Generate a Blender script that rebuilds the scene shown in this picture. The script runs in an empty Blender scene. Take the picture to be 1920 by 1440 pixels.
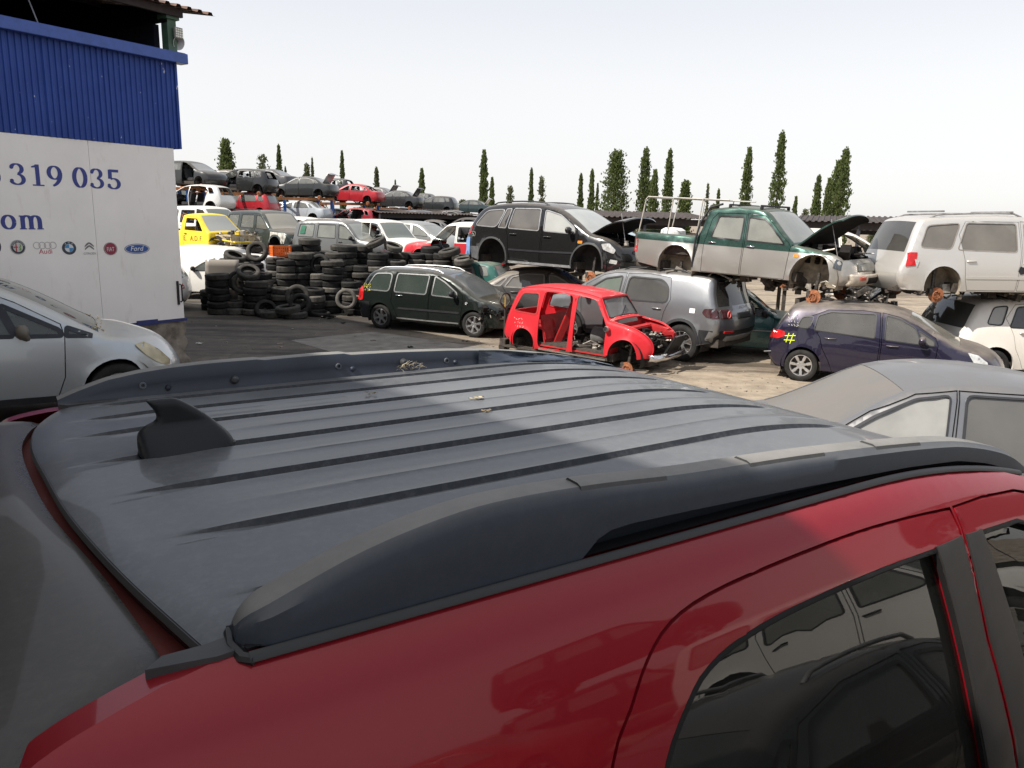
import bpy, bmesh, math, random
from mathutils import Vector, Matrix, noise
from mathutils.geometry import delaunay_2d_cdt
R = math.radians
rnd = random.Random(7)
scene = bpy.context.scene
COL = scene.collection

# ------------------------------------------------------------------ camera
CAMZ = 2.1
FPX = 1450.0
PITCH = math.atan((720 - 408) / FPX)
ROLL = R(1.43)
_F = Vector((0, math.cos(PITCH), -math.sin(PITCH)))
_R0 = Vector((1, 0, 0))
_U0 = Vector((0, math.sin(PITCH), math.cos(PITCH)))
_RT = _R0 * math.cos(ROLL) + _U0 * math.sin(ROLL)
_UP = _U0 * math.cos(ROLL) - _R0 * math.sin(ROLL)
_C = Vector((0, 0, CAMZ))

def ray(px, py):
    return _F + _RT * ((px - 960) / FPX) - _UP * ((py - 720) / FPX)

def at_y(px, py, Y):
    d = ray(px, py)
    return _C + d * (Y / d.y)

def at_z(px, py, z):
    d = ray(px, py)
    return _C + d * ((z - CAMZ) / d.z)

cam = bpy.data.objects.new('camera', bpy.data.cameras.new('camera'))
COL.objects.link(cam)
cam.data.sensor_fit = 'HORIZONTAL'
cam.data.sensor_width = 36.0
cam.data.lens = FPX / 1920 * 36
cam.data.clip_start = 0.05
cam.data.clip_end = 3000
cam.matrix_world = Matrix(((_RT.x, _UP.x, -_F.x, 0), (_RT.y, _UP.y, -_F.y, 0), (_RT.z, _UP.z, -_F.z, CAMZ), (0, 0, 0, 1)))
scene.camera = cam

# ------------------------------------------------------------------ light
SUN_EL = 48.0
SUN_AZ = Vector((-0.862, -0.507, 0))          # horizontal direction towards the sun
sun_dir = Vector((SUN_AZ.x * math.cos(R(SUN_EL)), SUN_AZ.y * math.cos(R(SUN_EL)), math.sin(R(SUN_EL))))
sl = bpy.data.lights.new('sun', 'SUN')
sl.energy = 5.0
sl.angle = R(0.6)
sl.color = (1.0, 0.945, 0.86)
so = bpy.data.objects.new('sun', sl)
COL.objects.link(so)
so.rotation_euler = sun_dir.to_track_quat('Z', 'Y').to_euler()
world = bpy.data.worlds.new('World')
scene.world = world
world.use_nodes = True
nt = world.node_tree
nt.nodes.clear()
sky = nt.nodes.new('ShaderNodeTexSky')
sky.sky_type = 'NISHITA'
sky.sun_disc = False
sky.sun_elevation = R(SUN_EL)
sky.sun_rotation = math.atan2(SUN_AZ.x, SUN_AZ.y)
sky.air_density = 1.0
sky.dust_density = 1.2
sky.ozone_density = 1.0
hs = nt.nodes.new('ShaderNodeHueSaturation')
hs.inputs['Saturation'].default_value = 0.30
hs.inputs['Value'].default_value = 1.0
bg = nt.nodes.new('ShaderNodeBackground')
bg.inputs['Strength'].default_value = 0.13
wo = nt.nodes.new('ShaderNodeOutputWorld')
nt.links.new(sky.outputs[0], hs.inputs['Color'])
haze = nt.nodes.new('ShaderNodeMix')
haze.data_type = 'RGBA'
haze.inputs[0].default_value = 0.72
tcw = nt.nodes.new('ShaderNodeTexCoord')
sxw = nt.nodes.new('ShaderNodeSeparateXYZ')
rmp = nt.nodes.new('ShaderNodeValToRGB')
for e_, (p_, c_) in zip([rmp.color_ramp.elements[0], rmp.color_ramp.elements[1], rmp.color_ramp.elements.new(0.16), rmp.color_ramp.elements.new(0.45)],
                        ((0.0, (1.0, 0.985, 0.97)), (1.0, (0.36, 0.46, 0.66)), (0.16, (0.97, 0.965, 0.97)), (0.45, (0.66, 0.74, 0.90)))):
    e_.position = p_
    e_.color = (*c_, 1)
vm = nt.nodes.new('ShaderNodeVectorMath')
vm.operation = 'SCALE'
vm.inputs['Scale'].default_value = 5.45
nt.links.new(tcw.outputs['Generated'], sxw.inputs[0])
nt.links.new(sxw.outputs[2], rmp.inputs[0])
nt.links.new(rmp.outputs[0], vm.inputs[0])
nt.links.new(vm.outputs[0], haze.inputs[7])
nt.links.new(hs.outputs[0], haze.inputs[6])
nt.links.new(haze.outputs[2], bg.inputs['Color'])
nt.links.new(bg.outputs[0], wo.inputs['Surface'])
scene.view_settings.view_transform = 'Standard'
scene.view_settings.look = 'None'
scene.view_settings.exposure = 0.5
scene.view_settings.gamma = 1.0
scene.render.film_transparent = False
scene.cycles.max_bounces = 6
scene.cycles.transparent_max_bounces = 10
scene.cycles.use_denoising = True

# ------------------------------------------------------------------ materials
def newmat(name):
    m = bpy.data.materials.new(name)
    m.use_nodes = True
    n = m.node_tree
    n.nodes.clear()
    o = n.nodes.new('ShaderNodeOutputMaterial')
    p = n.nodes.new('ShaderNodeBsdfPrincipled')
    n.links.new(p.outputs[0], o.inputs[0])
    return m, n, p, o

def N(n, t, **kw):
    x = n.nodes.new(t)
    for k, v in kw.items():
        setattr(x, k, v)
    return x

def noise_node(n, scale, detail=4, rough=0.6, obj=True, stretch=None):
    tc = N(n, 'ShaderNodeTexCoord')
    t = N(n, 'ShaderNodeTexNoise')
    t.inputs['Scale'].default_value = scale
    t.inputs['Detail'].default_value = detail
    t.inputs['Roughness'].default_value = rough
    src = tc.outputs['Object']
    if stretch:
        mp = N(n, 'ShaderNodeMapping')
        mp.inputs['Scale'].default_value = stretch
        n.links.new(src, mp.inputs[0])
        src = mp.outputs[0]
    n.links.new(src, t.inputs['Vector'])
    return t

def ramp(n, src, stops):
    r = N(n, 'ShaderNodeValToRGB')
    el = r.color_ramp.elements
    while len(el) < len(stops):
        el.new(0.5)
    for e, (p, c) in zip(el, stops):
        e.position = p
        e.color = (*c, 1) if len(c) == 3 else c
    n.links.new(src, r.inputs[0])
    return r

def mrange(n, src, a, b, c=0.0, d=1.0):
    m = N(n, 'ShaderNodeMapRange')
    m.inputs[1].default_value = a
    m.inputs[2].default_value = b
    m.inputs[3].default_value = c
    m.inputs[4].default_value = d
    n.links.new(src, m.inputs[0])
    return m

def math_node(n, op, a, b):
    m = N(n, 'ShaderNodeMath', operation=op)
    for i, v in enumerate((a, b)):
        if isinstance(v, (int, float)):
            m.inputs[i].default_value = v
        else:
            n.links.new(v, m.inputs[i])
    return m

def mixc(n, fac, a, b):
    m = N(n, 'ShaderNodeMix', data_type='RGBA')
    for i, v in ((0, fac), (6, a), (7, b)):
        if isinstance(v, (int, float)):
            m.inputs[i].default_value = v
        elif isinstance(v, tuple):
            m.inputs[i].default_value = (*v, 1)
        else:
            n.links.new(v, m.inputs[i])
    return m

DUST = (0.36, 0.31, 0.25)
_mc = {}

def paint(col, dust=0.5, rough=0.28, metal=0.0, coat=0.6, two=None, dust_col=DUST, nz=(0.55, 0.98), base_dust=0.03, spec=0.22):
    """car paint; road dust settles on the faces that point up"""
    key = ('paint', col, dust, rough, metal, coat, two, dust_col, nz, base_dust, spec)
    if key in _mc:
        return _mc[key]
    m, n, p, o = newmat('car_paint')
    g = N(n, 'ShaderNodeNewGeometry')
    sx = N(n, 'ShaderNodeSeparateXYZ')
    n.links.new(g.outputs['Normal'], sx.inputs[0])
    up = mrange(n, sx.outputs[2], nz[0], nz[1])
    nn = noise_node(n, 3.0, 6, 0.65)
    nr = mrange(n, nn.outputs[0], 0.3, 0.75, 0.45, 1.0)
    f = math_node(n, 'MULTIPLY', up.outputs[0], nr.outputs[0])
    f2 = math_node(n, 'MULTIPLY', f.outputs[0], dust)
    n2 = noise_node(n, 60.0, 3, 0.7)
    sp = mrange(n, n2.outputs[0], 0.45, 0.8, base_dust * 0.5, base_dust * 2.2)
    f3 = math_node(n, 'ADD', f2.outputs[0], sp.outputs[0])
    base = col
    if two:
        tc = N(n, 'ShaderNodeTexCoord')
        s2 = N(n, 'ShaderNodeSeparateXYZ')
        n.links.new(tc.outputs['Object'], s2.inputs[0])
        zz = math_node(n, 'MULTIPLY_ADD', s2.outputs[0], two[2])
        zz.inputs[2].default_value = two[1]
        df = math_node(n, 'SUBTRACT', s2.outputs[2], zz.outputs[0])
        st = mrange(n, df.outputs[0], -0.004, 0.004)
        base = mixc(n, st.outputs[0], col, two[0]).outputs[2]
    c = mixc(n, f3.outputs[0], base, dust_col)
    n.links.new(c.outputs[2], p.inputs['Base Color'])
    rr = mrange(n, f3.outputs[0], 0.0, 0.7, rough, 0.75)
    n.links.new(rr.outputs[0], p.inputs['Roughness'])
    p.inputs['Metallic'].default_value = metal
    p.inputs['Specular IOR Level'].default_value = spec
    cw = mrange(n, f3.outputs[0], 0.05, 0.55, coat, 0.0)
    n.links.new(cw.outputs[0], p.inputs['Coat Weight'])
    p.inputs['Coat Roughness'].default_value = 0.03
    _mc[key] = m
    return m

def simple(name, col, rough=0.6, metal=0.0, var=0.25, scale=8.0, bump=0.0, bscale=60.0, spec=0.5):
    key = ('s', name, col, rough, metal, var, scale, bump, bscale, spec)
    if key in _mc:
        return _mc[key]
    m, n, p, o = newmat(name)
    t = noise_node(n, scale, 5, 0.6)
    lo = tuple(c * (1 - var) for c in col)
    hi = tuple(min(1, c * (1 + var)) for c in col)
    r = ramp(n, t.outputs[0], [(0.3, lo), (0.7, hi)])
    n.links.new(r.outputs[0], p.inputs['Base Color'])
    p.inputs['Roughness'].default_value = rough
    p.inputs['Metallic'].default_value = metal
    p.inputs['Specular IOR Level'].default_value = spec
    if bump:
        b = N(n, 'ShaderNodeBump')
        b.inputs['Strength'].default_value = bump
        b.inputs['Distance'].default_value = 0.01
        t2 = noise_node(n, bscale, 4, 0.6)
        n.links.new(t2.outputs[0], b.inputs['Height'])
        n.links.new(b.outputs[0], p.inputs['Normal'])
    _mc[key] = m
    return m

def glass(tint=(0.10, 0.12, 0.11), trans=0.45, rough=0.03, dust=0.15, dust_col=(0.45, 0.42, 0.37), ior=1.7):
    """window glass: see-through tint, a mirror coat and a film of dust"""
    key = ('g', tint, trans, rough, dust, ior)
    if key in _mc:
        return _mc[key]
    m, n, p, o = newmat('window_glass')
    p.inputs['Base Color'].default_value = (*tint, 1)
    p.inputs['Roughness'].default_value = rough
    p.inputs['IOR'].default_value = ior
    tr = N(n, 'ShaderNodeBsdfTransparent')
    tr.inputs[0].default_value = (0.62, 0.68, 0.66, 1)
    lw = N(n, 'ShaderNodeLayerWeight')
    lw.inputs[0].default_value = 0.5
    k = mrange(n, lw.outputs['Fresnel'], 0.0, 0.8, min(0.95, trans * 1.15), 0.0)
    mx = N(n, 'ShaderNodeMixShader')
    n.links.new(k.outputs[0], mx.inputs[0])
    n.links.new(p.outputs[0], mx.inputs[1])
    n.links.new(tr.outputs[0], mx.inputs[2])
    df = N(n, 'ShaderNodeBsdfDiffuse')
    df.inputs[0].default_value = (*dust_col, 1)
    nn = noise_node(n, 2.2, 4, 0.55)
    dk = mrange(n, nn.outputs[0], 0.3, 0.8, dust * 0.40, dust * 0.80)
    m2 = N(n, 'ShaderNodeMixShader')
    n.links.new(dk.outputs[0], m2.inputs[0])
    n.links.new(mx.outputs[0], m2.inputs[1])
    n.links.new(df.outputs[0], m2.inputs[2])
    n.links.new(m2.outputs[0], o.inputs[0])
    _mc[key] = m
    return m

M = {}
M['black'] = simple('black_plastic', (0.020, 0.020, 0.022), 0.55, var=0.3, bump=0.05, spec=0.3)
M['trim'] = simple('dark_trim', (0.012, 0.012, 0.013), 0.45, var=0.2)
M['dark'] = simple('dark_underbody', (0.014, 0.012, 0.011), 0.85, var=0.4, spec=0.15)
M['under'] = simple('dirty_underbody', (0.05, 0.04, 0.032), 0.85, var=0.6, scale=14)
M['well'] = simple('wheel_well', (0.022, 0.02, 0.018), 0.9, var=0.6, scale=10)
M['welltan'] = simple('dusty_wheel_well', (0.24, 0.20, 0.15), 0.9, var=0.4, scale=10)
M['tyre'] = simple('rubber', (0.020, 0.019, 0.018), 0.75, var=0.45, scale=9, bump=0.2, spec=0.25)
M['tyre_dusty'] = simple('dusty_rubber', (0.055, 0.051, 0.045), 0.85, var=0.4, scale=9, bump=0.2, spec=0.25)
M['tyre_pale'] = simple('pale_dusty_rubber', (0.10, 0.092, 0.08), 0.88, var=0.35, scale=9, bump=0.2)
M['chrome'] = simple('chrome', (0.62, 0.62, 0.63), 0.18, 1.0, var=0.1)
M['alloy'] = simple('alloy_rim', (0.55, 0.55, 0.55), 0.32, 0.85, var=0.15)
M['steel'] = simple('grey_steel', (0.32, 0.31, 0.30), 0.5, 0.6, var=0.3)
M['rust'] = simple('rusty_iron', (0.28, 0.105, 0.045), 0.85, 0.1, var=0.55, scale=22, bump=0.4)
M['rustbeam'] = simple('rusty_orange_beam', (0.48, 0.20, 0.08), 0.8, 0.0, var=0.4, scale=3)
M['seat'] = simple('seat_fabric', (0.035, 0.034, 0.036), 0.95, var=0.3)
M['seatgrey'] = simple('grey_seat_fabric', (0.20, 0.19, 0.18), 0.95, var=0.3)
M['tail'] = simple('red_lamp_plastic', (0.42, 0.012, 0.014), 0.15, var=0.25, scale=14)
M['lamp'] = simple('clear_lamp_plastic', (0.55, 0.55, 0.53), 0.12, 0.35, var=0.35, scale=16)
M['amber'] = simple('amber_lens', (0.75, 0.22, 0.03), 0.2, var=0.1)
M['junk'] = simple('greasy_metal', (0.07, 0.062, 0.055), 0.5, 0.4, var=0.8, scale=20)
M['junklight'] = simple('bare_metal', (0.34, 0.31, 0.27), 0.5, 0.4, var=0.5, scale=20)
M['bluepost'] = simple('blue_rack_paint', (0.03, 0.13, 0.42), 0.5, var=0.25)

# ------------------------------------------------------------------ tagging
def tag(o, label, cat, group=None, kind=None):
    o['label'] = label
    o['category'] = cat
    if group:
        o['group'] = group
    if kind:
        o['kind'] = kind
    return o

def empty(name, loc=(0, 0, 0), rot=(0, 0, 0), scale=1.0):
    o = bpy.data.objects.new(name, None)
    o.empty_display_size = 0.2
    o.location = loc
    o.rotation_euler = rot
    o.scale = (scale,) * 3
    COL.objects.link(o)
    return o

def copy_tree(o, parent=None):
    c = o.copy()
    COL.objects.link(c)
    if parent is not None:
        c.parent = parent
    for ch in list(o.children):
        copy_tree(ch, c)
    return c

# ------------------------------------------------------------------ mesh builder
class MB:
    def __init__(s):
        s.v = []
        s.f = []
        s.n = []

    def add(s, vs, fs):
        b = len(s.v)
        s.v += [tuple(v) for v in vs]
        s.f += [tuple(i + b for i in f) for f in fs]
        return s

    def box(s, c, size, rot=None):
        hx, hy, hz = (k / 2 for k in size)
        vs = [Vector((x, y, z)) for x in (-hx, hx) for y in (-hy, hy) for z in (-hz, hz)]
        if rot is not None:
            vs = [rot @ v for v in vs]
        vs = [v + Vector(c) for v in vs]
        return s.add(vs, [(0, 1, 3, 2), (4, 6, 7, 5), (0, 4, 5, 1), (2, 3, 7, 6), (0, 2, 6, 4), (1, 5, 7, 3)])

    def bar(s, a, b, w, h=None, up=(0, 0, 1)):
        a, b = Vector(a), Vector(b)
        h = h or w
        d = (b - a)
        L = d.length
        d.normalize()
        u = Vector(up)
        if abs(d.dot(u)) > 0.98:
            u = Vector((1, 0, 0))
        sd = d.cross(u).normalized()
        u = sd.cross(d)
        rot = Matrix((d, sd, u)).transposed()
        return s.box((a + b) / 2, (L, w, h), rot)

    def tube(s, pts, r, n=8, closed=False, cap=True):
        pts = [Vector(p) for p in pts]
        rs = r if isinstance(r, (list, tuple)) else [r] * len(pts)
        rings = []
        up = None
        m = len(pts)
        for i, p in enumerate(pts):
            if closed:
                d = pts[(i + 1) % m] - pts[i - 1]
            else:
                d = pts[min(i + 1, m - 1)] - pts[max(i - 1, 0)]
            d.normalize()
            if up is None or abs(up.dot(d)) > 0.97:
                up = Vector((0, 0, 1)) if abs(d.z) < 0.9 else Vector((1, 0, 0))
            a = d.cross(up).normalized()
            up = a.cross(d).normalized()
            rings.append([p + (a * math.cos(2 * math.pi * k / n) + up * math.sin(2 * math.pi * k / n)) * rs[i] for k in range(n)])
        vs = [v for rg in rings for v in rg]
        fs = []
        for i in range(m if closed else m - 1):
            j = (i + 1) % m
            for k in range(n):
                k2 = (k + 1) % n
                fs.append((i * n + k, i * n + k2, j * n + k2, j * n + k))
        if cap and not closed:
            fs.append(tuple(range(n))[::-1])
            fs.append(tuple((m - 1) * n + k for k in range(n)))
        return s.add(vs, fs)

    def lathe(s, prof, n=24, c=(0, 0, 0), axis='z', closed=False):
        vs, fs = [], []
        m = len(prof)
        for r_, h in prof:
            for k in range(n):
                a = 2 * math.pi * k / n
                x, y = r_ * math.cos(a), r_ * math.sin(a)
                if axis == 'z':
                    q = (x, y, h)
                elif axis == 'y':
                    q = (x, h, y)
                else:
                    q = (h, x, y)
                vs.append((q[0] + c[0], q[1] + c[1], q[2] + c[2]))
        for i in range(m if closed else m - 1):
            j = (i + 1) % m
            for k in range(n):
                k2 = (k + 1) % n
                fs.append((i * n + k, i * n + k2, j * n + k2, j * n + k))
        return s.add(vs, fs)

    def grid(s, rows, mask=None, flip=False):
        nr, nc = len(rows), len(rows[0])
        vs = [p for r_ in rows for p in r_]
        fs = []
        for i in range(nr - 1):
            for j in range(nc - 1):
                if mask and not mask(i, j):
                    continue
                q = (i * nc + j, i * nc + j + 1, (i + 1) * nc + j + 1, (i + 1) * nc + j)
                fs.append(q[::-1] if flip else q)
        return s.add(vs, fs)

    def build(s, name, mat, parent=None, smooth=35, bevel=0, solid=0, cull=True, merge=False, normals=None):
        me = bpy.data.meshes.new(name)
        me.from_pydata(s.v, [], s.f)
        if bevel or cull or merge:
            bm = bmesh.new()
            bm.from_mesh(me)
            if merge:
                bmesh.ops.remove_doubles(bm, verts=bm.verts, dist=0.0005)
            if cull:
                loose = [v for v in bm.verts if not v.link_faces]
                if loose:
                    bmesh.ops.delete(bm, geom=loose, context='VERTS')
            if bevel:
                bmesh.ops.bevel(bm, geom=bm.edges[:], offset=bevel, segments=2, affect='EDGES', clamp_overlap=True)
            bm.to_mesh(me)
            bm.free()
        me.materials.append(mat)
        if normals:
            smooth = 0
            me.polygons.foreach_set('use_smooth', [True] * len(me.polygons))
            me.normals_split_custom_set_from_vertices(normals)
        if smooth:
            me.polygons.foreach_set('use_smooth', [True] * len(me.polygons))
            me.set_sharp_from_angle(angle=R(smooth))
        me.update()
        o = bpy.data.objects.new(name, me)
        COL.objects.link(o)
        if parent is not None:
            o.parent = parent
        if solid:
            md = o.modifiers.new('thick', 'SOLIDIFY')
            md.thickness = solid
            md.offset = -1
        return o

def inpoly(x, z, P):
    c = False
    j = len(P) - 1
    for i in range(len(P)):
        xi, zi = P[i][0], P[i][1]
        xj, zj = P[j][0], P[j][1]
        if (zi > z) != (zj > z) and x < (xj - xi) * (z - zi) / (zj - zi) + xi:
            c = not c
        j = i
    return c

def densify(P, step, closed=True):
    out = []
    m = len(P)
    for i in range(m if closed else m - 1):
        a, b = P[i], P[(i + 1) % m]
        L = math.hypot(b[0] - a[0], b[1] - a[1])
        k = max(1, int(math.ceil(L / step)))
        for q in range(k):
            t = q / k
            out.append((a[0] + (b[0] - a[0]) * t, a[1] + (b[1] - a[1]) * t))
    if not closed:
        out.append((P[-1][0], P[-1][1]))
    return out

def crom(P, n=4, closed=False):
    """Catmull-Rom through points; a third element 1 marks a sharp corner"""
    m = len(P)
    out = []
    rng = range(m) if closed else range(m - 1)
    for i in rng:
        p1, p2 = P[i], P[(i + 1) % m]
        p0 = P[i - 1] if (closed or i > 0) else p1
        p3 = P[(i + 2) % m] if (closed or i + 2 < m) else p2
        if len(p1) > 2 and p1[2]:
            p0 = p1
        if len(p2) > 2 and p2[2]:
            p3 = p2
        for k in range(n):
            t = k / n
            q = []
            for d in (0, 1):
                q.append(0.5 * (2 * p1[d] + (p2[d] - p0[d]) * t + (2 * p0[d] - 5 * p1[d] + 4 * p2[d] - p3[d]) * t * t + (3 * p1[d] - p0[d] - 3 * p2[d] + p3[d]) * t ** 3))
            out.append((q[0], q[1]))
    if not closed:
        out.append((P[-1][0], P[-1][1]))
    return out

def roundpoly(P, r, n=3):
    """round the corners of a polygon"""
    out = []
    m = len(P)
    for i in range(m):
        a, b, c = Vector(P[i - 1][:2]), Vector(P[i][:2]), Vector(P[(i + 1) % m][:2])
        d1 = min(r, (a - b).length * 0.45)
        d2 = min(r, (c - b).length * 0.45)
        s, e = b + (a - b).normalized() * d1, b + (c - b).normalized() * d2
        for k in range(n + 1):
            t = k / n
            q = s * (1 - t) ** 2 + b * 2 * t * (1 - t) + e * t * t
            out.append((q.x, q.y))
    return out

def inset(P, d):
    m = len(P)
    area = sum(P[i][0] * P[(i + 1) % m][1] - P[(i + 1) % m][0] * P[i][1] for i in range(m))
    sg = 1 if area > 0 else -1
    out = []
    for i in range(m):
        a, b, c = Vector(P[i - 1][:2]), Vector(P[i][:2]), Vector(P[(i + 1) % m][:2])
        e1, e2 = (b - a), (c - b)
        if e1.length < 1e-6 or e2.length < 1e-6:
            out.append((b.x, b.y))
            continue
        e1.normalize()
        e2.normalize()
        n1, n2 = Vector((-e1.y, e1.x)) * sg, Vector((-e2.y, e2.x)) * sg
        nn = n1 + n2
        if nn.length < 1e-3:
            nn = n1
        nn.normalize()
        k = d / max(0.4, nn.dot(n1))
        q = b + nn * k
        out.append((q.x, q.y))
    return out

def cdt(poly, holes=(), step=0.12, seg=0.08, edges=(), rows=()):
    """triangulate a polygon with holes and inner points -> 2-D points, triangles"""
    P = densify(poly, seg)
    H = [densify(h, seg) for h in holes]
    vs, es = [], []
    for L in [P] + H:
        b = len(vs)
        vs += [Vector(p) for p in L]
        es += [(b + i, b + (i + 1) % len(L)) for i in range(len(L))]
    for e in edges:
        b = len(vs)
        e = densify(e, seg, False)
        vs += [Vector(p) for p in e]
        es += [(b + i, b + i + 1) for i in range(len(e) - 1)]
    x0, x1 = min(p[0] for p in P), max(p[0] for p in P)
    z0, z1 = min(p[1] for p in P), max(p[1] for p in P)
    def ok(x, z):
        return inpoly(x, z, P) and not any(inpoly(x, z, h) for h in H)
    nx, nz = int((x1 - x0) / step) + 1, int((z1 - z0) / step) + 1
    for i in range(nx + 1):
        for j in range(nz + 1):
            x, z = x0 + (i + 0.5 * (j % 2)) * step, z0 + j * step
            if ok(x, z):
                vs.append(Vector((x, z)))
    for (x, z) in rows:
        if ok(x, z):
            vs.append(Vector((x, z)))
    r = delaunay_2d_cdt(vs, es, [], 0, 1e-5)
    V, Fc = r[0], r[2]
    out = []
    for f in Fc:
        cx = sum(V[i].x for i in f) / len(f)
        cz = sum(V[i].y for i in f) / len(f)
        if ok(cx, cz):
            a = 0
            for i in range(len(f)):
                p, q = V[f[i]], V[f[(i + 1) % len(f)]]
                a += p.x * q.y - q.x * p.y
            out.append(tuple(f) if a > 0 else tuple(f)[::-1])
    return [(p.x, p.y) for p in V], out
# ------------------------------------------------------------------ ground
YARD = -0.8
def gz(x, y):
    T = ((3.9, 0.0), (5.2, -0.45), (9.6, -0.50), (13.0, YARD))
    if y <= T[0][0]:
        return 0.0
    for (a, za), (b, zb) in zip(T, T[1:]):
        if y <= b:
            return za + (zb - za) * (y - a) / (b - a)
    return YARD

def make_ground():
    m, n, p, o = newmat('yard_surface')
    tc = N(n, 'ShaderNodeTexCoord')
    sp = N(n, 'ShaderNodeSeparateXYZ')
    n.links.new(tc.outputs['Object'], sp.inputs[0])
    a = noise_node(n, 0.35, 8, 0.62)
    b = noise_node(n, 3.5, 8, 0.7)
    c = noise_node(n, 60, 3, 0.7)
    st = noise_node(n, 0.5, 6, 0.65, stretch=(0.35, 2.2, 1))
    conc = ramp(n, b.outputs[0], [(0.25, (0.16, 0.125, 0.092)), (0.5, (0.28, 0.23, 0.175)), (0.78, (0.38, 0.32, 0.25))])
    asph = ramp(n, b.outputs[0], [(0.25, (0.055, 0.046, 0.038)), (0.55, (0.10, 0.085, 0.07)), (0.8, (0.17, 0.145, 0.12))])
    # dark worn asphalt on the left, dusty concrete on the right
    w = math_node(n, 'MULTIPLY_ADD', a.outputs[0], 3.5)
    n.links.new(sp.outputs[0], w.inputs[2])
    k = mrange(n, w.outputs[0], -1.2, 2.6)
    base = mixc(n, k.outputs[0], asph.outputs[0], conc.outputs[0])
    oil = ramp(n, st.outputs[0], [(0.38, (0.26, 0.24, 0.22)), (0.50, (0.95, 0.95, 0.95)), (0.62, (1.12, 1.1, 1.06))])
    mm = N(n, 'ShaderNodeMix', data_type='RGBA', blend_type='MULTIPLY')
    mm.inputs[0].default_value = 0.9
    n.links.new(base.outputs[2], mm.inputs[6])
    n.links.new(oil.outputs[0], mm.inputs[7])
    gr = ramp(n, c.outputs[0], [(0.3, (0.72, 0.72, 0.72)), (0.7, (1.15, 1.13, 1.1))])
    m2 = N(n, 'ShaderNodeMix', data_type='RGBA', blend_type='MULTIPLY')
    m2.inputs[0].default_value = 1.0
    n.links.new(mm.outputs[2], m2.inputs[6])
    n.links.new(gr.outputs[0], m2.inputs[7])
    n.links.new(m2.outputs[2], p.inputs['Base Color'])
    p.inputs['Roughness'].default_value = 0.92
    bp = N(n, 'ShaderNodeBump')
    bp.inputs['Strength'].default_value = 0.35
    bp.inputs['Distance'].default_value = 0.02
    n.links.new(b.outputs[0], bp.inputs['Height'])
    n.links.new(bp.outputs[0], p.inputs['Normal'])
    xs = [-900, -300, -100, -60, -40] + [-30 + i * 1.5 for i in range(41)] + [40, 60, 100, 300, 900]
    ys = [-900, -200, -60, -25] + [-12 + i * 1.2 for i in range(12)] + [2.6 + i * 0.433 for i in range(26)] + [14.4 + i * 1.2 for i in range(28)] + [60, 80, 120, 300, 1200]
    rows = [[(x, y, gz(x, y)) for x in xs] for y in ys]
    g = MB().grid(rows).build('ground', m)
    g['kind'] = 'structure'
    # concrete slab patch let into the asphalt
    pts = [at_z(545, 638, YARD), at_z(700, 622, YARD), at_z(930, 655, YARD), at_z(760, 700, YARD)]
    mb = MB()
    mb.add([(q.x, q.y, YARD + 0.004) for q in pts], [(0, 1, 2, 3)])
    s = mb.build('concrete_slab', simple('slab_concrete', (0.17, 0.155, 0.135), 0.9, var=0.35, scale=2.5, bump=0.2), smooth=0)
    s['kind'] = 'structure'
make_ground()

# ------------------------------------------------------------------ building on the left
BC = at_y(346, 600, 14.5)
BD = Vector((math.sin(R(33)), math.cos(R(33)), 0))
BN = Vector((BD.y, -BD.x, 0))
def bp(s, z, off=0.0):
    q = Vector((BC.x, BC.y, 0)) - BD * s + BN * off
    return Vector((q.x, q.y, z))
def bs(px, py):
    """wall coordinate (s, z) seen at a pixel"""
    d = ray(px, py)
    n2 = BN
    t = (Vector((BC.x, BC.y, 0)) - Vector((0, 0, 0))).dot(n2) / d.dot(n2)
    q = _C + d * t
    return (Vector((BC.x, BC.y, 0)) - Vector((q.x, q.y, 0))).dot(BD), q.z
def bbox(mb, s0, s1, z0, z1, o0, o1):
    vs = [bp(s, z, o) for s in (s0, s1) for o in (o0, o1) for z in (z0, z1)]
    return mb.add(vs, [(0, 1, 3, 2), (4, 6, 7, 5), (0, 4, 5, 1), (2, 3, 7, 6), (0, 2, 6, 4), (1, 5, 7, 3)])

def stroke(pts, thick, thin, ends=None):
    """a pen stroke: thick where it runs vertical, thin where it runs level"""
    L, Rr = [], []
    m = len(pts)
    for i in range(m):
        a, b = pts[max(i - 1, 0)], pts[min(i + 1, m - 1)]
        d = Vector((b[0] - a[0], b[1] - a[1]))
        if d.length < 1e-6:
            d = Vector((1, 0))
        d.normalize()
        w = (thin + (thick - thin) * abs(d.y) ** 1.3) / 2
        nx, ny = -d.y, d.x
        L.append((pts[i][0] + nx * w, pts[i][1] + ny * w))
        Rr.append((pts[i][0] - nx * w, pts[i][1] - ny * w))
    vs = L + Rr
    return vs, [(i, i + 1, m + i + 1, m + i) for i in range(m - 1)]

def arc(cx, cy, rx, ry, a0, a1, n=20):
    return [(cx + rx * math.cos(R(a0 + (a1 - a0) * i / n)), cy + ry * math.sin(R(a0 + (a1 - a0) * i / n))) for i in range(n + 1)]

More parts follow.
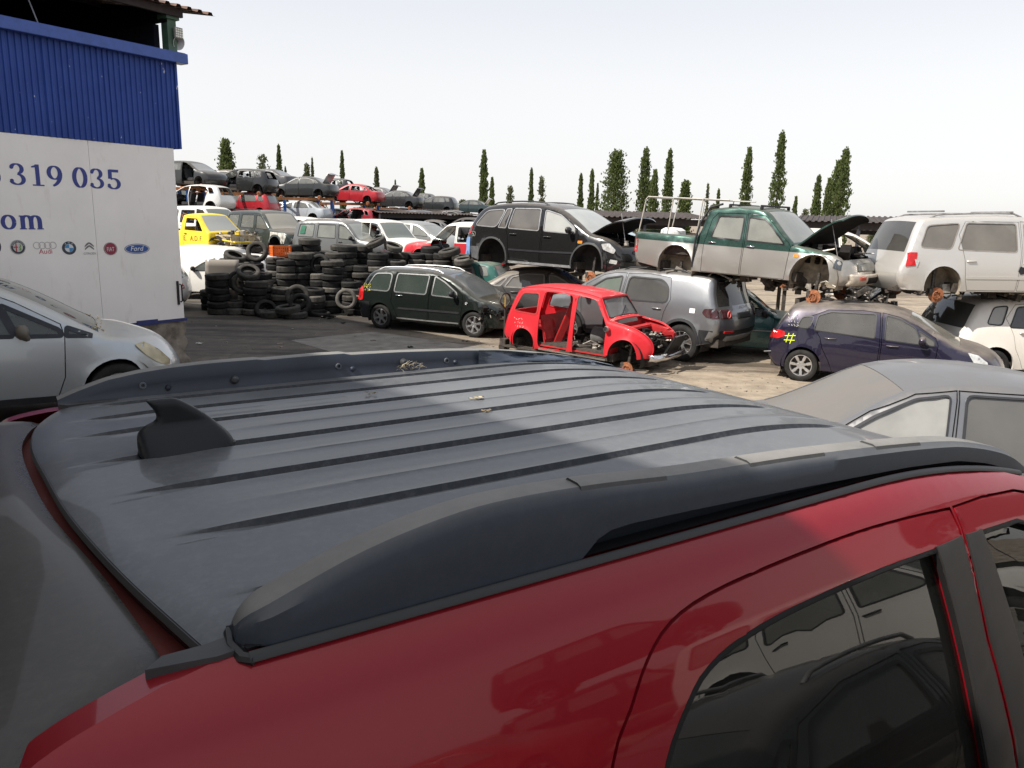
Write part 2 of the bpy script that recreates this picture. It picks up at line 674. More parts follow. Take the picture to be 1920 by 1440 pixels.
TH, TN = 0.17, 0.06
GLY = {
    '3': [arc(0.29, 0.745, 0.20, 0.215, 160, -80, 20), arc(0.28, 0.265, 0.25, 0.235, 85, -160, 22), ('d', 0.10, 0.80, 0.075), ('d', 0.07, 0.20, 0.075)],
    '1': [[(0.31, 0), (0.31, 1.0)], ('b', 0.08, 0.0, 0.55, 0.06), ('p', [(0.08, 0.84), (0.08, 0.90), (0.32, 1.0), (0.39, 1.0), (0.30, 0.87)])],
    '9': [arc(0.30, 0.66, 0.22, 0.30, 0, 360, 30), arc(0.10, 0.62, 0.43, 0.60, 5, -75, 16)],
    '6': [arc(0.30, 0.32, 0.22, 0.30, 0, 360, 30), arc(0.50, 0.38, 0.43, 0.60, 185, 105, 16)],
    '0': [arc(0.30, 0.5, 0.22, 0.465, 0, 360, 36)],
    '5': [('b', 0.12, 0.86, 0.52, 1.0), [(0.14, 0.98), (0.13, 0.52)], arc(0.27, 0.285, 0.24, 0.255, 120, -155, 22), ('d', 0.07, 0.2, 0.075)],
    'o': [arc(0.31, 0.30, 0.22, 0.275, 0, 360, 30)],
    'c': [arc(0.31, 0.30, 0.22, 0.275, 40, 320, 26), ('d', 0.46, 0.45, 0.07)],
    '.': [('d', 0.12, 0.08, 0.09)],
    'm': [[(0.17, 0), (0.17, 0.58)], arc(0.32, 0.36, 0.16, 0.21, 170, 0, 10) + [(0.48, 0.0)], arc(0.64, 0.36, 0.16, 0.21, 170, 0, 10) + [(0.80, 0.0)],
          ('b', 0.04, 0.0, 0.30, 0.045), ('b', 0.36, 0.0, 0.61, 0.045), ('b', 0.68, 0.0, 0.93, 0.045), ('b', 0.04, 0.54, 0.2, 0.585)],
}
def glyph(mb, ch, place, lift):
    for k, g in enumerate(GLY[ch]):
        off = lift + 0.0006 * k
        if isinstance(g, list):
            vs, fs = stroke(densify(g, 0.05, False), TH, TN)
        elif g[0] == 'd':
            vs = [(g[1] + g[3] * math.cos(i * math.pi / 7), g[2] + g[3] * math.sin(i * math.pi / 7)) for i in range(14)]
            fs = [tuple(range(14))]
        elif g[0] == 'b':
            vs = [(g[1], g[2]), (g[3], g[2]), (g[3], g[4]), (g[1], g[4])]
            fs = [(0, 1, 2, 3)]
        else:
            vs, fs = g[1], [tuple(range(len(g[1])))]
        mb.add([place(x, y, off) for x, y in vs], fs)

def text_mesh(txt, place, size, lift, mb):
    """lettering from the built-in font, laid on a wall with place(x, y, off)"""
    cu = bpy.data.curves.new('lettering', 'FONT')
    cu.body = txt
    cu.size = size
    cu.resolution_u = 3
    ob = bpy.data.objects.new('lettering', cu)
    COL.objects.link(ob)
    dg = bpy.context.evaluated_depsgraph_get()
    me = bpy.data.meshes.new_from_object(ob.evaluated_get(dg))
    xs = [v.co.x for v in me.vertices]
    w = max(xs) - min(xs)
    x0 = min(xs)
    mb.add([place(v.co.x - x0 - w / 2, v.co.y, lift) for v in me.vertices], [tuple(p_.vertices) for p_ in me.polygons])
    bpy.data.objects.remove(ob)
    bpy.data.curves.remove(cu)
    bpy.data.meshes.remove(me)
    return w

def make_building():
    root = empty('metal_building', (BC.x, BC.y, 0))
    tag(root, 'blue and white sheet metal building with phone number and logo row', 'building')
    root_inv = Matrix.Translation(-root.location)
    def bld(mb, name, mat, parent=root, **kw):
        off = Vector((0, 0, 0))
        mb.v = [tuple(Vector(v) - root.location) for v in mb.v]
        return mb.build(name, mat, parent, **kw)
    SL = 17.0
    # white cladding
    m, n, p, o = newmat('white_cladding')
    a = noise_node(n, 0.9, 6, 0.6)
    b = noise_node(n, 5.0, 6, 0.7, stretch=(1, 1, 0.25))
    r1 = ramp(n, a.outputs[0], [(0.3, (0.76, 0.735, 0.705)), (0.7, (0.85, 0.825, 0.79))])
    r2 = ramp(n, b.outputs[0], [(0.22, (0.80, 0.77, 0.74)), (0.42, (1, 1, 1))])
    mm = N(n, 'ShaderNodeMix', data_type='RGBA', blend_type='MULTIPLY')
    mm.inputs[0].default_value = 0.85
    n.links.new(r1.outputs[0], mm.inputs[6])
    n.links.new(r2.outputs[0], mm.inputs[7])
    n.links.new(mm.outputs[2], p.inputs['Base Color'])
    p.inputs['Roughness'].default_value = 0.42
    mb = MB()
    seams = [0.0, 1.55, 4.6, 7.6, 10.6, 13.6, SL]
    for s0, s1 in zip(seams, seams[1:]):
        bbox(mb, s0 + (0.0 if s0 == 0 else 0.003), s1 - 0.003, 0.10, 3.165, -0.05, 0.0)
    white = bld(mb, 'white_panel', m, smooth=0)
    # blue corrugated cladding
    m, n, p, o = newmat('blue_corrugated_sheet')
    a = noise_node(n, 2.0, 5, 0.6)
    r1 = ramp(n, a.outputs[0], [(0.3, (0.018, 0.050, 0.24)), (0.7, (0.028, 0.070, 0.30))])
    w = noise_node(n, 7.0, 3, 0.8, stretch=(1, 1, 0.5))
    r2 = mrange(n, w.outputs[0], 0.685, 0.70)
    c = mixc(n, r2.outputs[0], r1.outputs[0], (0.55, 0.57, 0.62))
    n.links.new(c.outputs[2], p.inputs['Base Color'])
    p.inputs['Roughness'].default_value = 0.45
    p.inputs['Specular IOR Level'].default_value = 0.25
    blue = m
    mb = MB()
    row = []
    s = -0.12
    per = 0.095
    while s < SL:
        for ds, of in ((0, 0.0), (0.030, 0.0), (0.042, 0.024), (0.075, 0.024), (0.086, 0.0)):
            row.append((s + ds, of * (0.9 + 0.25 * noise.noise(Vector((s * 3, 0, 0)))) + (0.012 if int(s / 1.05) % 2 else 0.0)))
        s += per
    rows = [[bp(s_, z, of - 0.01) for s_, of in row] for z in (3.17, 3.6, 4.1, 4.66)]
    mb.grid(rows)
    bbox(mb, -0.16, -0.115, 3.17, 4.66, -0.35, 0.02)
    bld(mb, 'blue_cladding', blue, smooth=0)
    # blue gutter fascia
    mb = MB()
    bbox(mb, -0.30, SL, 4.63, 4.80, -0.06, 0.16)
    bbox(mb, -0.30, SL, 4.80, 4.82, -0.06, 0.10)
    bld(mb, 'fascia', simple('blue_fascia', (0.035, 0.085, 0.33), 0.4, var=0.15), smooth=0, bevel=0.006)
    # end wall, back and inside: near-black colour stands in for the unlit interior
    mb = MB()
    EW = BN * -1
    for (s0, s1, z0, z1, o0, o1) in ((-0.10, 0.0, -0.75, 5.3, -12.0, -0.35), (-0.1, SL, -0.75, 5.4, -12.2, -12.0), (SL, SL + 0.1, -0.75, 5.4, -12.0, -0.05), (0.0, SL, 3.0, 3.1, -11.9, -0.1)):
        bbox(mb, s0, s1, z0, z1, o0, o1)
    bld(mb, 'end_wall', simple('shade_black_sheet', (0.012, 0.013, 0.022), 0.8, var=0.3, spec=0.1), smooth=0)
    mb = MB()
    mb.add([bp(-0.04, z, of) for z, of in ((5.3, -12.2), (5.3, 0.0), (5.5, 0.0), (6.55, -6.2), (5.5, -12.2))], [(0, 1, 2, 3, 4)])
    mb.add([bp(3.5, z, of) for z, of in ((3.1, -12.0), (3.1, -1.5), (5.7, -1.5), (6.6, -6.2), (5.5, -12.0))], [(0, 1, 2, 3, 4)])
    bld(mb, 'gable_shade_sheet', simple('shade_black_gable', (0.012, 0.010, 0.012), 0.9, spec=0.1), smooth=0)  # near-black gable and added inner sheet stand in for interior shade
    # concrete footing, broken at the corner
    mb = MB()
    rr = random.Random(3)
    rows = []
    for i in range(18):
        z = -0.86 + i * 0.058
        row = []
        for j in range(70):
            if j < 12:
                s_, of = -0.14, -1.2 + j * 0.1
            else:
                s_, of = -0.14 + (j - 12) * 0.11, -0.02
            q = bp(s_, z, of)
            k = noise.noise(q * 2.6) * 0.09 + noise.noise(q * 9) * 0.035 + noise.noise(q * 25) * 0.012
            er = max(0, 1 - abs(j - 12) / 5) * (0.10 + 0.12 * noise.noise(Vector((i * 0.45, j * 0.3, 2))))
            q2 = bp(s_ + er * 0.6 - (k if j < 12 else 0), z, of + (k if j >= 12 else 0) - er * 0.6)
            row.append(q2)
        rows.append(row)
    mb.grid(rows)
    bld(mb, 'concrete_footing', simple('broken_concrete', (0.21, 0.18, 0.145), 0.95, var=0.5, scale=5, bump=0.6, bscale=25), smooth=60)
    mb = MB()
    bbox(mb, -0.05, 0.55, 0.045, 0.097, -0.04, 0.012)
    bbox(mb, 0.55, 0.95, 0.035, 0.13, -0.04, 0.02)
    bbox(mb, 0.95, 3.0, 0.03, 0.096, -0.04, 0.012)
    bld(mb, 'skirting', simple('blue_skirting', (0.02, 0.03, 0.13), 0.6), smooth=0)
    # roof: rusty corrugated sheet on purlins
    mb = MB()
    rows = []
    for k in range(2):
        of = (0.25, -6.2)[k]
        row = []
        s = -0.85
        while s < SL + 0.5:
            for ds, h in ((0, 0), (0.05, 0.0), (0.075, 0.05), (0.135, 0.05), (0.16, 0)):
                row.append(bp(s + ds, 5.53 + h + (0, 1.1)[k], of))
            s += 0.21
        rows.append(row)
    mb.grid(rows)
    rows2 = [[Vector((v.x, v.y, v.z)) for v in rows[1]], [v - BN * 6.3 + Vector((0, 0, -1.1)) for v in rows[1]]]
    mb.grid(rows2)
    bld(mb, 'roof', simple('rusty_roof_sheet', (0.10, 0.055, 0.038), 0.85, var=0.5, scale=4), smooth=0)
    mb = MB()
    for of in (0.05, -2.0, -4.0):
        z = 5.44 + (0.25 - of) * 0.17
        mb.bar(bp(-0.3, z, of), bp(SL, z, of), 0.07, 0.13)
    for s in (4.3, 8.6, 13.0):
        mb.bar(bp(s, 5.36, 0.0), bp(s, 6.4, -6.0), 0.1, 0.22)
        mb.bar(bp(s, 3.2, -0.2), bp(s, 5.4, -0.2), 0.14, 0.14)
    bld(mb, 'roof_beam', simple('dark_roof_steel', (0.03, 0.022, 0.022), 0.8, var=0.4), smooth=0)
    mb = MB()
    bbox(mb, -0.22, -0.05, 4.82, 5.43, -0.20, -0.02)
    bbox(mb, -0.26, -0.01, 5.36, 5.44, -0.24, 0.03)
    bld(mb, 'corner_post', simple('green_steel_post', (0.055, 0.11, 0.075), 0.6, var=0.3), smooth=0)
    q = bs(90, 20)
    mb = MB()
    mb.tube([bp(2.2, 6.0, -0.3), bp(2.14, 5.2, -0.25), bp(2.1, 4.83, -0.1)], 0.012, 5)
    bld(mb, 'cable', simple('pale_cable', (0.2, 0.22, 0.25), 0.6))
    # flood light with led grid and horn behind it
    mb = MB()
    bbox(mb, -0.30, -0.14, 5.06, 5.24, 0.01, 0.06)
    fl = bld(mb, 'floodlight', simple('lamp_housing', (0.28, 0.28, 0.26), 0.5), smooth=0, bevel=0.006)
    mb = MB()
    for i in range(4):
        for j in range(4):
            bbox(mb, -0.288 + i * 0.036, -0.264 + i * 0.036, 5.075 + j * 0.039, 5.102 + j * 0.039, 0.06, 0.068)
    o = bld(mb, 'led_grid', simple('white_led', (0.78, 0.78, 0.72), 0.3, var=0.05), parent=fl, smooth=0)
    mb = MB()
    prof = [(0.02, 0), (0.03, 0.05), (0.05, 0.12), (0.08, 0.18), (0.12, 0.22), (0.125, 0.225), (0.11, 0.222), (0.05, 0.15)]
    mb.lathe(prof, 20, (0, 0, 0), 'z')
    mat_ = Matrix.Translation(bp(-0.22, 5.06, -0.22)) @ Vector((0.75, -0.35, -0.25)).to_track_quat('Z', 'Y').to_matrix().to_4x4()
    mb.v = [tuple(mat_ @ Vector(v)) for v in mb.v]
    bld(mb, 'horn_speaker', simple('pale_grey_plastic', (0.42, 0.42, 0.43), 0.5, var=0.1))
    # handle
    s0, z0 = bs(331, 527)
    s1, z1 = bs(335, 571)
    mb = MB()
    bbox(mb, s0 - 0.03, s0 + 0.01, z1, z0, 0.0, 0.02)
    mb.tube([bp(s0 - 0.05, z0 - 0.06, 0.02), bp(s0 - 0.05, z0 - 0.07, 0.07), bp(s0 - 0.05, z1 + 0.07, 0.07), bp(s0 - 0.05, z1 + 0.05, 0.02)], 0.014, 8)
    bld(mb, 'handle', M['black'])
    # phone number and web address
    ink = simple('blue_vinyl', (0.016, 0.032, 0.22), 0.4, var=0.08)
    mb = MB()
    def run(txt, pxs, y_base, z, h):
        for ch, (x0, x1) in zip(txt, pxs):
            sa, sb = bs(x0, y_base)[0], bs(x1, y_base)[0]
            wgl = {'m': 0.93, 'o': 0.62, 'c': 0.6, '.': 0.24, '1': 0.56}.get(ch, 0.60)
            k = (sa - sb) / wgl
            glyph(mb, ch, lambda x, y, of: bp(sa - x * k, z + y * h, of), 0.003)
    for grp, pxs in (('6', ((-24, 3),)), ('319', ((20, 49), (58, 84), (90, 118))), ('035', ((137, 165), (170, 195), (202, 227)))):
        mb = MB()
        run(grp, pxs, 350, 2.405, 0.325)
        bld(mb, 'phone_digits', ink, smooth=0)
    mb = MB()
    run('.com', ((-40, -30), (-28, 2), (2, 32), (35, 82)), 428, 1.735, 0.36)
    bld(mb, 'web_address', ink, smooth=0)
    # row of round makers' emblems
    def emblem(name, px, py, fn):
        s_, z_ = bs(px, py)
        k = (bs(px - 10, py)[0] - bs(px + 10, py)[0]) / 20     # metres per photo pixel
        pl = lambda x, y, of: bp(s_ - x * k, z_ + y * k, of)
        fn(pl)
    def disc(mb, pl, cx, cy, rx, ry, of, n=28, a0=0, a1=360):
        pts = [(cx + rx * math.cos(R(a0 + (a1 - a0) * i / n)), cy + ry * math.sin(R(a0 + (a1 - a0) * i / n))) for i in range(n + (0 if a1 - a0 >= 360 else 1))]
        if a1 - a0 < 360:
            pts.append((cx, cy))
        mb.add([pl(x, y, of) for x, y in pts], [tuple(range(len(pts)))])
    def ring(mb, pl, cx, cy, r0, r1, of, n=28):
        vs = [pl(cx + r_ * math.cos(2 * math.pi * i / n), cy + r_ * math.sin(2 * math.pi * i / n), of) for i in range(n) for r_ in (r0, r1)]
        mb.add(vs, [(2 * i, 2 * i + 1, (2 * i + 3) % (2 * n), (2 * i + 2) % (2 * n)) for i in range(n)])
    def col(c, rough=0.35, metal=0):
        return simple('emblem_ink', c, rough, metal, var=0.06)
    def poly(mb, pl, P, of):
        mb.add([pl(x, y, of) for x, y in P], [tuple(range(len(P)))])
    def multi(name, layers):
        base = None
        for nm, mb, mt in layers:
            o_ = bld(mb, name if base is None else nm, mt, parent=white if base is None else base, smooth=0)
            if base is None:
                base = o_
    def alfa(pl):
        a, b, c, d = MB(), MB(), MB(), MB()
        disc(a, pl, 0, 0, 14.5, 14.5, 0.003)
        ring(b, pl, 0, 0, 13.2, 14.2, 0.005)
        for i in range(11):
            t = R(20 + i * 14)
            disc(b, pl, 11.4 * math.cos(t), 11.4 * math.sin(t), 0.75, 1.1, 0.005, 8)
        disc(b, pl, 0, 0, 9.3, 9.3, 0.005)
        poly(c, pl, [(-4.6, -8), (-2.4, -8.8), (-2.4, 8.8), (-4.6, 8)], 0.007)
        poly(c, pl, [(-8.6, -1), (-0.4, -1), (-0.4, 1.2), (-8.6, 1.2)], 0.0078)
        d_pts = [(1, -6), (3, -3), (2, 0), (4, 3), (3, 6), (5.4, 5.4), (6, 2), (4.4, -1), (6.5, -4), (4, -7)]
        poly(d, pl, d_pts, 0.007)
        multi('emblem', (('x', a, col((0.02, 0.025, 0.04))), ('emblem_ring', b, col((0.5, 0.52, 0.52))), ('emblem_cross', c, col((0.42, 0.03, 0.04))), ('emblem_shape', d, col((0.16, 0.30, 0.05)))))
    emblem('a', 33.5, 463.5, alfa)
    def rings(pl):
        a, b = MB(), MB()
        for i in range(4):
            ring(a, pl, -15.2 + i * 10.1, 3.4, 5.6, 7.0, 0.003 + i * 0.0006)
        text_mesh('Audi', lambda x, y, of: pl(x, y - 12.5, of), 13.5, 0.003, b)
        multi('emblem', (('x', a, col((0.40, 0.40, 0.41), 0.3, 0.5)), ('emblem_lettering', b, col((0.42, 0.012, 0.07)))))
    emblem('b', 84.5, 463.5, rings)
    def quad(pl):
        a, b, c, d = MB(), MB(), MB(), MB()
        disc(a, pl, 0, 0, 13.4, 12.6, 0.003)
        disc(b, pl, 0, 0, 8.2, 7.7, 0.005)
        for i, ch in enumerate('BMW'):
            text_mesh(ch, lambda x, y, of: pl(x + (i - 1) * 6.2, y + (8.6 if i == 1 else 6.6), of), 4.4, 0.005, b)
        disc(c, pl, 0, 0, 7.8, 7.3, 0.007, 10, 90, 180)
        disc(c, pl, 0, 0, 7.8, 7.3, 0.007, 10, 270, 359.9)
        multi('emblem', (('x', a, col((0.02, 0.035, 0.06))), ('emblem_disc', b, col((0.62, 0.63, 0.64))), ('emblem_quarters', c, col((0.03, 0.24, 0.52)))))
    emblem('c', 129.5, 465, quad)
    def chev(pl):
        a, b = MB(), MB()
        for dy in (0, 5.4):
            poly(a, pl, [(-8.6, -2.8 + dy), (0, 3.4 + dy), (8.6, -2.8 + dy), (8.6, -0.2 + dy), (4, 4.6 + dy), (0, 6.4 + dy), (-4, 4.6 + dy), (-8.6, -0.2 + dy)], 0.003 + dy * 0.0002)
        text_mesh('CITROËN', lambda x, y, of: pl(x, y - 11.2, of), 5.6, 0.003, b)
        multi('emblem', (('x', a, col((0.16, 0.16, 0.17), 0.3, 0.4)), ('emblem_lettering', b, col((0.14, 0.14, 0.15)))))
    emblem('d', 167.5, 466, chev)
    def redd(pl):
        a, b, c = MB(), MB(), MB()
        disc(a, pl, 0, 0, 12.9, 11.8, 0.003)
        disc(b, pl, 0, 0, 10.6, 9.8, 0.005)
        text_mesh('FIAT', lambda x, y, of: pl(x * 0.86, (y * 1.3) - 4.4, of), 8.4, 0.007, c)
        ring(c, pl, 0, 0, 11.0, 11.6, 0.0062)
        multi('emblem', (('x', a, col((0.16, 0.05, 0.07))), ('emblem_disc', b, col((0.24, 0.012, 0.045))), ('emblem_lettering', c, col((0.62, 0.58, 0.58)))))
    emblem('e', 207, 466.5, redd)
    def oval(pl):
        a, b, c = MB(), MB(), MB()
        disc(a, pl, 0, 0, 23.6, 8.9, 0.003)
        disc(b, pl, 0, 0, 22.6, 8.0, 0.0045)
        disc(c, pl, 0, 0, 21.2, 7.0, 0.006)
        d = MB()
        text_mesh('Ford', lambda x, y, of: pl(x + y * 0.25 - 1.2, y - 3.6, of), 12.5, 0.0075, d)
        multi('emblem', (('x', a, col((0.02, 0.04, 0.15))), ('emblem_ring', b, col((0.55, 0.58, 0.62))), ('emblem_disc', c, col((0.012, 0.07, 0.27))), ('emblem_lettering', d, col((0.68, 0.7, 0.72)))))
    emblem('f', 257, 466.5, oval)
    def part(pl):
        a = MB()
        disc(a, pl, 0, 0, 9, 14, 0.003)
        multi('emblem', (('x', a, col((0.02, 0.025, 0.06))),))
    emblem('g', -7, 462, part)
make_building()

# unseen canopy added beside the camera, outlined to throw shade over the red car
def make_shade_canopy():
    zc = 4.6
    k = 1 / math.tan(R(SUN_EL))
    def up(x, y, z0):
        d = (zc - z0) * k
        return (x + SUN_AZ.x * d, y + SUN_AZ.y * d)
    P = [up(1.32, 0.33, 1.63), up(-0.62, 2.30, 1.63), up(-2.2, 8.6, 1.2), up(-11, 12.5, 1.2), up(-13, -14, 1.63), up(4.5, -14, 1.63)]
    root = empty('added_shade_canopy', (P[3][0], P[3][1], 0))
    tag(root, 'unseen canopy added beside the camera to shade the red car', 'canopy')
    mb = MB()
    mb.add([(x - P[3][0], y - P[3][1], zc) for x, y in P] + [(x - P[3][0], y - P[3][1], zc + 0.06) for x, y in P],
           [tuple(range(6))[::-1], tuple(range(6, 12))] + [(i, (i + 1) % 6, 6 + (i + 1) % 6, 6 + i) for i in range(6)])
    mb.build('shade_canopy_roof', simple('shade_canopy_sheet', (0.16, 0.12, 0.10), 0.8), root, smooth=0)
    for (x, y) in ((-8.5, 7.0), (-9.5, -3.0), (-1.5, -4.5), (-6.0, -2.0)):
        MB().bar((x - P[3][0], y - P[3][1], -0.1), (x - P[3][0], y - P[3][1], zc), 0.14).build('post', M['steel'], root, smooth=0)
make_shade_canopy()
# ------------------------------------------------------------------ the red car in front of the camera
SUV_YAW = R(90 - 56.5)
def make_suv():
    root = empty('red_car', (-0.8276, 1.2508, 0), (0, 0, SUV_YAW))
    tag(root, 'dark red car with dusty ribbed roof, grey rails and fin aerial, nearest the camera', 'car')
    red = paint((0.215, 0.0030, 0.010), dust=0.05, rough=0.32, metal=0.20, coat=0.55, base_dust=0.004, spec=0.12, dust_col=(0.42, 0.30, 0.27))
    redin = paint((0.16, 0.006, 0.008), dust=0.5, rough=0.5, coat=0.1, base_dust=0.15, dust_col=(0.10, 0.055, 0.04))
    roofm = paint((0.018, 0.020, 0.025), dust=0.28, rough=0.18, metal=0.0, coat=0.25, spec=0.10, nz=(0.93, 0.998), base_dust=0.05, dust_col=(0.41, 0.42, 0.43))
    railm = paint((0.026, 0.034, 0.047), dust=0.30, rough=0.5, coat=0.0, spec=0.3, nz=(0.35, 0.97), base_dust=0.012, dust_col=(0.42, 0.40, 0.37))
    railt = paint((0.050, 0.051, 0.053), dust=0.50, rough=0.6, coat=0.0, spec=0.2, nz=(0.35, 0.97), base_dust=0.03, dust_col=(0.42, 0.40, 0.37))  # rail tops: dusty, base also lightened to stand for their sunlit band
    prof = crom([(0.20, 0.90), (0.5, 0.925), (0.8, 0.93), (1.0, 0.912), (1.15, 0.882), (1.3, 0.842), (1.44, 0.797), (1.52, 0.766), (1.57, 0.742), (1.60, 0.715), (1.614, 0.685), (1.625, 0.65)], 4)
    def drop(u):
        return 0.060 * ((u - 1.35) / 0.55) ** 2 if u > 1.35 else 0.0
    def interp(T, x):
        if x <= T[0][0]:
            return T[0][1]
        for a, b in zip(T, T[1:]):
            if x <= b[0]:
                return a[1] + (b[1] - a[1]) * (x - a[0]) / (b[0] - a[0])
        return T[-1][1]
    def hw(u, z):
        w = interp(prof, z + drop(min(u, 2.2)) * max(0, (z - 1.2) / 0.4))
        if u > 2.9:
            w *= 1 - 0.16 * ((u - 2.9) / 1.05) ** 2
        if u < 0.0:
            w *= 1 - 0.05 * (u / 0.35) ** 2
        return w
    def nrm(u, z, side):
        e = 0.012
        a = (hw(u + e, z) - hw(u - e, z)) / (2 * e)
        b = (hw(u, z + e) - hw(u, z - e)) / (2 * e)
        return Vector((-a, side, -b)).normalized()
    def panel(mb, poly, holes=(), side=-1, step=0.08, seg=0.035, thick=0.03, roll=0.004, off=0.0, rows=()):
        rws = list(rows)
        if roll:
            rws += densify(inset(poly, 0.007), seg)
            for h in holes:
                rws += densify(inset(h, -0.007), seg)
        V, F = cdt(poly, holes, step, seg, rows=rws)
        cnt = {}
        for f in F:
            for i in range(len(f)):
                e = (f[i], f[(i + 1) % len(f)])
                cnt[e] = 1
        bnd = [e for e in cnt if (e[1], e[0]) not in cnt]
        bset = {i for e in bnd for i in e}
        b = len(mb.v)
        for i, (x, z) in enumerate(V):
            mb.v.append((x, side * (hw(x, z) + off - (roll if i in bset else 0)), z))
            mb.n.append(nrm(x, z, side))
        mp, m2 = {}, {}
        for i in bset:
            x, z = V[i]
            mp[i] = len(mb.v)
            mb.v.append((x, side * (hw(x, z) + off - thick), z))
            m2[i] = len(mb.v)
            mb.v.append(mb.v[b + i])
            mb.n += [Vector((0, 0, 0))] * 2
        for f in F:
            f = tuple(i + b for i in f)
            mb.f.append(f if side < 0 else f[::-1])
        for e in bnd:
            q = (m2[e[1]], m2[e[0]], mp[e[0]], mp[e[1]])
            mb.f.append(q if side < 0 else q[::-1])
    # ---- side outlines (u, z)
    top = [(0.06, 1.6035), (0.10, 1.609), (0.15, 1.613), (0.2, 1.614), (0.5, 1.614), (0.9, 1.614), (1.35, 1.613), (1.6, 1.600), (1.88, 1.557), (2.02, 1.52)]
    rear = crom([(-0.36, 0.35), (-0.38, 0.7), (-0.34, 0.95), (-0.22, 1.25), (-0.09, 1.47), (-0.052, 1.545), (-0.030, 1.578), (0.0, 1.591), (0.03, 1.598)], 4)
    front = [(2.25, 1.42), (2.6, 1.19), (2.78, 1.08), (3.2, 1.04), (3.6, 0.98), (3.86, 0.86), (3.96, 0.65), (3.94, 0.35)]
    RA, FA = (0.52, 0.36, 0.40), (3.18, 0.36, 0.40)
    def arch(c):
        return [(c[0] + c[2] * math.cos(R(a)), max(0.26, c[1] + c[2] * math.sin(R(a)))) for a in range(-14, 195, 8)]
    body = rear + top + front + arch(FA) + arch(RA)
    gap = crom([(0.60, 1.05), (0.600, 1.25), (0.633, 1.376), (0.679, 1.434), (0.722, 1.484), (0.779, 1.520), (0.867, 1.539), (1.022, 1.549), (1.246, 1.555), (1.42, 1.551), (1.575, 1.541, 1)], 3)
    rdoor = [(0.70, 0.86), (0.60, 1.0)] + gap + [(1.590, 1.50), (1.604, 1.285), (1.664, 1.05), (1.69, 0.8), (1.68, 0.30), (1.02, 0.30), (0.97, 0.52), (0.86, 0.70)]
    fdoor = [(1.590, 1.541), (1.72, 1.538), (1.872, 1.524), (2.03, 1.485), (2.30, 1.345), (2.62, 1.12), (2.74, 1.02), (2.76, 0.75), (2.72, 0.30), (1.69, 0.30), (1.70, 0.8), (1.674, 1.05), (1.614, 1.285), (1.600, 1.50)]
    rwin = crom([(0.73, 1.05, 1), (0.70, 1.16), (0.708, 1.28), (0.726, 1.348), (0.782, 1.410), (0.836, 1.447), (0.927, 1.469), (1.064, 1.481), (1.297, 1.487), (1.494, 1.484, 1), (1.544, 1.167), (1.575, 1.0, 1)], 3)
    fwin = [(1.668, 1.482), (1.839, 1.473), (2.0, 1.42), (2.25, 1.28), (2.52, 1.09), (2.50, 1.03), (1.79, 1.0), (1.75, 1.167), (1.735, 1.21)]
    mbB, mbD1, mbD2, mbG1, mbG2 = MB(), MB(), MB(), MB(), MB()
    rd_, fd_ = inset(rdoor, 0.003), inset(fdoor, 0.003)
    hole_r, hole_f = inset(rdoor, -0.003), inset(fdoor, -0.003)
    for side in (-1, 1):
        fine = side < 0
        kw = dict(step=0.3 if fine else 0.16, seg=0.03 if fine else 0.10)
        b, d1, d2 = MB(), MB(), MB()
        lines = [] if not fine else [(u, z) for z in (1.608, 1.60, 1.59, 1.58, 1.57, 1.56, 1.55, 1.54, 1.53, 1.52, 1.505, 1.49, 1.47, 1.45, 1.43, 1.41, 1.385, 1.36, 1.33, 1.30, 1.27, 1.24, 1.2, 1.16, 1.12, 1.08, 1.04) for u in [-0.2 + 0.045 * i for i in range(50)]]
        panel(b, body, [hole_r, hole_f], side, thick=0.045, roll=0.003, rows=lines, **kw)
        b.build('side_panel', red, root, cull=False, normals=b.n)
        panel(d1, rd_, [rwin], side, thick=0.03, roll=0.0035, rows=lines, **kw)
        dr = d1.build('rear_door', red, root, cull=False, normals=d1.n)
        panel(d2, fd_, [fwin], side, thick=0.03, roll=0.0035, rows=[(u, z) for u, z in lines if z > 1.2] if fine else (), **kw)
        df = d2.build('front_door', red, root, cull=False, normals=d2.n)
        sealm = simple('rubber_seal', (0.010, 0.009, 0.009), 0.7, spec=0.2)
        for dd, w in ((dr, rwin), (df, fwin)):
            g = MB()
            panel(g, inset(w, -0.012), [], side, step=0.12, seg=0.05, thick=0.004, roll=0, off=-0.022)
            g.build('side_window', glass((0.006, 0.007, 0.007), 0.25, 0.006, 0.03, (0.30, 0.26, 0.2), 1.65), dd, cull=False, normals=g.n)
            t = MB()
            panel(t, inset(w, -0.0005), [inset(w, 0.009)], side, step=1, seg=0.04, thick=0.012, roll=0.002, off=-0.001)
            t.build('window_seal', sealm, dd, smooth=40)
        tr = simple('black_pillar_trim', (0.026, 0.024, 0.023), 0.5, var=0.15, bump=0.12, bscale=420, spec=0.25)
        t = MB()
        panel(t, [(1.488, 1.4875), (1.5855, 1.490), (1.5995, 1.285), (1.6585, 1.055), (1.676, 0.99), (1.570, 0.99), (1.536, 1.167)], [], side, step=0.1, seg=0.04, thick=0.01, roll=0.002, off=0.0035)
        t.build('pillar_trim', tr, dr, smooth=40)
        t = MB()
        panel(t, [(1.6045, 1.488), (1.670, 1.486), (1.738, 1.21), (1.77, 1.10), (1.80, 0.99), (1.686, 0.99), (1.6785, 1.055), (1.6185, 1.285)], [], side, step=0.1, seg=0.04, thick=0.01, roll=0.002, off=0.0035)
        t.build('pillar_trim', tr, df, smooth=40)
        # rubber behind the door gaps
        s = MB()
        panel(s, inset(rdoor, -0.03), [inset(rdoor, 0.03)], side, step=1, seg=0.06, thick=0.004, roll=0, off=-0.022)
        panel(s, inset(fdoor, -0.03), [inset(fdoor, 0.03)], side, step=1, seg=0.06, thick=0.004, roll=0, off=-0.024)
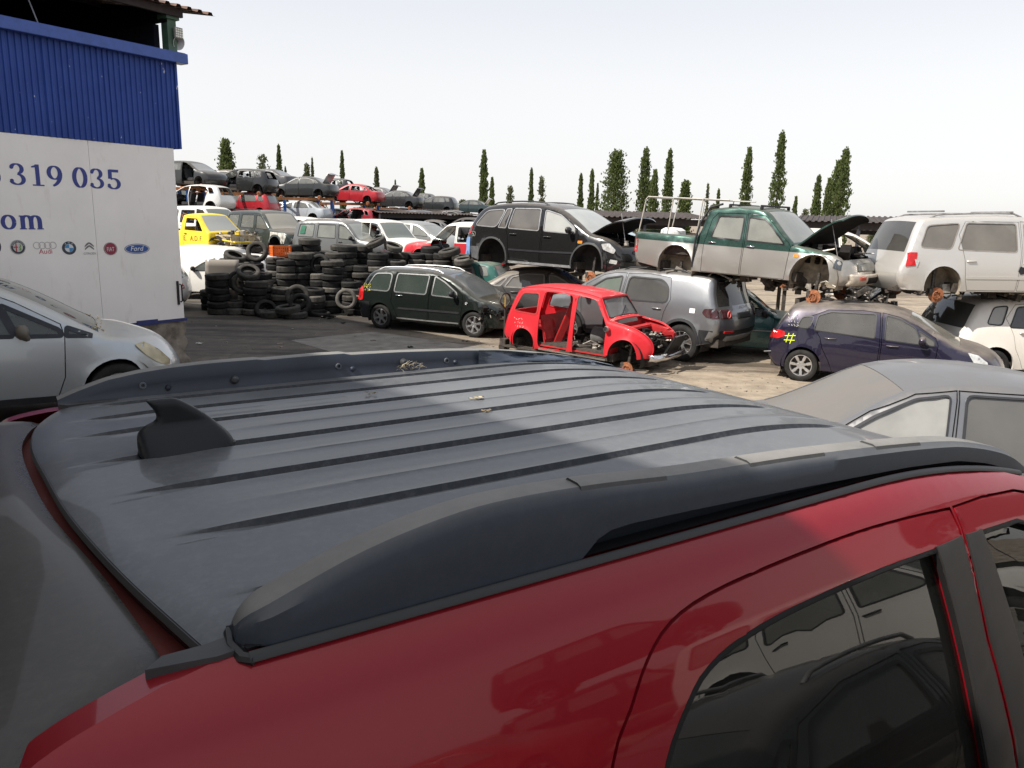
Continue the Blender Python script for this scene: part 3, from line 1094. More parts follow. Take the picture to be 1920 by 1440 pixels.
        s.build('door_seal', sealm, root, smooth=40)
    # ---- roof panel with pressed ribs
    rearE = crom([(-0.67, 0.160), (-0.63, 0.149), (-0.40, 0.098), (-0.14, 0.056), (0.1, 0.035), (0.30, 0.022), (0.47, 0.030), (0.58, 0.058), (0.67, 0.098)], 5)
    def ur(y):
        return interp(rearE, y)
    def zroof(u, y):
        return 1.620 + 0.012 * (1 - (y / 0.67) ** 2) - drop(u) * (1 + 0.1 * (1 - (y / 0.67) ** 2)) - (0.016 * ((0.3 - u) / 0.3) ** 2 if u < 0.3 else 0)
    ribs = [(-0.570, 0.20), (-0.352, 0.165), (-0.130, 0.125), (0.085, 0.09), (0.302, 0.08), (0.458, 0.10), (0.60, 0.14)]
    ys = set([-0.67 + i * 0.0268 for i in range(51)])
    for yc, us in ribs:
        for d in (-0.024, -0.019, -0.014, -0.011, -0.004, 0.004, 0.009, 0.012, 0.015, 0.019):
            ys.add(yc + d)
    for yc in (-0.245, -0.022, 0.193):
        for d in (-0.006, 0, 0.006):
            ys.add(yc + d)
    ys = sorted(y for y in ys if -0.6701 <= y <= 0.6701)
    rows = []
    nu = 74
    for i in range(nu + 1):
        row = []
        for y in ys:
            u0 = ur(y)
            t = i / nu
            u = u0 + (1.93 - u0) * t
            z = zroof(u, y)
            for yc, us in ribs:
                d = abs(y - yc)
                if d < 0.026:
                    a = min(1, max(0, (u - us) / 0.16)) * min(1, max(0, (1.80 - u) / 0.10))
                    k = 1 if d < 0.0125 else max(0, 1 - (d - 0.0125) / 0.0065)
                    z -= 0.010 * a * k
                    if d > 0.0185:
                        z += 0.0012 * a
            for yc in (-0.245, -0.022, 0.193):
                d = abs(y - yc)
                if d < 0.007:
                    z += 0.0016 * (1 - d / 0.007) * min(1, max(0, (u - 0.28) / 0.2))
            if i == 0:
                z -= 0.004
            row.append((u, y, z))
        rows.append(row)
    lip = [[(u + 0.004 * k, y, z - 0.020 * k) for (u, y, z) in rows[0]] for k in (2, 1)]
    mb = MB().grid(lip + rows, flip=True)
    roof = mb.build('roof', roofm, root, smooth=24)
    # black seal round the back edge of the roof
    mb = MB()
    mb.tube([(ur(y) + 0.002, y, zroof(ur(y), y) - 0.012) for y in [-0.67 + 0.04 * i for i in range(34)]], 0.008, 6)
    mb.build('roof_seal', M['trim'], root)
    # red channel between roof and tailgate
    rows = [[(ur(y) + a, y * 1.01, z) for y in [-0.69 + 0.06 * i for i in range(24)]] for a, z in ((-0.22, 1.50), (-0.12, 1.562), (-0.05, 1.572), (0.0, 1.575), (0.02, 1.585), (0.02, 1.60))]
    MB().grid(rows, flip=True).build('roof_channel', redin, root)
    # tailgate spoiler panel
    fe = crom([(-0.61, 0.112), (-0.35, 0.075), (-0.075, 0.028), (0.2, 0.004), (0.40, 0.0), (0.553, 0.022), (0.63, 0.055)], 5)
    spm = paint((0.016, 0.017, 0.020), dust=0.14, rough=0.20, metal=0.0, coat=0.18, spec=0.12, nz=(0.88, 0.998), base_dust=0.03)
    rows = []
    for i in range(26):
        t = i / 25
        row = []
        for j in range(41):
            s = -1 + j / 20
            y0 = s * 0.615
            u0 = interp(fe, y0)
            L = 0.46
            u = u0 - L * t
            wid = 0.615 + 0.16 * (1 - math.exp(-t * 3.2))
            y = s * wid
            edge = max(0, (abs(s) - 0.94) / 0.06)
            z = 1.600 + 0.010 * (1 - s * s) - 0.035 * t - 0.06 * t * t - 0.006 * edge ** 2 - (0.010 if i == 0 else 0.002 if i == 1 else 0)
            row.append((u + (0.003 if i == 0 else 0), y, z))
        rows.append(row)
    rows.insert(0, [(u - 0.006, y, z - 0.03) for u, y, z in rows[0]])
    mb = MB().grid(rows)
    mb.build('tailgate_spoiler', spm, root, smooth=50)
    # ---- grey end cap behind the near rail
    for sd in (-1, 1):
        P = [(0.088, 0.672), (0.108, 0.652), (0.150, 0.652), (0.215, 0.640), (0.225, 0.676), (0.16, 0.684)]
        mb = MB()
        vs = [(u, sd * y, 1.6195) for u, y in P] + [(u, sd * y, 1.60) for u, y in P]
        n_ = len(P)
        mb.add(vs, [tuple(range(n_)), tuple(range(n_, 2 * n_))[::-1]] + [(i, (i + 1) % n_, n_ + (i + 1) % n_, n_ + i) for i in range(n_)])
        mb.build('rail_end_cap', simple('rail_end_plastic', (0.045, 0.045, 0.046), 0.55, var=0.2, spec=0.3), root, smooth=30)
    # ---- rails
    ztop = crom([(0.183, 1.640), (0.20, 1.655), (0.25, 1.674), (0.34, 1.703), (0.452, 1.724), (0.55, 1.7295), (0.70, 1.724), (0.88, 1.710), (1.15, 1.697), (1.45, 1.675), (1.69, 1.650), (1.85, 1.618), (1.95, 1.588), (2.03, 1.545)], 4)
    zlow = [(0.183, 1.620), (0.66, 1.620), (0.672, 1.630), (0.690, 1.646), (0.715, 1.655), (0.755, 1.657), (0.888, 1.653), (1.157, 1.642), (1.5, 1.625), (1.70, 1.608), (1.83, 1.582), (1.93, 1.553), (2.03, 1.525)]
    us = sorted(set([round(0.183 + i * 0.026, 4) for i in range(72)] + [0.185, 0.188, 0.193, 0.2, 0.22, 0.66, 0.672, 0.69, 0.715, 0.735]))
    outer, tops, under = [], [], []
    for u in us:
        zt, zl = interp(ztop, u), interp(zlow, u)
        base = 1.619 - drop(u)
        zl = max(zl, base) if u < 1.99 else zl
        k = math.sqrt(min(1, (u - 0.181) / 0.034))
        yo, yi = -0.660 - 0.034 * k, -0.660 + 0.032 * k
        yt = yo + 0.012 * k
        outer.append([(u, yo, zl), (u, yo + 0.001, zl + (zt - zl) * 0.35), (u, yo + 0.004, zl + (zt - zl) * 0.75), (u, yt, zt - 0.006), (u, yt + 0.006 * k, zt - 0.001)])
        tops.append([(u, yt + 0.006 * k, zt - 0.001), (u, yt + 0.012 * k, zt), (u, yi - 0.010 * k, zt + 0.001), (u, yi - 0.003 * k, zt - 0.002), (u, yi, zt - 0.010)])
        zi = base - 0.014
        under.append([(u, yi, zt - 0.010), (u, yi + 0.002, zi), (u, yo + 0.045, min(zi, zl) if u > 0.66 else zl), (u, yo + 0.012, zl - (0.004 if u > 0.66 else 0)), (u, yo, zl)])
    mb = MB().grid(outer)
    c0 = outer[0] + tops[0][1:] + under[0][1:3]
    mb.add(c0, [tuple(range(len(c0)))])
    rail = mb.build('roof_rail', railm, root, smooth=40)
    rail['label'] = 'grey plastic roof rail nearest the camera'
    MB().grid(tops).build('rail_top', railt, rail, smooth=40)
    MB().grid(under).build('rail_underside', railm, rail, smooth=40)
    # raised covers on the rail top
    for a, b in ((0.665, 0.835), (1.03, 1.235), (1.40, 1.56)):
        rows = []
        for u in [a + (b - a) * i / 8 for i in range(9)]:
            zt = interp(ztop, u)
            e = 0.0035
            rows.append([(u, -0.6835, zt - 0.010), (u, -0.679, zt + e - 0.003), (u, -0.672, zt + e), (u, -0.648, zt + e + 0.001), (u, -0.6435, zt + 0.0005)])
        mb = MB().grid(rows)
        mb.add(rows[0], [tuple(range(5))])
        mb.add(rows[-1], [tuple(range(5))[::-1]])
        mb.build('rail_cover', railt, rail, smooth=30)
    # gasket line under the near rail
    gk = [(u, -0.696, 1.6155 - drop(u)) for u in [0.19 + i * 0.05 for i in range(37)]]
    mb = MB()
    for a, b in zip(gk, gk[1:]):
        pass
    rows = [[(u, y, z + 0.0065), (u, y - 0.006, z + 0.004), (u, y - 0.008, z - 0.004), (u, y + 0.004, z - 0.010)] for u, y, z in gk]
    MB().grid(rows).build('rail_gasket', M['trim'], root, smooth=60)
    rows = [[(u, y + 0.006, z + 0.007), (u, y + 0.05, z + 0.006), (u, y + 0.08, z + 0.0)] for u, y, z in gk]
    MB().grid(rows).build('rail_bed', M['trim'], root, smooth=60)
    cap = [(0.196, -0.700, 1.612), (0.186, -0.690, 1.612), (0.180, -0.665, 1.615), (0.184, -0.640, 1.619), (0.20, -0.626, 1.622)]
    MB().tube(cap, [0.007, 0.008, 0.008, 0.008, 0.006], 8).build('rail_gasket', M['trim'], root)
    # far rail: its inner face, with bolts and holes
    ft = [(0.088, 1.626), (0.13, 1.643), (0.201, 1.666), (0.28, 1.679), (0.354, 1.686), (0.46, 1.690), (0.60, 1.6905), (0.605, 1.687), (0.763, 1.689), (0.84, 1.688), (0.846, 1.683), (1.02, 1.679), (1.2, 1.671), (1.375, 1.659), (1.55, 1.637), (1.718, 1.609), (1.87, 1.570), (1.97, 1.53)]
    farm = simple('blue_grey_rail_plastic', (0.016, 0.021, 0.034), 0.42, var=0.3, scale=7, bump=0.06, bscale=250)
    inner, topf, outf = [], [], []
    uu = [0.088 + i * 0.0235 for i in range(81)]
    for u in uu:
        zt = interp(ft, u)
        zb = 1.612 - drop(u)
        zt = max(zt, zb + 0.004)
        inner.append([(u, 0.676, zb), (u, 0.681, zb + 0.006), (u, 0.684, zb + (zt - zb) * 0.5), (u, 0.686, zt - 0.006), (u, 0.690, zt)])
        topf.append([(u, 0.690, zt), (u, 0.70, zt + 0.0015), (u, 0.735, zt), (u, 0.742, zt - 0.006)])
        outf.append([(u, 0.742, zt - 0.006), (u, 0.745, zb - 0.01)])
    mb = MB().grid(inner, flip=True)
    fr = mb.build('roof_rail', farm, root, smooth=40)
    fr['label'] = 'far roof rail with bolts and holes on its inner face'
    MB().grid(topf, flip=True).build('rail_top', railt, fr, smooth=40)
    MB().grid(outf, flip=True).build('rail_side', railm, fr, smooth=40)
    for u, z, kind in ((0.284, 1.646, 'h'), (0.517, 1.640, 'b'), (0.345, 1.634, 's'), (0.82, 1.652, 'h'), (0.865, 1.640, 's'), (1.033, 1.648, 'b'), (1.187, 1.640, 'h'), (1.22, 1.632, 's'), (1.376, 1.626, 'b')):
        mb = MB()
        y = 0.683
        if kind == 'b':
            mb.lathe([(0.0, y - 0.014), (0.006, y - 0.0135), (0.0105, y - 0.009), (0.0115, y + 0.004)], 16, (u, 0, z), 'y')
            mb.build('bolt', simple('dull_bolt', (0.05, 0.052, 0.056), 0.4, 0.3), fr)
        elif kind == 'h':
            mb.lathe([(0.0045, y + 0.002), (0.005, y - 0.004), (0.0085, y - 0.004), (0.009, y + 0.002)], 14, (u, 0, z), 'y')
            mb.build('bolt_hole', simple('pale_grommet', (0.10, 0.11, 0.125), 0.5), fr)
        else:
            mb.lathe([(0.0, y - 0.008), (0.006, y - 0.007), (0.009, y + 0.002)], 12, (u, 0, z), 'y')
            mb.build('bolt', farm, fr)
    # crumpled film peeling off the front of the far rail
    rows = []
    for i in range(40):
        u = 1.30 + i * 0.0165
        row = []
        for j in range(13):
            t = j / 12
            zt = interp(ft, u) + 0.004
            zb = 1.617 - drop(u)
            nzv = noise.noise(Vector((u * 11, t * 2.2, 0.5))) * 0.016 + noise.noise(Vector((u * 30, t * 6 + u * 12, 3))) * 0.006
            fan = min(1, max(0, (u - 1.30) / 0.15))
            row.append((u, 0.669 - 0.03 * (1 - t) * fan + nzv * fan, zb + (zt - zb) * t + (0.010 * (1 - t)) * abs(noise.noise(Vector((u * 20, 1, 1)))) * fan))
        rows.append(row)
    m, n, p, o = newmat('crumpled_film')
    p.inputs['Base Color'].default_value = (0.03, 0.04, 0.06, 1)
    p.inputs['Roughness'].default_value = 0.16
    p.inputs['Specular IOR Level'].default_value = 0.8
    MB().grid(rows, flip=True).build('torn_film', m, fr, smooth=25)
    # dry grass caught on a bolt
    mb = MB()
    rr = random.Random(5)
    for i in range(46):
        a = Vector((1.035 + rr.uniform(-0.03, 0.05), 0.668 + rr.uniform(-0.02, 0.004), 1.632 + rr.uniform(-0.006, 0.012)))
        d = Vector((rr.uniform(-1, 1), rr.uniform(-0.5, 0.1), rr.uniform(-0.4, 0.7))) * rr.uniform(0.012, 0.03)
        mb.tube([a, a + d * 0.5 + Vector((0, 0, 0.003)), a + d], 0.0006, 3)
    mb.build('dry_grass_tuft', simple('straw', (0.30, 0.26, 0.18), 0.8), fr)
    # ---- fin aerial
    P = crom([(0.192, 0.0, 1), (0.190, 0.022), (0.192, 0.044), (0.205, 0.058), (0.222, 0.066), (0.2275, 0.074), (0.2235, 0.088), (0.213, 0.104), (0.212, 0.1085), (0.220, 0.110), (0.245, 0.1095), (0.264, 0.107), (0.288, 0.0925), (0.313, 0.0735), (0.338, 0.050), (0.357, 0.030), (0.368, 0.014), (0.3705, 0.0, 1)], 4)
    segs = list(zip(P, P[1:]))
    def dseg(x, z):
        best = 9
        for a, b in segs:
            ax, az_, bx, bz = a[0], a[1], b[0], b[1]
            L2 = (bx - ax) ** 2 + (bz - az_) ** 2
            t = max(0, min(1, ((x - ax) * (bx - ax) + (z - az_) * (bz - az_)) / L2)) if L2 > 0 else 0
            best = min(best, math.hypot(x - ax - t * (bx - ax), z - az_ - t * (bz - az_)))
        return best
    V, F = cdt(P, [], 0.007, 0.006, rows=densify(inset(P, 0.0015), 0.006) + densify(inset(P, 0.004), 0.006))
    def th(x, z):
        lo = 0.044 * (1 - 0.55 * ((x - 0.24) / 0.14) ** 2 if x > 0.24 else 1 - 0.25 * ((0.24 - x) / 0.05) ** 2)
        f = max(0, 1 - z / 0.055) ** 0.8
        w = 0.0105 + (lo - 0.0105) * f
        d = dseg(x, z)
        r_ = 0.010
        if d < r_:
            w *= math.sqrt(max(0, 1 - ((r_ - d) / r_) ** 2))
        return w
    mb = MB()
    ya = 0.10
    for sd in (-1, 1):
        mb.add([(x, ya + sd * th(x, z), zroof(x, ya) - 0.002 + z) for x, z in V], [f if sd < 0 else f[::-1] for f in F])
    ant = mb.build('fin_aerial', simple('aerial_plastic', (0.014, 0.015, 0.017), 0.42, var=0.15, bump=0.05, bscale=500, spec=0.25), root, smooth=55, merge=True)
    ring = [(0.191 + 0.182 * (0.5 - 0.5 * math.cos(t)), ya + 0.039 * math.sin(t) * (1 - 0.42 * max(0, (0.5 - 0.5 * math.cos(t)) - 0.35)), zroof(0.28, ya) + 0.002) for t in [2 * math.pi * i / 30 for i in range(30)]]
    MB().tube(ring, 0.0024, 6, closed=True).build('aerial_gasket', M['trim'], ant)
    # ---- glass, bonnet, front and tail (only seen from a step aside)
    def strip(path, wf, n_=12):
        return [[(u, s * wf(u, z), z + 0.03 * (1 - s * s) * cr) for s in [-1 + 2 * j / n_ for j in range(n_ + 1)]] for u, z, cr in path]
    ws = [(1.925, 1.545, 0.3), (2.03, 1.485, 0.5), (2.25, 1.40, 0.9), (2.55, 1.21, 1.0), (2.80, 1.075, 1.0)]
    MB().grid(strip(ws, lambda u, z: hw(u, z) - 0.03), flip=True).build('windscreen', glass((0.01, 0.012, 0.012), 0.15), root, smooth=60)
    hd = [(2.78, 1.078, 1.0), (3.2, 1.04, 1.2), (3.6, 0.98, 1.0), (3.86, 0.86, 0.5)]
    MB().grid(strip(hd, lambda u, z: hw(u, z) - 0.002), flip=True).build('bonnet', red, root, smooth=60)
    fr_ = [(3.86, 0.86, 0.5), (3.96, 0.65, 0), (3.94, 0.35, 0)]
    MB().grid(strip(fr_, hw), flip=True).build('front_bumper', M['black'], root, smooth=60)
    rw = [(-0.44, 1.50, 0), (-0.40, 1.25, 0), (-0.42, 1.0, 0)]
    MB().grid(strip([(-0.22, 1.50, 0), (-0.27, 1.22, 0), (-0.36, 1.0, 0)], lambda u, z: 0.70)).build('rear_window', glass((0.01, 0.012, 0.012), 0.15), root)
    MB().grid(strip([(-0.36, 1.0, 0), (-0.41, 0.7, 0), (-0.38, 0.3, 0)], lambda u, z: hw(-0.3, z))).build('tailgate', red, root)
    MB().box((1.7, 0, 0.42), (3.9, 1.5, 0.3)).build('underbody', M['dark'], root, smooth=0)
    for x in (1.0, 1.95):
        for y in (-0.36, 0.36):
            mb = MB()
            mb.box((x, y, 0.68), (0.5, 0.48, 0.16))
            mb.box((x - 0.25, y, 0.98), (0.13, 0.46, 0.55), Matrix.Rotation(R(-14), 3, 'Y'))
            mb.box((x - 0.33, y, 1.33), (0.09, 0.26, 0.17))
            mb.build('seat', M['seat'], root, bevel=0.03)
    MB().box((2.55, 0, 0.9), (0.5, 1.5, 0.25)).build('dashboard', M['seat'], root, bevel=0.05)
    rimm = M['alloy']
    for x in (0.52, 3.18):
        for sd in (-1, 1):
            w = MB()
            w.lathe([(0.21, -0.1), (0.29, -0.11), (0.335, -0.09), (0.345, 0), (0.335, 0.09), (0.29, 0.11), (0.21, 0.1)], 28, (x, sd * 0.80, 0.345), 'y')
            wo_ = w.build('wheel', M['tyre'], root)
            q = MB().lathe([(0.0, 0.07), (0.1, 0.08), (0.20, 0.07), (0.22, 0.10)], 20, (x, sd * 0.80, 0.345), 'y')
            if sd < 0:
                q.v = [(a, 2 * sd * 0.80 - b, c) for a, b, c in q.v]
            q.build('rim', rimm, wo_)
    # leaf crumbs lying on the roof
    W_ = Matrix.Translation(root.location) @ Matrix.Rotation(SUV_YAW, 4, 'Z')
    for (px, py, sz, lab) in ((900, 749, 0.030, 'pale dried leaf crumb on the dark roof, biggest of three'), (912, 773, 0.020, 'small brown leaf crumb on the dark roof, nearest the camera'), (697, 738, 0.020, 'thin brown leaf crumb on the dark roof, nearest the aerial')):
        q = at_z(px, py, 1.632)
        loc = W_.inverted() @ q
        z = zroof(loc.x, loc.y) + 0.0025
        mb = MB()
        rr = random.Random(int(px))
        for k in range(7):
            a = rr.uniform(0, 6.28)
            c = Vector((rr.gauss(0, sz * 0.35), rr.gauss(0, sz * 0.3), rr.uniform(0, 0.004)))
            r_ = sz * rr.uniform(0.15, 0.36)
            vs = [c + Vector((r_ * math.cos(a + t), r_ * 0.6 * math.sin(a + t), rr.uniform(-0.001, 0.003))) for t in (0, 1.0, 2.2, 3.1, 4.2, 5.3)]
            mb.add(vs, [(0, 1, 2, 3, 4, 5)])
        ob = mb.build('dried_leaf', simple('dry_leaf', (0.36, 0.30, 0.19) if sz > 0.025 else (0.20, 0.15, 0.09), 0.8, var=0.3, scale=90), smooth=0)
        ob.location = W_ @ Vector((loc.x, loc.y, z))
        tag(ob, lab, 'leaf', 'leaf crumbs on the red car roof')
make_suv()
# ------------------------------------------------------------------ vehicles
def smooth01(t):
    t = max(0.0, min(1.0, t))
    return t * t * (3 - 2 * t)

class Shape:
    """surface of a vehicle: side outline swept to a body with tumblehome and rounded shoulders"""
    def __init__(s, S):
        s.W = S['W']
        s.top = crom(S['top'], S.get('n', 3))
        s.tum = S.get('tum', 0.17)
        s.rr = S.get('rr', 0.09)
        s.belt = S['belt']
        s.ar, s.af = S['arches']
        xs = [p[0] for p in s.top]
        s.x0, s.x1 = min(xs), max(xs)
        s.zt = max(p[1] for p in s.top)
        s.kf, s.kr = S.get('kf', 0.10), S.get('kr', 0.06)
        s.bf, s.br = S.get('bf', 0.20), S.get('br', 0.10)
        s.crown = S.get('crown', 0.035)
        s.segs = list(zip(s.top, s.top[1:]))
        s.dent = S.get('dent', 0.0)
        s.flare = S.get('flare', 0.012)

    def bz(s, x):
        xr, zr, xf, zf = s.belt
        return zr + (zf - zr) * (x - xr) / (xf - xr)

    def w(s, x, z):
        b = s.bz(x)
        w = s.W
        zm = 0.55
        if z < zm:
            w -= 0.07 * ((zm - z) / zm) ** 2
        elif z < b:
            w -= 0.035 * ((z - zm) / (b - zm)) ** 2
        else:
            w -= 0.035 + s.tum * ((z - b) / (s.zt - b)) ** 1.15
        if x > s.af[0]:
            w *= 1 - s.kf * ((x - s.af[0]) / (s.x1 - s.af[0])) ** 2
        elif x < s.ar[0]:
            w *= 1 - s.kr * ((s.ar[0] - x) / (s.ar[0] - s.x0)) ** 2
        for c in (s.ar, s.af):
            d = abs(math.hypot(x - c[0], z - c[1]) - c[2])
            if d < 0.12:
                w += s.flare * (1 - d / 0.12) ** 2
        if s.dent:
            w += s.dent * (noise.noise(Vector((x * 2.1, z * 2.6, s.W * 9))) + 0.6 * noise.noise(Vector((x * 5.5, z * 6, 4))))
        return w

    def dist(s, x, z):
        best = 1.0
        for a, b in s.segs:
            if min(a[0], b[0]) - x > best or x - max(a[0], b[0]) > best:
                continue
            dx, dz = b[0] - a[0], b[1] - a[1]
            L2 = dx * dx + dz * dz
            t = max(0.0, min(1.0, ((x - a[0]) * dx + (z - a[1]) * dz) / L2)) if L2 > 1e-12 else 0
            d = math.hypot(x - a[0] - t * dx, z - a[1] - t * dz)
            if d < best:
                best = d
        return best

    def y(s, x, z):
        w = s.w(x, z)
        d = s.dist(x, z)
        if d < s.rr:
            w -= s.rr - math.sqrt(max(0.0, s.rr ** 2 - (s.rr - d) ** 2))
        return w

    def bow(s, x, y):
        k = min(1.2, abs(y) / s.W) ** 3
        if x > s.af[0]:
            return x - s.bf * k * smooth01((x - s.af[0]) / (s.x1 - s.af[0]))
        if x < s.ar[0]:
            return x + s.br * k * smooth01((s.ar[0] - x) / (s.ar[0] - s.x0))
        return x

    def p(s, x, z, side, off=0.0):
        yy = s.y(x, z) + off
        return (s.bow(x, yy), side * yy, z)

def side_mesh(mb, sh, poly, holes=(), side=-1, off=0.0, step=0.14, seg=0.09, thick=0.0, rows=()):
    V, F = cdt(poly, holes, step, seg, rows=rows)
    b = len(mb.v)
    for x, z in V:
        mb.v.append(sh.p(x, z, side, off))
    for f in F:
        f = tuple(i + b for i in f)
        mb.f.append(f if side < 0 else f[::-1])
    if thick:
        es = {}
        for f in F:
            for i in range(len(f)):
                es[(f[i], f[(i + 1) % len(f)])] = 1
        bnd = [e for e in es if (e[1], e[0]) not in es]
        mp = {}
        for e in bnd:
            for i in e:
                if i not in mp:
                    x, y, z = mb.v[b + i]
                    mp[i] = len(mb.v)
                    mb.v.append((x, y - side * thick, z))
        for e in bnd:
            q = (e[1] + b, e[0] + b, mp[e[0]], mp[e[1]])
            mb.f.append(q if side < 0 else q[::-1])

def strip_rows(sh, pts, cols, off=0.0):
    rows = []
    m = len(pts)
    for i, (x, z) in enumerate(pts):
        w = max(0.05, sh.y(x, z) + 0.0)
        a, c = pts[max(0, i - 1)], pts[min(m - 1, i + 1)]
        d = Vector((c[0] - a[0], c[1] - a[1]))
        if d.length < 1e-6:
            d = Vector((1, 0))
        d.normalize()
        nx, nz = -d.y, d.x
        row = []
        for t in cols:
            y = t * w
            k = sh.crown * (1 - t * t) + off
            row.append((sh.bow(x + nx * k, y), y, z + nz * k))
        rows.append(row)
    return rows

def make_wheel(parent, x, side, y, r, width, kind, spokes, tyre_mat=None, rim_mat=None, z=None):
    z = r if z is None else z
    c = (x, side * y, z)
    h = width / 2
    if kind == 'disc':
        mb = MB()
        q = 0.5
        mb.lathe([(0.0, 0.02), (0.06, 0.02), (0.065, 0.045), (0.075, 0.045), (0.08, 0.01), (0.14, 0.006), (0.14, -0.016), (0.05, -0.02), (0.04, -0.14), (0.0, -0.14)], 22, (0, 0, 0), 'y')
        for k in range(5):
            a = k * 2 * math.pi / 5
            mb.tube([(0.05 * math.cos(a), 0.0, 0.05 * math.sin(a)), (0.05 * math.cos(a), 0.065, 0.05 * math.sin(a))], 0.008, 6)
        mb.v = [(a + c[0], (b if side > 0 else -b) + c[1], d + c[2]) for a, b, d in mb.v]
        d = mb.build('brake_disc', M['rust'], parent, smooth=40)
        m2 = MB()
        m2.box((x - 0.10, side * (y - 0.03), z + 0.05), (0.07, 0.09, 0.13))
        m2.tube([(x, side * (y - 0.06), z), (x + 0.05, side * (y - 0.4), z + 0.06)], 0.03, 6)
        m2.tube([(x - 0.02, side * (y - 0.12), z), (x, side * (y - 0.16), z + 0.45)], 0.035, 8)
        m2.tube([(x + 0.05, side * (y - 0.06), z - 0.02), (x + 0.28, side * (y - 0.3), z - 0.03)], 0.02, 6)
        m2.build('brake_caliper', M['junk'], d, smooth=40)
        return d
    mb = MB()
    ri = r * 0.66
    prof = [(ri, -h * 0.85), (ri + 0.02, -h * 0.98), (r * 0.86, -h), (r * 0.965, -h * 0.86), (r, -h * 0.6), (r, -h * 0.2), (r * 0.992, -h * 0.17), (r * 0.992, -h * 0.12), (r, -h * 0.09), (r, h * 0.09), (r * 0.992, h * 0.12), (r * 0.992, h * 0.17), (r, h * 0.2), (r, h * 0.6), (r * 0.965, h * 0.86), (r * 0.86, h), (ri + 0.02, h * 0.98), (ri, h * 0.85)]
    mb.lathe(prof, 32, c, 'y')
    w = empty('wheel')
    w.parent = parent
    t = mb.build('tyre', tyre_mat or M['tyre'], w, smooth=40)
    rm = MB()
    rm.lathe([(ri + 0.004, h * 0.86), (ri - 0.012, h * 0.84), (ri - 0.02, h * 0.55), (ri - 0.03, -h * 0.6)], 32, (0, 0, 0), 'y')
    dk = MB().lathe([(0.0, h * 0.12), (ri - 0.02, h * 0.05)], 24, (0, 0, 0), 'y')
    if spokes:
        ns, dbl, tw = spokes
        for k in range(ns):
            a = 2 * math.pi * k / ns + 0.3
            for s2 in ((-1, 1) if dbl else (0,)):
                a1 = a + s2 * 0.10
                a2 = a + s2 * (0.26 if dbl else 0) + tw
                w0, w1 = (0.022, 0.020) if dbl else (0.038, 0.050)
                am = (a1 + a2) / 2 + (tw * 0.2)
                p0 = Vector((0.04 * math.cos(a1), h * 0.62, 0.04 * math.sin(a1)))
                pm = Vector((ri * 0.55 * math.cos(am), h * 0.70, ri * 0.55 * math.sin(am)))
                p1 = Vector(((ri - 0.012) * math.cos(a2), h * 0.80, (ri - 0.012) * math.sin(a2)))
                rm.bar(p0, pm, w0, 0.03, up=(0, 1, 0))
                rm.bar(pm, p1, w1, 0.028, up=(0, 1, 0))
        rm.lathe([(0.0, h * 0.74), (0.045, h * 0.74), (0.075, h * 0.66), (0.08, h * 0.4)], 16, (0, 0, 0), 'y')
    else:
        rm.lathe([(0.0, h * 0.45), (0.05, h * 0.5), (0.09, h * 0.3), (ri * 0.7, h * 0.42), (ri * 0.82, h * 0.55), (ri - 0.015, h * 0.35)], 24, (0, 0, 0), 'y')
    for q in (rm, dk):
        q.v = [(a + c[0], (b if side > 0 else -b) + c[1], d + c[2]) for a, b, d in q.v]
    rim = rm.build('rim', rim_mat or M['alloy'], w, smooth=35)
    dk.build('rim_shadow_plate', M['under'], rim, smooth=0)
    return w

def junk(parent, name, box, n, seed=1, mat=None, big=0.12, sub='light'):
    """mechanical clutter filling a box: blocks, cylinders, hoses"""
    rr = random.Random(seed)
    x0, x1, y0, y1, z0, z1 = box
    out = []
    for q, (mt, nm) in enumerate(((mat or M['junk'], name), (M['junklight'], name))):
        mb = MB()
        for i in range(n if q == 0 else n // 3):
            c = Vector((rr.uniform(x0, x1), rr.uniform(y0, y1), rr.uniform(z0, z1)))
            k = rr.random()
            s = big * rr.uniform(0.4, 1.4)
            rot = Matrix.Rotation(rr.uniform(0, 6.3), 3, 'Z') @ Matrix.Rotation(rr.uniform(-0.7, 0.7), 3, 'X')
            if k < 0.4:
                mb.box(c, (s, s * rr.uniform(0.5, 1.6), s * rr.uniform(0.4, 1.1)), rot)
            elif k < 0.62:
                b = MB().lathe([(0, -s * 0.4), (s * 0.4, -s * 0.4), (s * 0.42, 0), (s * 0.3, s * 0.1), (s * 0.4, s * 0.4), (0, s * 0.42)], 10)
                mb.add([rot @ Vector(v) + c for v in b.v], b.f)
            else:
                d = rot @ Vector((s * 2.0, 0, 0))
                mid = Vector((rr.gauss(0, s * 0.5), rr.gauss(0, s * 0.5), rr.gauss(0, s * 0.5)))
                mb.tube([c - d * 0.8, c - d * 0.3 + mid, c + d * 0.3 + mid * 0.5, c + d * 0.8], s * rr.uniform(0.08, 0.2), 6)
        out.append(mb.build(nm, mt, parent, smooth=40))
    return out

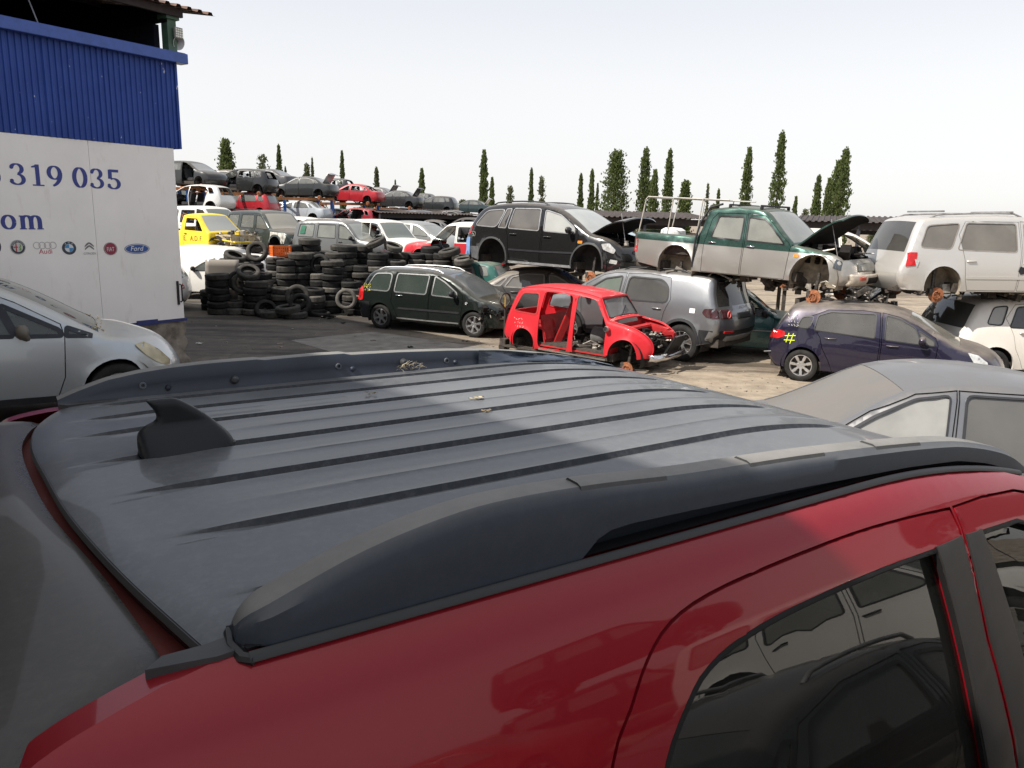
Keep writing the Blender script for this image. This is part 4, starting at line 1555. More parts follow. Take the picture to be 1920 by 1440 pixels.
def make_car(name, S, pos, yaw, pitch=0.0, roll=0.0, scale=1.0):
    """yaw in degrees, 0 = nose towards +X; pitch > 0 lifts the tail"""
    root = empty(name, pos, (R(roll), R(pitch), R(yaw)), scale)
    root.rotation_mode = 'XYZ'
    sh = Shape(S)
    q = S.get('q', 1.0)                    # mesh coarseness
    step, seg = 0.15 * q, 0.09 * q
    pm = S['paint']
    sill = S.get('sill', 0.28)
    ar, af = S['arches']
    top = sh.top
    def arc_pts(c, zb):
        dz = max(-0.98, min(0.98, (zb - c[1]) / c[2]))
        a0 = math.degrees(math.asin(dz))
        a1 = 180 - a0
        k = max(8, int(16 / q))
        return [(c[0] + c[2] * math.cos(R(a0 + (a1 - a0) * i / k)), c[1] + c[2] * math.sin(R(a0 + (a1 - a0) * i / k))) for i in range(k + 1)]
    bottom = []
    if not S.get('no_front_arch'):
        bottom += arc_pts(af, max(sill, S.get('front_low', sill)))
    bottom += arc_pts(ar, sill)
    poly = list(top) + bottom
    rows = densify(inset(top, -0.02)[1:-1], seg, False) + densify(inset(top, -0.05)[1:-1], seg, False)
    rows += densify(inset(top, 0.02)[1:-1], seg, False) + densify(inset(top, 0.05)[1:-1], seg, False)
    for c in (ar, af):
        rows += [(c[0] + (c[2] + 0.06) * math.cos(R(a)), c[1] + (c[2] + 0.06) * math.sin(R(a))) for a in range(0, 181, 12)]
    doors = S.get('doors', [])
    wins = S.get('wins', [])
    gap = S.get('gap', 0.005)
    gl = S.get('glass') or glass()
    nodoors = S.get('nodoors', ())
    noglass = S.get('noglass', False)
    thick = S.get('thick', 0.03)
    sides = S.get('sides', (-1, 1))
    pl_hole = [inset(d, -gap) for d in doors]
    def centre(P):
        return sum(p_[0] for p_ in P) / len(P), sum(p_[1] for p_ in P) / len(P)
    wdoor = {}
    for i, w_ in enumerate(wins):
        for j, d in enumerate(doors):
            if inpoly(*centre(w_), d):
                wdoor[i] = j
    body = MB()
    for side in sides:
        holes = list(pl_hole) + [w_ for i, w_ in enumerate(wins) if i not in wdoor] + S.get('holes', [])
        side_mesh(body, sh, poly, holes, side, 0, step, seg, thick, rows)
    # top of the body: bonnet, screens and roof share one swept strip
    cols = [-1, -0.965, -0.9, -0.7, -0.45, -0.2, 0, 0.2, 0.45, 0.7, 0.9, 0.965, 1]
    if q > 1.5:
        cols = [-1, -0.93, -0.6, 0, 0.6, 0.93, 1]
    dense = densify(top, seg * 1.2, False)
    R_ = strip_rows(sh, dense, cols)
    L, Rg = 1, len(cols) - 3
    def rng(key):
        v = S.get(key)
        if not v:
            return None
        i0 = min(range(len(dense)), key=lambda i: (dense[i][0] - v[0][0]) ** 2 + (dense[i][1] - v[0][1]) ** 2)
        i1 = min(range(len(dense)), key=lambda i: (dense[i][0] - v[1][0]) ** 2 + (dense[i][1] - v[1][1]) ** 2)
        return min(i0, i1), max(i0, i1)
    zones = {k: rng(k) for k in ('windscreen', 'rear_window', 'bonnet', 'open', 'open2', 'front_bumper', 'rear_bumper', 'roof_glass')}
    def zone(i, j):
        for k, v in zones.items():
            if v and v[0] <= i < v[1]:
                if k in ('open', 'open2'):
                    if L <= j <= Rg:
                        return k
                elif k in ('front_bumper', 'rear_bumper'):
                    return k
                elif (L <= j <= Rg):
                    return k
        return None
    body.grid(R_, lambda i, j: zone(i, j) is None, flip=False)
    bo = body.build('body', pm, root, smooth=S.get('smooth', 38))
    if S.get('solid'):
        md = bo.modifiers.new('thick', 'SOLIDIFY')
        md.thickness = S['solid']
        md.offset = -1
    nb = S.get('nobonnet')
    for k, nm, mt, off in (('windscreen', 'windscreen', S.get('wsglass') or gl, -0.004), ('rear_window', 'rear_window', S.get('rwglass') or gl, -0.004), ('bonnet', 'bonnet', S.get('bonnetpaint') or pm, 0.0), ('roof_glass', 'roof_glass', gl, 0), ('front_bumper', 'front_bumper', S.get('bumper') or pm, 0.004), ('rear_bumper', 'rear_bumper', S.get('bumper') or pm, 0.004)):
        v = zones[k]
        if not v or (k == 'bonnet' and nb) or (k == 'windscreen' and S.get('nows')) or (k == 'rear_window' and noglass):
            continue
        rows2 = strip_rows(sh, dense, cols, off)
        mb = MB().grid(rows2, lambda i, j: zone(i, j) == k, flip=False)
        if k.endswith('bumper'):
            # wrap the bumper round the corner as far as the wheel arch
            hi = max(p_[1] for p_ in dense[v[0]:v[1] + 1])
            if k == 'front_bumper':
                xa = af[0] + af[2] + 0.02
                part = [p_ for p_ in dense if p_[0] > xa and p_[1] <= hi + 0.002 and dense.index(p_) >= v[0]]
            else:
                xa = ar[0] - ar[2] - 0.02
                part = [p_ for p_ in dense if p_[0] < xa and p_[1] <= hi + 0.002 and dense.index(p_) <= v[1]]
            if len(part) > 2:
                for side in sides:
                    P = part + ([(xa, sill + 0.02), (xa, hi)] if k == 'front_bumper' else [(xa, hi), (xa, sill + 0.02)])
                    side_mesh(mb, sh, P, [], side, 0.004, step, seg, 0.0)
        o = mb.build(nm, mt, root, smooth=50)
    if S.get('bonnet_up'):
        # bonnet raised on its hinge at the foot of the windscreen
        v = zones['bonnet']
        ang = S['bonnet_up']
        rows2 = strip_rows(sh, dense[v[0]:v[1] + 1], [c for c in cols if abs(c) <= 0.97], 0.0)
        hx, hz = dense[v[0]]
        mt = Matrix.Translation((hx, 0, hz)) @ Matrix.Rotation(-R(ang), 4, 'Y') @ Matrix.Translation((-hx, 0, -hz))
        mb = MB().grid([[mt @ Vector(p_) for p_ in r_] for r_ in rows2])
        bn = mb.build('bonnet', S.get('bonnetpaint') or pm, root, smooth=50, solid=0.0)
        mb = MB().grid([[mt @ (Vector(p_) * 1.0 - Vector((0, 0, 0.025 + 0.012 * (1 + noise.noise(Vector(p_) * 5))))) for p_ in r_] for r_ in rows2])
        mb.build('bonnet_lining', M['dark'], bn, smooth=30)
        # rim between skin and lining
        a, b2 = [], []
        outl = [r_[0] for r_ in rows2] + rows2[-1][1:-1] + [r_[-1] for r_ in rows2[::-1]] + rows2[0][1:-1][::-1]
        a = [mt @ Vector(p_) for p_ in outl]
        b2 = [mt @ (Vector(p_) - Vector((0, 0, 0.03))) for p_ in outl]
        m_ = len(a)
        MB().add(a + b2, [(i, (i + 1) % m_, m_ + (i + 1) % m_, m_ + i) for i in range(m_)]).build('bonnet_rim', S.get('bonnetpaint') or pm, bn, smooth=30)
        xp, zp = S.get('prop', (hx + 0.55, hz - 0.05))
        tip = mt @ Vector((xp + 0.15, -0.45, zp + 0.05))
        MB().tube([(xp + 0.15, -0.5, zp - 0.1), tip], 0.008, 6).build('bonnet_stay', M['steel'], root)
    # doors
    tmat = S.get('trim', M['trim'])
    tw = S.get('tw', 0.022)
    for side in sides:
        dobj = {}
        for j, d in enumerate(doors):
            if j in nodoors or (side, j) in nodoors:
                continue
            mb = MB()
            hs_ = [w_ for i, w_ in enumerate(wins) if wdoor.get(i) == j]
            side_mesh(mb, sh, inset(d, gap), hs_, side, 0, step, seg, thick, rows)
            dm = S.get('doorpaint', {}).get(j, pm)
            dobj[j] = mb.build('door', dm, root, smooth=S.get('smooth', 38))
        for i, w_ in enumerate(wins):
            if i in wdoor and (wdoor[i] in nodoors or (side, wdoor[i]) in nodoors):
                continue
            par = dobj.get(wdoor.get(i), root)
            if not noglass and i not in S.get('noglass_wins', ()):
                mb = MB()
                side_mesh(mb, sh, inset(w_, -0.01), [], side, -0.010, 0.25, 0.15)
                mb.build('side_window', S.get('winglass', {}).get(i, gl), par, smooth=60)
            if tw:
                mb = MB()
                side_mesh(mb, sh, inset(w_, -tw * 0.6), [inset(w_, tw * 0.4)], side, 0.004, 9, seg, 0.008)
                mb.build('window_trim', tmat, par, smooth=40)
        for (x, z, L_, hm) in S.get('handles', []):
            if any(inpoly(x, z, doors[j]) for j in dobj):
                par = [dobj[j] for j in dobj if inpoly(x, z, doors[j])][0]
                c = Vector(sh.p(x, z, side, 0.022))
                mb = MB()
                mb.tube([c + Vector((-L_ / 2, -side * 0.025, 0)), c + Vector((-L_ * 0.42, 0, 0)), c + Vector((L_ * 0.42, 0, 0)), c + Vector((L_ / 2, -side * 0.025, 0))], [0.010, 0.014, 0.014, 0.010], 8)
                hnd = mb.build('door_handle', hm or pm, par, smooth=60)
        for (pl, w0, mt) in S.get('lines', []):
            mb = MB()
            P = pl + [(x, z - w0) for x, z in pl[::-1]]
            side_mesh(mb, sh, P, [], side, 0.010, 9, 0.12, 0.012)
            mb.build('side_moulding', mt, root, smooth=40)
        for (P, mt, nm, off) in S.get('patches', []):
            mb = MB()
            side_mesh(mb, sh, P, [], side, off, 0.1, 0.05, 0.012)
            mb.build(nm, mt, root, smooth=50)
        if S.get('mirror'):
            x, z, mt = S['mirror']
            c = Vector(sh.p(x, z, side, 0.13))
            mb = MB()
            b = MB().lathe([(0.0, -0.075), (0.06, -0.07), (0.092, -0.03), (0.088, 0.03), (0.06, 0.065), (0.0, 0.075)], 14, (0, 0, 0), 'x')
            mb.add([(v[0] * 0.8 + c.x, v[1] * 1.15 + c.y, v[2] * 0.85 + c.z + 0.02) for v in b.v], b.f)
            mb.tube([Vector(sh.p(x + 0.03, z - 0.06, side, -0.01)), c + Vector((0, 0, -0.03))], [0.04, 0.032], 8)
            mb.build('mirror', mt or M['black'], root, smooth=60)
        if S.get('rails'):
            xa, xb, mt = S['rails']
            pts = []
            for k in range(13):
                t = k / 12
                x = xa + (xb - xa) * t
                z = max(p_[1] for p_ in [a for a in dense if abs(a[0] - x) < 0.2]) if True else 0
                zz = None
                for a, b in zip(top, top[1:]):
                    if (a[0] - x) * (b[0] - x) <= 0 and max(a[1], b[1]) > sh.bz(x) + 0.2:
                        zz = a[1] + (b[1] - a[1]) * ((x - a[0]) / (b[0] - a[0]) if b[0] != a[0] else 0)
                zz = zz or z
                yy = sh.y(x, zz) - 0.02
                pts.append((x, side * yy, zz + (0.045 if 0 < k < 12 else 0.0)))
            MB().tube(pts, 0.017, 8).build('roof_rail', mt, root, smooth=60)
    # wheel wells and floor
    wm = S.get('well', M['well'])
    for c in (ar, af):
        for side in sides:
            yo = sh.w(c[0], c[1] + c[2]) - 0.015
            rows3 = [[(c[0] + (c[2] + 0.015) * math.cos(R(a)), side * y, c[1] + (c[2] + 0.015) * math.sin(R(a))) for a in range(-25, 206, 15)] for y in (yo, yo - 0.22, yo - 0.42)]
            mb = MB().grid(rows3)
            mb.add(rows3[-1], [tuple(range(len(rows3[-1])))])
            mb.build('wheel_well', wm, root, smooth=40)
    mb = MB()
    xa, xb = sh.x0 + 0.12, sh.x1 - 0.15
    if S.get('short_front'):
        xb = S['short_front']
    hwid = sh.W - 0.10
    for x0_, x1_, y_ in ((xa, ar[0] - ar[2] * 0.8, hwid - 0.05), (ar[0] - ar[2] * 0.85, ar[0] + ar[2] * 0.85, hwid - 0.36), (ar[0] + ar[2] * 0.8, af[0] - af[2] * 0.8, hwid), (af[0] - af[2] * 0.85, af[0] + af[2] * 0.85, hwid - 0.36), (af[0] + af[2] * 0.8, xb, hwid - 0.12)):
        if x1_ > x0_:
            mb.box(((x0_ + x1_) / 2, 0, sill + 0.06), (x1_ - x0_, 2 * y_, 0.16))
    mb.build('underbody', M['under'], root, smooth=0)
    # seats
    if S.get('seats', True):
        sm = S.get('seatmat', M['seat'])
        zb = sill + 0.02
        ztop = sh.zt
        for x in S.get('seat_x', (0.15,)):
            for y in (-0.36, 0.36):
                mb = MB()
                mb.box((x + 0.22, y, zb + 0.22), (0.5, 0.48, 0.18))
                mb.box((x - 0.08, y, zb + 0.52), (0.14, 0.46, 0.55), Matrix.Rotation(R(-15), 3, 'Y'))
                mb.box((x - 0.20, y, min(zb + 0.90, ztop - 0.22)), (0.10, 0.26, 0.17), Matrix.Rotation(R(-12), 3, 'Y'))
                mb.build('seat', sm, root, bevel=0.035, smooth=50)
        xr = S.get('bench_x', -0.75)
        if xr is not None:
            mb = MB()
            mb.box((xr + 0.22, 0, zb + 0.22), (0.48, 1.25, 0.18))
            mb.box((xr - 0.08, 0, zb + 0.50), (0.14, 1.25, 0.52), Matrix.Rotation(R(-15), 3, 'Y'))
            for y in (-0.4, 0.4):
                mb.box((xr - 0.19, y, min(zb + 0.85, ztop - 0.24)), (0.09, 0.25, 0.15), Matrix.Rotation(R(-12), 3, 'Y'))
            mb.build('rear_bench', sm, root, bevel=0.035, smooth=50)
        xd = S.get('dash_x', 0.95)
        mb = MB()
        mb.box((xd, 0, S.get('dash_z', sh.bz(xd) - 0.16)), (0.4, 2 * (sh.W - 0.14), 0.2))
        db = mb.build('dashboard', M['seat'], root, bevel=0.04, smooth=50)
        mb = MB()
        cx = Vector((xd - 0.28, 0.36, S.get('dash_z', sh.bz(xd) - 0.16) + 0.04))
        mt = Matrix.Translation(cx) @ Matrix.Rotation(R(-62), 4, 'Y')
        mb.tube([mt @ Vector((0.18 * math.cos(t), 0.18 * math.sin(t), 0)) for t in [2 * math.pi * i / 20 for i in range(20)]], 0.014, 6, closed=True)
        mb.bar(mt @ Vector((-0.18, 0, 0)), mt @ Vector((0.18, 0, 0)), 0.04, 0.02)
        mb.bar(mt @ Vector((0, 0, 0)), mt @ Vector((0, 0, -0.25)), 0.04)
        mb.build('steering_wheel', M['trim'], db, smooth=50)
    # wheels
    for k, c in enumerate((ar, af)):
        for side in sides:
            wk = S.get('wheels', ('alloy', 'alloy'))[k]
            if wk is None:
                continue
            r_ = S.get('wr', 0.315)
            if wk == 'disc':
                make_wheel(root, c[0], side, sh.W - 0.14, 0.14, 0.2, 'disc', None, z=S.get('disc_z', c[1] - 0.2))
            else:
                make_wheel(root, c[0], side, sh.W - 0.11, r_, S.get('tw_', 0.21), 'wheel', S.get('spokes', (7, False, 0.0)), S.get('tyremat'), S.get('rimmat'))
    if S.get('arch_trim'):
        mt, wd = S['arch_trim']
        for side in sides:
            mb = MB()
            for c in (ar, af):
                A = [(c[0] + (c[2] + wd) * math.cos(R(a)), c[1] + (c[2] + wd) * math.sin(R(a))) for a in range(-18, 199, 9)]
                B = [(c[0] + (c[2] - 0.005) * math.cos(R(a)), c[1] + (c[2] - 0.005) * math.sin(R(a))) for a in range(-18, 199, 9)]
                P = [p_ for p_ in A if p_[1] > sill] + [p_ for p_ in B[::-1] if p_[1] > sill]
                side_mesh(mb, sh, P, [], side, 0.014, 9, 0.2, 0.014)
            mb.build('arch_moulding', mt, root, smooth=40)
    root['_'] = 0
    del root['_']
    return root, sh, dense

def front_patch(sh, dense, root, name, mat, z0, z1, t0, t1, off=0.01, n=8, front=True, par=None):
    """a panel lying on the nose or tail between two heights and two lateral fractions"""
    half = [p_ for p_ in dense if (p_[0] > sh.af[0] if front else p_[0] < sh.ar[0])]
    def at(z):
        best = None
        for a, b in zip(half, half[1:]):
            if (a[1] - z) * (b[1] - z) <= 0 and a[1] != b[1]:
                x = a[0] + (b[0] - a[0]) * (z - a[1]) / (b[1] - a[1])
                if best is None or (x > best if front else x < best):
                    best = x
        return best
    rows = []
    m = 5
    for i in range(m + 1):
        z = z0 + (z1 - z0) * i / m
        x = at(z)
        if x is None:
            continue
        w = sh.y(x, z)
        row = []
        for j in range(n + 1):
            t = t0 + (t1 - t0) * j / n
            y = t * w
            k = sh.crown * (1 - t * t)
            xx = x + (k + off if front else -(k + off))
            row.append((sh.bow(xx, y), y, z))
        rows.append(row)
    if len(rows) < 2:
        return None
    mb = MB().grid(rows, flip=not front)
    o = mb.build(name, mat, par or root, smooth=50)
    md = o.modifiers.new('thick', 'SOLIDIFY')
    md.thickness = off + 0.01
    md.offset = -1 if front else 1
    md.offset = 0
    return o

def Pxz(*a):
    return list(zip(a[0::2], a[1::2]))
# ------------------------------------------------------------------ the cars of the yard
def rel(px, py, Y):
    return at_y(px, py, Y)

def c_estate():
    """dark green estate with the glass roof rails, front corner broken"""
    grn = paint((0.005, 0.010, 0.009), dust=0.30, rough=0.22, metal=0.3, coat=0.9, base_dust=0.03)
    slv = simple('silver_rail', (0.62, 0.62, 0.62), 0.35, 0.5, var=0.1)
    S = dict(W=0.875, belt=(-1.8, 0.98, 1.2, 0.93), tum=0.19, sill=0.26, wr=0.316, paint=grn,
             top=Pxz(-2.08, 0.30, -2.14, 0.50, -2.12, 0.78, -2.06, 0.98, -1.92, 1.26, -1.70, 1.46, -1.35, 1.525, -0.6, 1.555, 0.1, 1.53, 0.55, 1.44, 1.0, 1.22, 1.42, 0.97, 1.75, 0.90, 2.0, 0.80, 2.16, 0.66, 2.22, 0.5, 2.18, 0.28),
             arches=((-1.354, 0.32, 0.365), (1.354, 0.32, 0.365)),
             windscreen=((0.50, 1.455), (1.42, 0.97)), rear_window=((-1.74, 1.44), (-2.03, 1.05)), bonnet=((1.45, 0.962), (2.12, 0.70)),
             rear_bumper=((-2.08, 0.30), (-2.13, 0.68)), bumper=M['black'],
             doors=[crom(Pxz(-1.02, 0.74, -0.86, 0.42, -0.80, 0.27, 0.05, 0.27, 0.08, 0.9, 0.12, 1.42, -0.1, 1.47, -0.95, 1.47, -1.0, 1.0), 1),
                    Pxz(0.09, 0.27, 0.98, 0.27, 1.02, 0.6, 1.06, 0.88, 1.02, 1.03, 0.78, 1.22, 0.5, 1.36, 0.30, 1.43, 0.14, 1.43, 0.10, 0.9)],
             wins=[roundpoly(Pxz(-1.86, 1.00, -1.10, 0.985, -1.06, 1.43, -1.58, 1.41), 0.10), roundpoly(Pxz(-0.94, 0.985, -0.01, 0.97, 0.03, 1.44, -0.90, 1.44), 0.06), roundpoly(Pxz(0.17, 0.965, 0.88, 0.94, 0.86, 1.06, 0.48, 1.30, 0.2, 1.42), 0.04)],
             holes=[], glass=glass((0.015, 0.03, 0.026), 0.16, 0.03, 0.10), tw=0.03, trim=simple('chrome_strip', (0.5, 0.5, 0.5), 0.25, 0.8),
             wsglass=glass((0.05, 0.06, 0.07), 0.25, 0.04, 0.2),
             handles=[(-0.78, 0.90, 0.19, M['chrome'])], mirror=(0.80, 1.02, M['black']), rails=(-1.55, 0.35, slv),
             lines=[(Pxz(-0.80, 0.60, 0.05, 0.60, 0.96, 0.60), 0.045, M['black']), (Pxz(-0.85, 0.34, 0.0, 0.33, 0.95, 0.33), 0.03, M['steel'])],
             patches=[(roundpoly(Pxz(-2.16, 0.70, -1.98, 0.72, -1.94, 0.98, -2.0, 1.10, -2.10, 0.98), 0.03), M['tail'], 'tail_light', 0.012)],
             spokes=(6, False, 0.0), tw_=0.20)
    root, sh, dn = make_car('estate_car', S, (-1.86, 20.1, YARD), -24.5)
    tag(root, 'dark green estate car with silver roof rails and torn front corner, beside the tyres', 'car')
    # extra quarter glass, orange scrawl, torn front
    junk(root, 'torn_front_wiring', (1.55, 2.15, -0.90, -0.2, 0.35, 0.78), 60, 4, M['dark'], 0.09)
    mb = MB()
    rr = random.Random(2)
    for k in range(3):
        for i in range(4):
            x, z = -1.98 + i * 0.075, 1.12 - k * 0.07
            pts = [sh.p(x + rr.uniform(0, 0.06), z + rr.uniform(-0.03, 0.03), -1, 0.006) for _ in range(4)]
            mb.tube(pts, 0.006, 4)
    mb.build('chalk_scrawl', simple('yellow_marker', (0.6, 0.55, 0.10), 0.8), root)
    MB().lathe([(0, 0.0), (0.03, 0.0), (0.035, -0.02)], 14, sh.p(1.16, 0.83, -1, 0.0), 'y').build('indicator', simple('clear_indicator', (0.8, 0.8, 0.8), 0.2), root)
    return root
c_estate()

def c_hatch():
    """deep blue hatchback, front right"""
    blu = paint((0.014, 0.012, 0.035), dust=0.75, rough=0.22, metal=0.45, coat=0.9, base_dust=0.03, nz=(0.35, 0.9))
    gl = glass((0.03, 0.03, 0.032), 0.28, 0.04, 0.22)
    S = dict(W=0.86, belt=(-1.6, 1.05, 1.2, 0.88), tum=0.20, sill=0.25, wr=0.305, paint=blu,
             top=Pxz(-1.84, 0.28, -1.95, 0.45, -1.95, 0.66, -1.88, 0.86, -1.80, 1.02, -1.66, 1.24, -1.50, 1.40, -1.1, 1.455, -0.5, 1.47, 0.05, 1.44, 0.45, 1.34, 0.95, 1.08, 1.28, 0.90, 1.6, 0.83, 1.85, 0.72, 1.98, 0.56, 2.0, 0.40, 1.94, 0.24),
             arches=((-1.269, 0.31, 0.355), (1.269, 0.31, 0.355)),
             windscreen=((0.42, 1.35), (1.26, 0.905)), rear_window=((-1.55, 1.36), (-1.80, 1.02)), bonnet=((1.29, 0.897), (1.86, 0.71)),
             doors=[Pxz(-0.98, 0.86, -0.92, 0.66, -0.80, 0.45, -0.72, 0.25, 0.02, 0.25, 0.03, 0.85, -0.02, 1.38, -0.30, 1.40, -0.90, 1.37, -1.22, 1.22),
                    Pxz(0.05, 0.25, 0.90, 0.25, 0.93, 0.55, 0.95, 0.90, 0.90, 1.02, 0.60, 1.20, 0.3, 1.33, 0.01, 1.385, 0.06, 0.85)],
             wins=[roundpoly(Pxz(-1.42, 1.02, -1.20, 1.00, -1.12, 1.24, -1.34, 1.22), 0.07), roundpoly(Pxz(-1.10, 0.99, -0.06, 0.93, -0.09, 1.355, -0.85, 1.34, -1.06, 1.26), 0.04), roundpoly(Pxz(0.10, 0.92, 0.70, 0.89, 0.56, 1.17, 0.3, 1.30, 0.08, 1.35), 0.04), roundpoly(Pxz(0.735, 0.89, 0.90, 0.885, 0.88, 0.98, 0.62, 1.13), 0.03)],
             glass=gl, wsglass=glass((0.06, 0.06, 0.055), 0.25, 0.08, 0.35, (0.5, 0.46, 0.38)), tw=0.018,
             handles=[(-0.80, 0.86, 0.2, blu), (0.24, 0.82, 0.2, blu)], mirror=(0.70, 0.95, blu),
             patches=[(roundpoly(Pxz(-1.97, 0.78, -1.80, 0.78, -1.66, 0.84, -1.66, 0.92, -1.80, 0.95, -1.92, 0.90), 0.03), M['tail'], 'tail_light', 0.010),
                      (roundpoly(Pxz(1.42, 0.83, 1.60, 0.66, 1.90, 0.56, 1.86, 0.68, 1.66, 0.79), 0.03), M['lamp'], 'headlight', 0.010)],
             spokes=(7, False, 0.0), tw_=0.195, rear_bumper=((-1.84, 0.28), (-1.95, 0.5)), bumper=blu)
    root, sh, dn = make_car('hatchback', S, (6.95, 14.5, YARD), -28.5)
    tag(root, 'dark violet blue hatchback with dusty roof and yellow hash mark on its tail', 'car')
    mb = MB()
    for a, b in (((-1.62, 0.72), (-1.57, 0.90)), ((-1.53, 0.70), (-1.47, 0.90)), ((-1.66, 0.84), (-1.42, 0.86)), ((-1.67, 0.76), (-1.43, 0.77))):
        mb.tube([sh.p(a[0] + (b[0] - a[0]) * t, a[1] + (b[1] - a[1]) * t, -1, 0.004) for t in (0, 0.33, 0.66, 1)], 0.009, 6)
    mb.build('hash_mark', simple('yellow_spray', (0.62, 0.75, 0.02), 0.7, var=0.1), root)
    mb = MB()
    rr = random.Random(9)
    for k in range(4):
        for i in range(4):
            x, z = -1.64 + i * 0.06 + k * 0.01, 1.24 - k * 0.065
            mb.tube([sh.p(x + rr.uniform(0, 0.045), z + rr.uniform(-0.02, 0.025), -1, 0.004) for _ in range(4)], 0.0045, 4)
    mb.build('chalk_scrawl', simple('chalk', (0.55, 0.52, 0.45), 0.9), root)
    front_patch(sh, dn, root, 'tail_light', M['tail'], 0.79, 0.91, -0.99, -0.62, 0.012, front=False)
    MB().tube([sh.p(-1.92, 0.52, -1, 0.0), Vector(sh.p(-1.92, 0.52, -1, 0.02)) + Vector((-0.12, -0.04, -0.01))], 0.012, 6).build('tow_eye', M['steel'], root)
    return root
c_hatch()

def c_suv_grey():
    """silver grey off-roader seen from behind left"""
    gry = paint((0.22, 0.225, 0.235), dust=0.55, rough=0.30, metal=0.75, coat=0.8, base_dust=0.05)
    gl = glass((0.03, 0.032, 0.034), 0.14, 0.05, 0.16)
    glg = glass((0.10, 0.14, 0.12), 0.30, 0.05, 0.25)
    S = dict(W=0.95, belt=(-1.9, 1.10, 1.3, 1.04), tum=0.20, sill=0.36, wr=0.367, paint=gry, flare=0.02, br=0.16,
             top=Pxz(-2.06, 0.42, -2.20, 0.60, -2.22, 0.82, -2.18, 1.0, -2.10, 1.12, -1.98, 1.38, -1.92, 1.60, -1.80, 1.68, -1.2, 1.72, -0.3, 1.725, 0.3, 1.69, 0.7, 1.60, 1.2, 1.32, 1.5, 1.12, 1.9, 1.06, 2.15, 0.98, 2.28, 0.80, 2.30, 0.55, 2.2, 0.36),
             arches=((-1.37, 0.38, 0.43), (1.37, 0.38, 0.43)),
             windscreen=((0.66, 1.61), (1.48, 1.13)), rear_window=((-1.925, 1.58), (-2.08, 1.15)), bonnet=((1.5, 1.12), (2.18, 0.96)),
             doors=[Pxz(-0.95, 0.95, -0.90, 0.62, -0.82, 0.36, 0.08, 0.36, 0.08, 1.05, 0.02, 1.64, -0.5, 1.66, -0.98, 1.62, -1.06, 1.2),
                    Pxz(0.11, 0.36, 0.95, 0.36, 1.04, 0.7, 1.08, 1.03, 1.0, 1.36, 0.6, 1.58, 0.30, 1.64, 0.05, 1.645, 0.11, 1.05)],
             wins=[roundpoly(Pxz(-1.0, 1.13, 0.0, 1.11, -0.03, 1.58, -0.80, 1.57, -0.98, 1.42), 0.10), roundpoly(Pxz(0.16, 1.10, 1.0, 1.08, 0.95, 1.24, 0.55, 1.50, 0.14, 1.58), 0.05)],
             glass=gl, winglass={1: glg}, tw=0.03,
             handles=[(-0.78, 1.0, 0.2, gry), (0.24, 0.98, 0.2, gry)], mirror=(0.92, 1.16, gry),
             arch_trim=(M['black'], 0.05), lines=[(Pxz(-0.9, 0.42, 0.9, 0.42), 0.10, M['black'])],
             patches=[(roundpoly(Pxz(-2.21, 0.90, -1.98, 0.92, -1.86, 1.0, -1.90, 1.08, -2.14, 1.10), 0.03), simple('dark_lamp', (0.05, 0.02, 0.022), 0.12, var=0.4), 'tail_light', 0.012)],
             rear_bumper=((-2.06, 0.42), (-2.21, 0.66)), bumper=M['black'], spokes=(5, True, 0.10), tw_=0.235, rails=(-1.3, 0.2, M['trim']), rwglass=glass((0.012, 0.012, 0.013), 0.06, 0.05, 0.08))
    root, sh, dn = make_car('off_roader', S, (3.06, 17.9, YARD), 140, scale=1.07)
    tag(root, 'silver grey off-roader seen from its tail, parked behind the red shell', 'car')
    # rear quarter glass wraps in one dark-edged panel, roof spoiler, tailgate details
    mb = MB()
    rows = [[(-1.80 - 0.25 * a - 0.03 * (y * y), y * 0.66, 1.69 - 0.05 * a + 0.02 * (1 - y * y)) for y in [-1 + i / 6 for i in range(13)]] for a in (0, 0.5, 1)]
    rows.append([(x + 0.01, y, z - 0.04) for x, y, z in rows[-1]])
    rows.append([(x + 0.2, y, z - 0.03) for x, y, z in rows[-1]])
    MB().grid(rows, flip=True).build('roof_spoiler', M['trim'], root, smooth=40)
    front_patch(sh, dn, root, 'number_plate', M['black'], 0.88, 1.0, -0.35, 0.35, 0.004, front=False)
    tl = simple('dark_lamp', (0.05, 0.02, 0.022), 0.12, var=0.4)
    for a, b in ((-0.99, -0.66), (0.66, 0.99)):
        front_patch(sh, dn, root, 'tail_light', tl, 0.90, 1.07, a, b, 0.010, front=False)
    lm = MB()
    for yy in (0.62,):
        c = Vector((-2.20, yy, 0.985))
        lm.tube([c + Vector((0.02 * 0, 0.065 * math.cos(t), 0.065 * math.sin(t))) for t in [2 * math.pi * i / 18 for i in range(18)]], 0.012, 6, closed=True)
    lm.build('lamp_ring', simple('pale_red', (0.5, 0.12, 0.12), 0.3), root)
    front_patch(sh, dn, root, 'reflector', M['tail'], 0.625, 0.665, 0.55, 0.90, 0.014, front=False)
    front_patch(sh, dn, root, 'skid_plate', simple('grey_skid', (0.20, 0.20, 0.19), 0.5), 0.44, 0.56, -0.85, 0.75, 0.012, front=False)
    # raised maker's letters across the tailgate
    mb = MB()
    text_mesh('DISCOVERY', lambda x, y, of: Vector((-2.155 - 0.02 - of, -x * 1.0, 1.075 + y)), 0.075, 0.02, mb)
    mb.build('tailgate_lettering', M['chrome'], root, smooth=0)
    mb = MB()
    side_mesh(mb, sh, roundpoly(Pxz(-1.66, 0.98, -1.52, 0.98, -1.52, 1.07, -1.66, 1.07), 0.01), [], 1, 0.004, 0.1, 0.05)
    mb.build('white_sticker', simple('paper', (0.75, 0.75, 0.75), 0.7, var=0.05), root, smooth=0)
    # quarter window behind the rear door
    return root
c_suv_grey()

